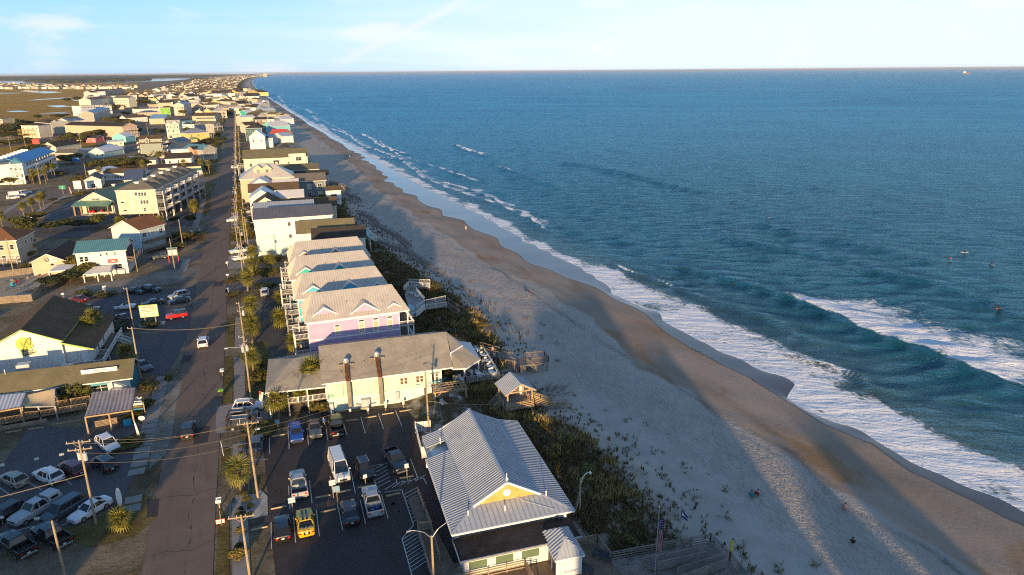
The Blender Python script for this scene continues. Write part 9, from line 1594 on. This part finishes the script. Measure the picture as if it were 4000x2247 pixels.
# ================================================================ DUNE GRASS
dr=np.random.RandomState(8)
def grass(name,label,n_,y0,y1,u0,u1,h,m,pw=1.0,spread=.35,keep=None,w=.02):
    Y=y0+(y1-y0)*dr.random(n_)**pw;u=u0+(u1-u0)*dr.random(n_);X=to(Y)+u
    if keep is not None: k=keep(X,Y,u);X,Y=X[k],Y[k]
    c=len(X);Z=beach_z(X,Y);nb=4;X,Y,Z=(np.repeat(q,nb) for q in (X,Y,Z));N=c*nb
    X=X+dr.normal(size=N)*.12;Y=Y+dr.normal(size=N)*.12;a=dr.uniform(0,6.283,N);H=h*dr.uniform(.5,1.3,N);ln=spread*dr.uniform(.3,1.4,N);ww=w*(1+Y/90)
    b=np.stack([X,Y,Z-.03],-1);s=np.stack([np.cos(a+1.57),np.sin(a+1.57),0*a],-1)*ww[:,None];dd=np.stack([np.cos(a),np.sin(a),0*a],-1)*(ln*H)[:,None]
    V=np.stack([b-s,b+s,b+dd*.35+np.stack([0*a,0*a,H*.6],-1)+s*.7,b+dd+np.stack([0*a,0*a,H],-1)],1).reshape(-1,3)
    me=bpy.data.meshes.new(name);me.vertices.add(N*4);me.vertices.foreach_set('co',V.astype(np.float32).ravel());me.loops.add(N*4);me.loops.foreach_set('vertex_index',np.arange(N*4,dtype=np.int32));me.polygons.add(N);me.polygons.foreach_set('loop_start',np.arange(0,N*4,4,dtype=np.int32));me.polygons.foreach_set('loop_total',np.full(N,4,np.int32));me.materials.append(m);me.update();tag(link(name,me),label,'grass',None,'stuff')
GOLD=mat('sea_oats',(.30,.22,.07),.8,.3,.7,.1,kind='leaf',col2=(.36,.28,.10));DG=mat('dune_grass_green',(.085,.08,.028),.8,.3,.4,.1,kind='leaf',col2=(.17,.13,.045));DB=mat('dune_grass_brown',(.09,.062,.028),.85,.3,.4,.1,kind='leaf',col2=(.14,.10,.045))
TUFT=mat('beach_tuft',(.15,.135,.075),.85,.3,.5,.1,kind='leaf',col2=(.22,.18,.10))
near_house=lambda X,Y,u: ~((X < 43.5) & (Y < 51.8)) & ~((X < 33) & (Y < 56)) & ~((X < 30.8) & (Y < 82)) & ~((X < 28) & (Y < 112)) & (X > 25.5)
grass('dune_grass','dark olive grass covering the dune',34000,44,330,-19,1.5,.55,DG,1.7,.5,lambda X,Y,u: near_house(X,Y,u) & (wob(X,Y,31,6) > -.75) & (dr.random(len(X)) < .06+.94*smooth(-2.5,-9,u)),.045);grass('dune_grass','brown dead grass among the dune growth',15000,44,330,-19,2,.5,DB,1.7,.6,lambda X,Y,u: near_house(X,Y,u) & (wob(X,Y,33,8) > -.2) & (dr.random(len(X)) < .08+.92*smooth(-2.5,-9,u)),.045);grass('beach_grass','thin grass tufts scattered on the sand below the dune',2200,44,300,.5,8,.38,TUFT,1.5,.7,lambda X,Y,u: wob(X,Y,35,4) > .25+.06*u,.03);grass('sea_oats','golden sea oats catching the sun on the dune',2600,60,130,-12,-4,1.0,GOLD,1.3,.35,lambda X,Y,u: near_house(X,Y,u) & (wob(X,Y,37,7) > .15),.03)
for i in range(42):
    Y=TW.uniform(46,330);X=float(to(Y))-TW.uniform(7,16)
    if (X > 31.5 or Y > 112 and X > 29) and Y > 54: t=bush(X,Y,TW.uniform(.7,1.5),TW.uniform(.5,1.0),'low dark bush in the dune grass',TW.choice([0,2,2,1]),'low bushes in the dune grass',float(beach_z(np.array(X),np.array(Y)))-.1)
yu=[frond_mesh(20+i,.55,9,.3,PALM_G) for i in range(1)][0]
for i in range(16):
    p=Vector((36.22,88.06))*(1-i/15)+Vector((39.55,87.38))*(i/15);t=thing('yucca','sunlit spiky yucca below the dune gazebo','yucca',(p.x+TW.uniform(-.8,.8),p.y+TW.uniform(-1.2,1.2),.7),TW.uniform(0,6),'yuccas below the dune gazebo')
    for j in range(9): link('leaf_fan',yu,t,(0,0,.3),(0,-R_(70-j*12),j*2.4))
    part('stem',MB().tube((0,0,-.5),(0,0,.35),.07,.05,6),TRUNK,t)
for k,p in enumerate(((46.64,135.84),(46.77,132.3),(47.38,123.6),(47.44,116.22),(46.99,109.19),(42.71,140.03),(43.1,136.27),(46.67,142.5))): t=thing('stake','thin wooden stake at the foot of the dune','post',(*p,-.3),0,'stakes along the foot of the dune');part('stake',MB().tube((0,0,-.2),(0,0,1.5),.05,.05,5),WOODG,t);part('cap',MB().box(-.06,-.06,1.5,.06,.06,1.54),WOODG,t)
# driftwood scrub on the sand
br_=MB();
for i in range(90): a=TW.uniform(-.9,.9);p=Vector((*(42.65,91.97),-.2))+Vector((TW.uniform(-3.5,3),TW.uniform(-2,2),0));br_.tube(p,p+Vector((math.cos(a)*TW.uniform(.8,2.4),math.sin(a)*TW.uniform(.5,1.6),TW.uniform(.2,.9))),.03,.01,4,0,False)
tag(part('dead_branches',br_,BARK),'heap of dead dark branches on the sand below the gazebo','branches',None,'stuff')
# ================================================================ PEOPLE AND BEACH THINGS
gz_=lambda p: float(beach_z(np.array(p[0]),np.array(p[1])))
p=(70.1,221.04,-1.5);person('person in a pale pink top walking at the edge of the wet sand',p[0],p[1],gz_(p),190,'walk','pink','white','fair')
def beach_chair(lb,p,hd,m):
    t=thing('beach_chair',lb,'chair',(p[0],p[1],gz_(p)),R_(-hd));part('seat',MB().box(-.28,-.25,.18,.28,.25,.22),m,t);part('backrest',MB().hexa(((-.28,-.25,.2),(.28,-.25,.2),(.28,-.21,.2),(-.28,-.21,.2),(-.28,-.5,.8),(.28,-.5,.8),(.28,-.46,.8),(-.28,-.46,.8))),m,t);part_split('leg',MB().box(-.3,-.25,0,-.27,-.2,.35).box(.27,-.25,0,.3,-.2,.35).box(-.3,.2,0,-.27,.25,.35).box(.27,.2,0,.3,.25,.35),STEEL,t)
p=(54.75,57.12,-0.8);beach_chair('teal beach chair on the shaded sand',(p[0]-.4,p[1]),60,CLOTH['teal']);beach_chair('red beach chair on the shaded sand',(p[0]+.5,p[1]),60,CLOTH['red']);person('person in teal seated low in a beach chair',p[0]-.4,p[1],gz_(p),60,'low','teal','black','dark');person('person in white seated low in the red beach chair',p[0]+.5,p[1]-.1,gz_(p),60,'low','white','black','dark')
p=(63.63,51.36,-1);beach_chair('striped pink beach chair in the sunlit sand',p,60,CLOTH['pink']);person('person in pink seated in the sunlit rippled sand',p[0],p[1],gz_(p),60,'low','pink','tan','dark');t=thing('beach_towel','teal towel spread beside the seated person','towel',(p[0]-.9,p[1]-.3,gz_(p)+.03),.3);part('cloth',MB().box(-.5,-.8,0,.5,.8,.03),CLOTH['teal'],t);part('hem',MB().box(-.5,-.8,.03,.5,-.72,.035),CLOTH['white'],t)
p=(58.86,45.85,-1);person('dark dressed person sitting alone on the lower sand',p[0],p[1],gz_(p),60,'low','black','black','dark')
p=(46.38,57.56,-0.5);t=thing('seaweed_log','small dark log lying on the shaded sand','log',(p[0],p[1],gz_(p)+.1),.6);part('log',MB().tube((-.7,0,0),(.6,.1,.05),.13,.06,7),BLACK,t);part('twig',MB().tube((.2,0,.05),(.6,-.3,.2),.03,.01,5),BLACK,t)
p=(60.38,142.96,-1);beach_chair('red and blue beach chair far up the sand',p,60,CLOTH['blue']);person('person in red seated far up the sand',p[0],p[1],gz_(p),60,'low','red','blue','dark')
p=(53.86,226.99,-0.6);t=thing('kite','small dark blue kite lying on the sand','kite',(p[0],p[1],gz_(p)+.02),.2);part('sail',MB().extrude(((-.9,-.3,0),(.0,-.1,.25),(1.0,-.2,0),(0,.5,.1)),(0,0,.03)),CLOTH['navy'],t);part('tail',MB().beam((.0,.4,.1),(-1.2,.9,.02),.06,.02),CLOTH['white'],t)
p=(55.2,248.3,-0.6);t=thing('beach_mat','narrow pale teal mat on the sand','mat',(p[0],p[1],gz_(p)+.02),.3);part('mat',MB().box(-1.1,-.35,0,1.1,.35,.03),mat('mat_teal',(.25,.48,.42),.8),t);part('hem',MB().box(.95,-.35,.03,1.1,.35,.036),CLOTH['white'],t)
for p,hd,ps,tp_,lb in (((63.3,446.3,-1.5),60,'walk','black','left figure of the group walking on the lit sand'),((64.5,447.2,-1.5),200,'stand','navy','middle figure of the group on the lit sand'),((65.4,445.3,-1.5),60,'walk','white','right figure of the group on the lit sand'),((87.1,851,-2.5),90,'stand','navy','lone dark figure standing at the water edge'),((69.5,843.4,-1.5),10,'walk','black','nearer walker of a pair on the shaded sand'),((70.1,840.7,-1.5),10,'walk','grey','farther walker of a pair on the shaded sand'),((65.6,783.5,-1.5),190,'walk','white','white dressed walker on the shaded sand'),((74.9,932.2,-1.5),10,'walk','navy','walker near the lit patch of sand'),((60.7,908.1,-1),10,'stand','black','left of two standing figures by the dune'),((62.1,907.4,-1),10,'stand','navy','right of two standing figures by the dune'),((82,1097.7,-1.5),10,'walk','black','distant walker below the dunes'),((44.2,282,-1),190,'walk','navy','walker at the foot of the northern walkover')): person(lb,p[0],p[1],gz_(p),hd,ps,tp_,'black','dark')
q=(7.01,93.88);person('person in a blue top standing between two parked cars',q[0],q[1],.01,20,'stand','blue','tan','red')
q=(21.46,55.79,0.9);person('woman in a red top seated on the bench of the pier porch',q[0],q[1],.9,200,'sit','red','tan','brown',False);t=thing('bench','dark bench on the pier porch under the seated woman','bench',(q[0]-.6,q[1]+.15,.9),.1);part('seat',MB().box(-1.6,-.2,.38,1.2,.2,.44),WOODG,t);part_split('leg',MB().box(-1.5,-.2,0,-1.4,.2,.38).box(1.0,-.2,0,1.1,.2,.38),WOODG,t);q2=(20.95,55.81,0.9);person('small child in white leaning on the bench',q2[0],q2[1],.9,120,'sit','white','blue','fair')
q=(24.21,120.02,6);person('person on the upper porch of the lilac house',q[0],q[1],6.0,180,'stand','teal','tan','red');q=(-56.25,197.94);person('person in a turquoise top sitting in the sand yard',q[0],q[1],.02,150,'low','teal','navy','fair')
for p,ps,hd,bc,lb,lg,tp_ in (((198.38,134.19,-2.75),'straddle',120,CHM,'surfer sitting astride a white board, farthest out',True,'black'),((186.82,129.88,-2.75),'straddle',60,mat('board_aqua',(.25,.55,.55),.4),'surfer beside a pale aqua board',False,'red'),((192.47,121.94,-2.75),'straddle',200,CHM,'surfer astride a short white board facing the shore',True,'black'),((157.81,96.41,-2.75),'prone',260,mat('board_orange',(.55,.14,.05),.4),'surfer paddling flat on an orange board',True,'black'),((114.77,134.95,-2.75),'prone',250,mat('board_dark',(.06,.05,.05),.4),'surfer half hidden behind a dark swell',True,'black'),((183.54,219.74,-2.75),'straddle',200,CHM,'distant surfer waiting on the dark water',True,'black'),((180.77,197.87,-2.75),'straddle',200,CHM,'distant surfer nearest the dark swell',True,'black')):
    person(lb,p[0],p[1],-2.72,hd,ps,tp_,'black','dark');t=thing('surfboard','board under the '+lb.split(',')[0],'surfboard',(p[0],p[1],-2.72),R_(90-hd));part('board',MB().extrude([(1.15*math.cos(a)+.1,.27*math.sin(a),-.02+.12*max(0,math.cos(a))**3) for a in np.linspace(0,6.283,20)[:-1]],(0,0,.07)),bc,t);part('fin',MB().box(-.95,-.01,-.15,-.8,.01,0),PLASTIC,t)
q=(2749.1,16161.3,-3);t=thing('boat','tiny white fishing boat near the horizon','boat',(*q[:2],-3),.4);part('hull',MB().hexa(((-9,-2.5,-.5),(9,-1.5,-.5),(9,1.5,-.5),(-9,2.5,-.5),(-9.5,-3,2),(11,-1,3),(11,1,3),(-9.5,3,2))),TRIM,t);part('cabin',MB().box(-4,-2,2,2,2,6),TRIM,t);part('mast',MB().tube((-1,0,6),(-1,0,12),.2,.1,6),STEEL,t)
q=(22644.4,16420.6,-3);t=thing('ship','faint long ship on the horizon at the right','ship',(*[c*.25 for c in q[:2]],-3),.35);part('hull',MB().hexa(((-60,-9,-1),(60,-6,-1),(60,6,-1),(-60,9,-1),(-62,-10,9),(68,-6,11),(68,6,11),(-62,10,9))),mat('ship_hull',(.35,.2,.16),.7),t);part('bridge',MB().box(-55,-8,9,-42,8,22),TRIM,t)
q=(176.7,1386.3,-2.8);t=thing('sea_marker','thin marker post in the surf far up the coast','post',(*q[:2],-3));part('post',MB().tube((0,0,-1),(0,0,5),.25,.2,6),WOODG,t);part('topmark',MB().box(-.5,-.5,5,.5,.5,6),STEEL,t)
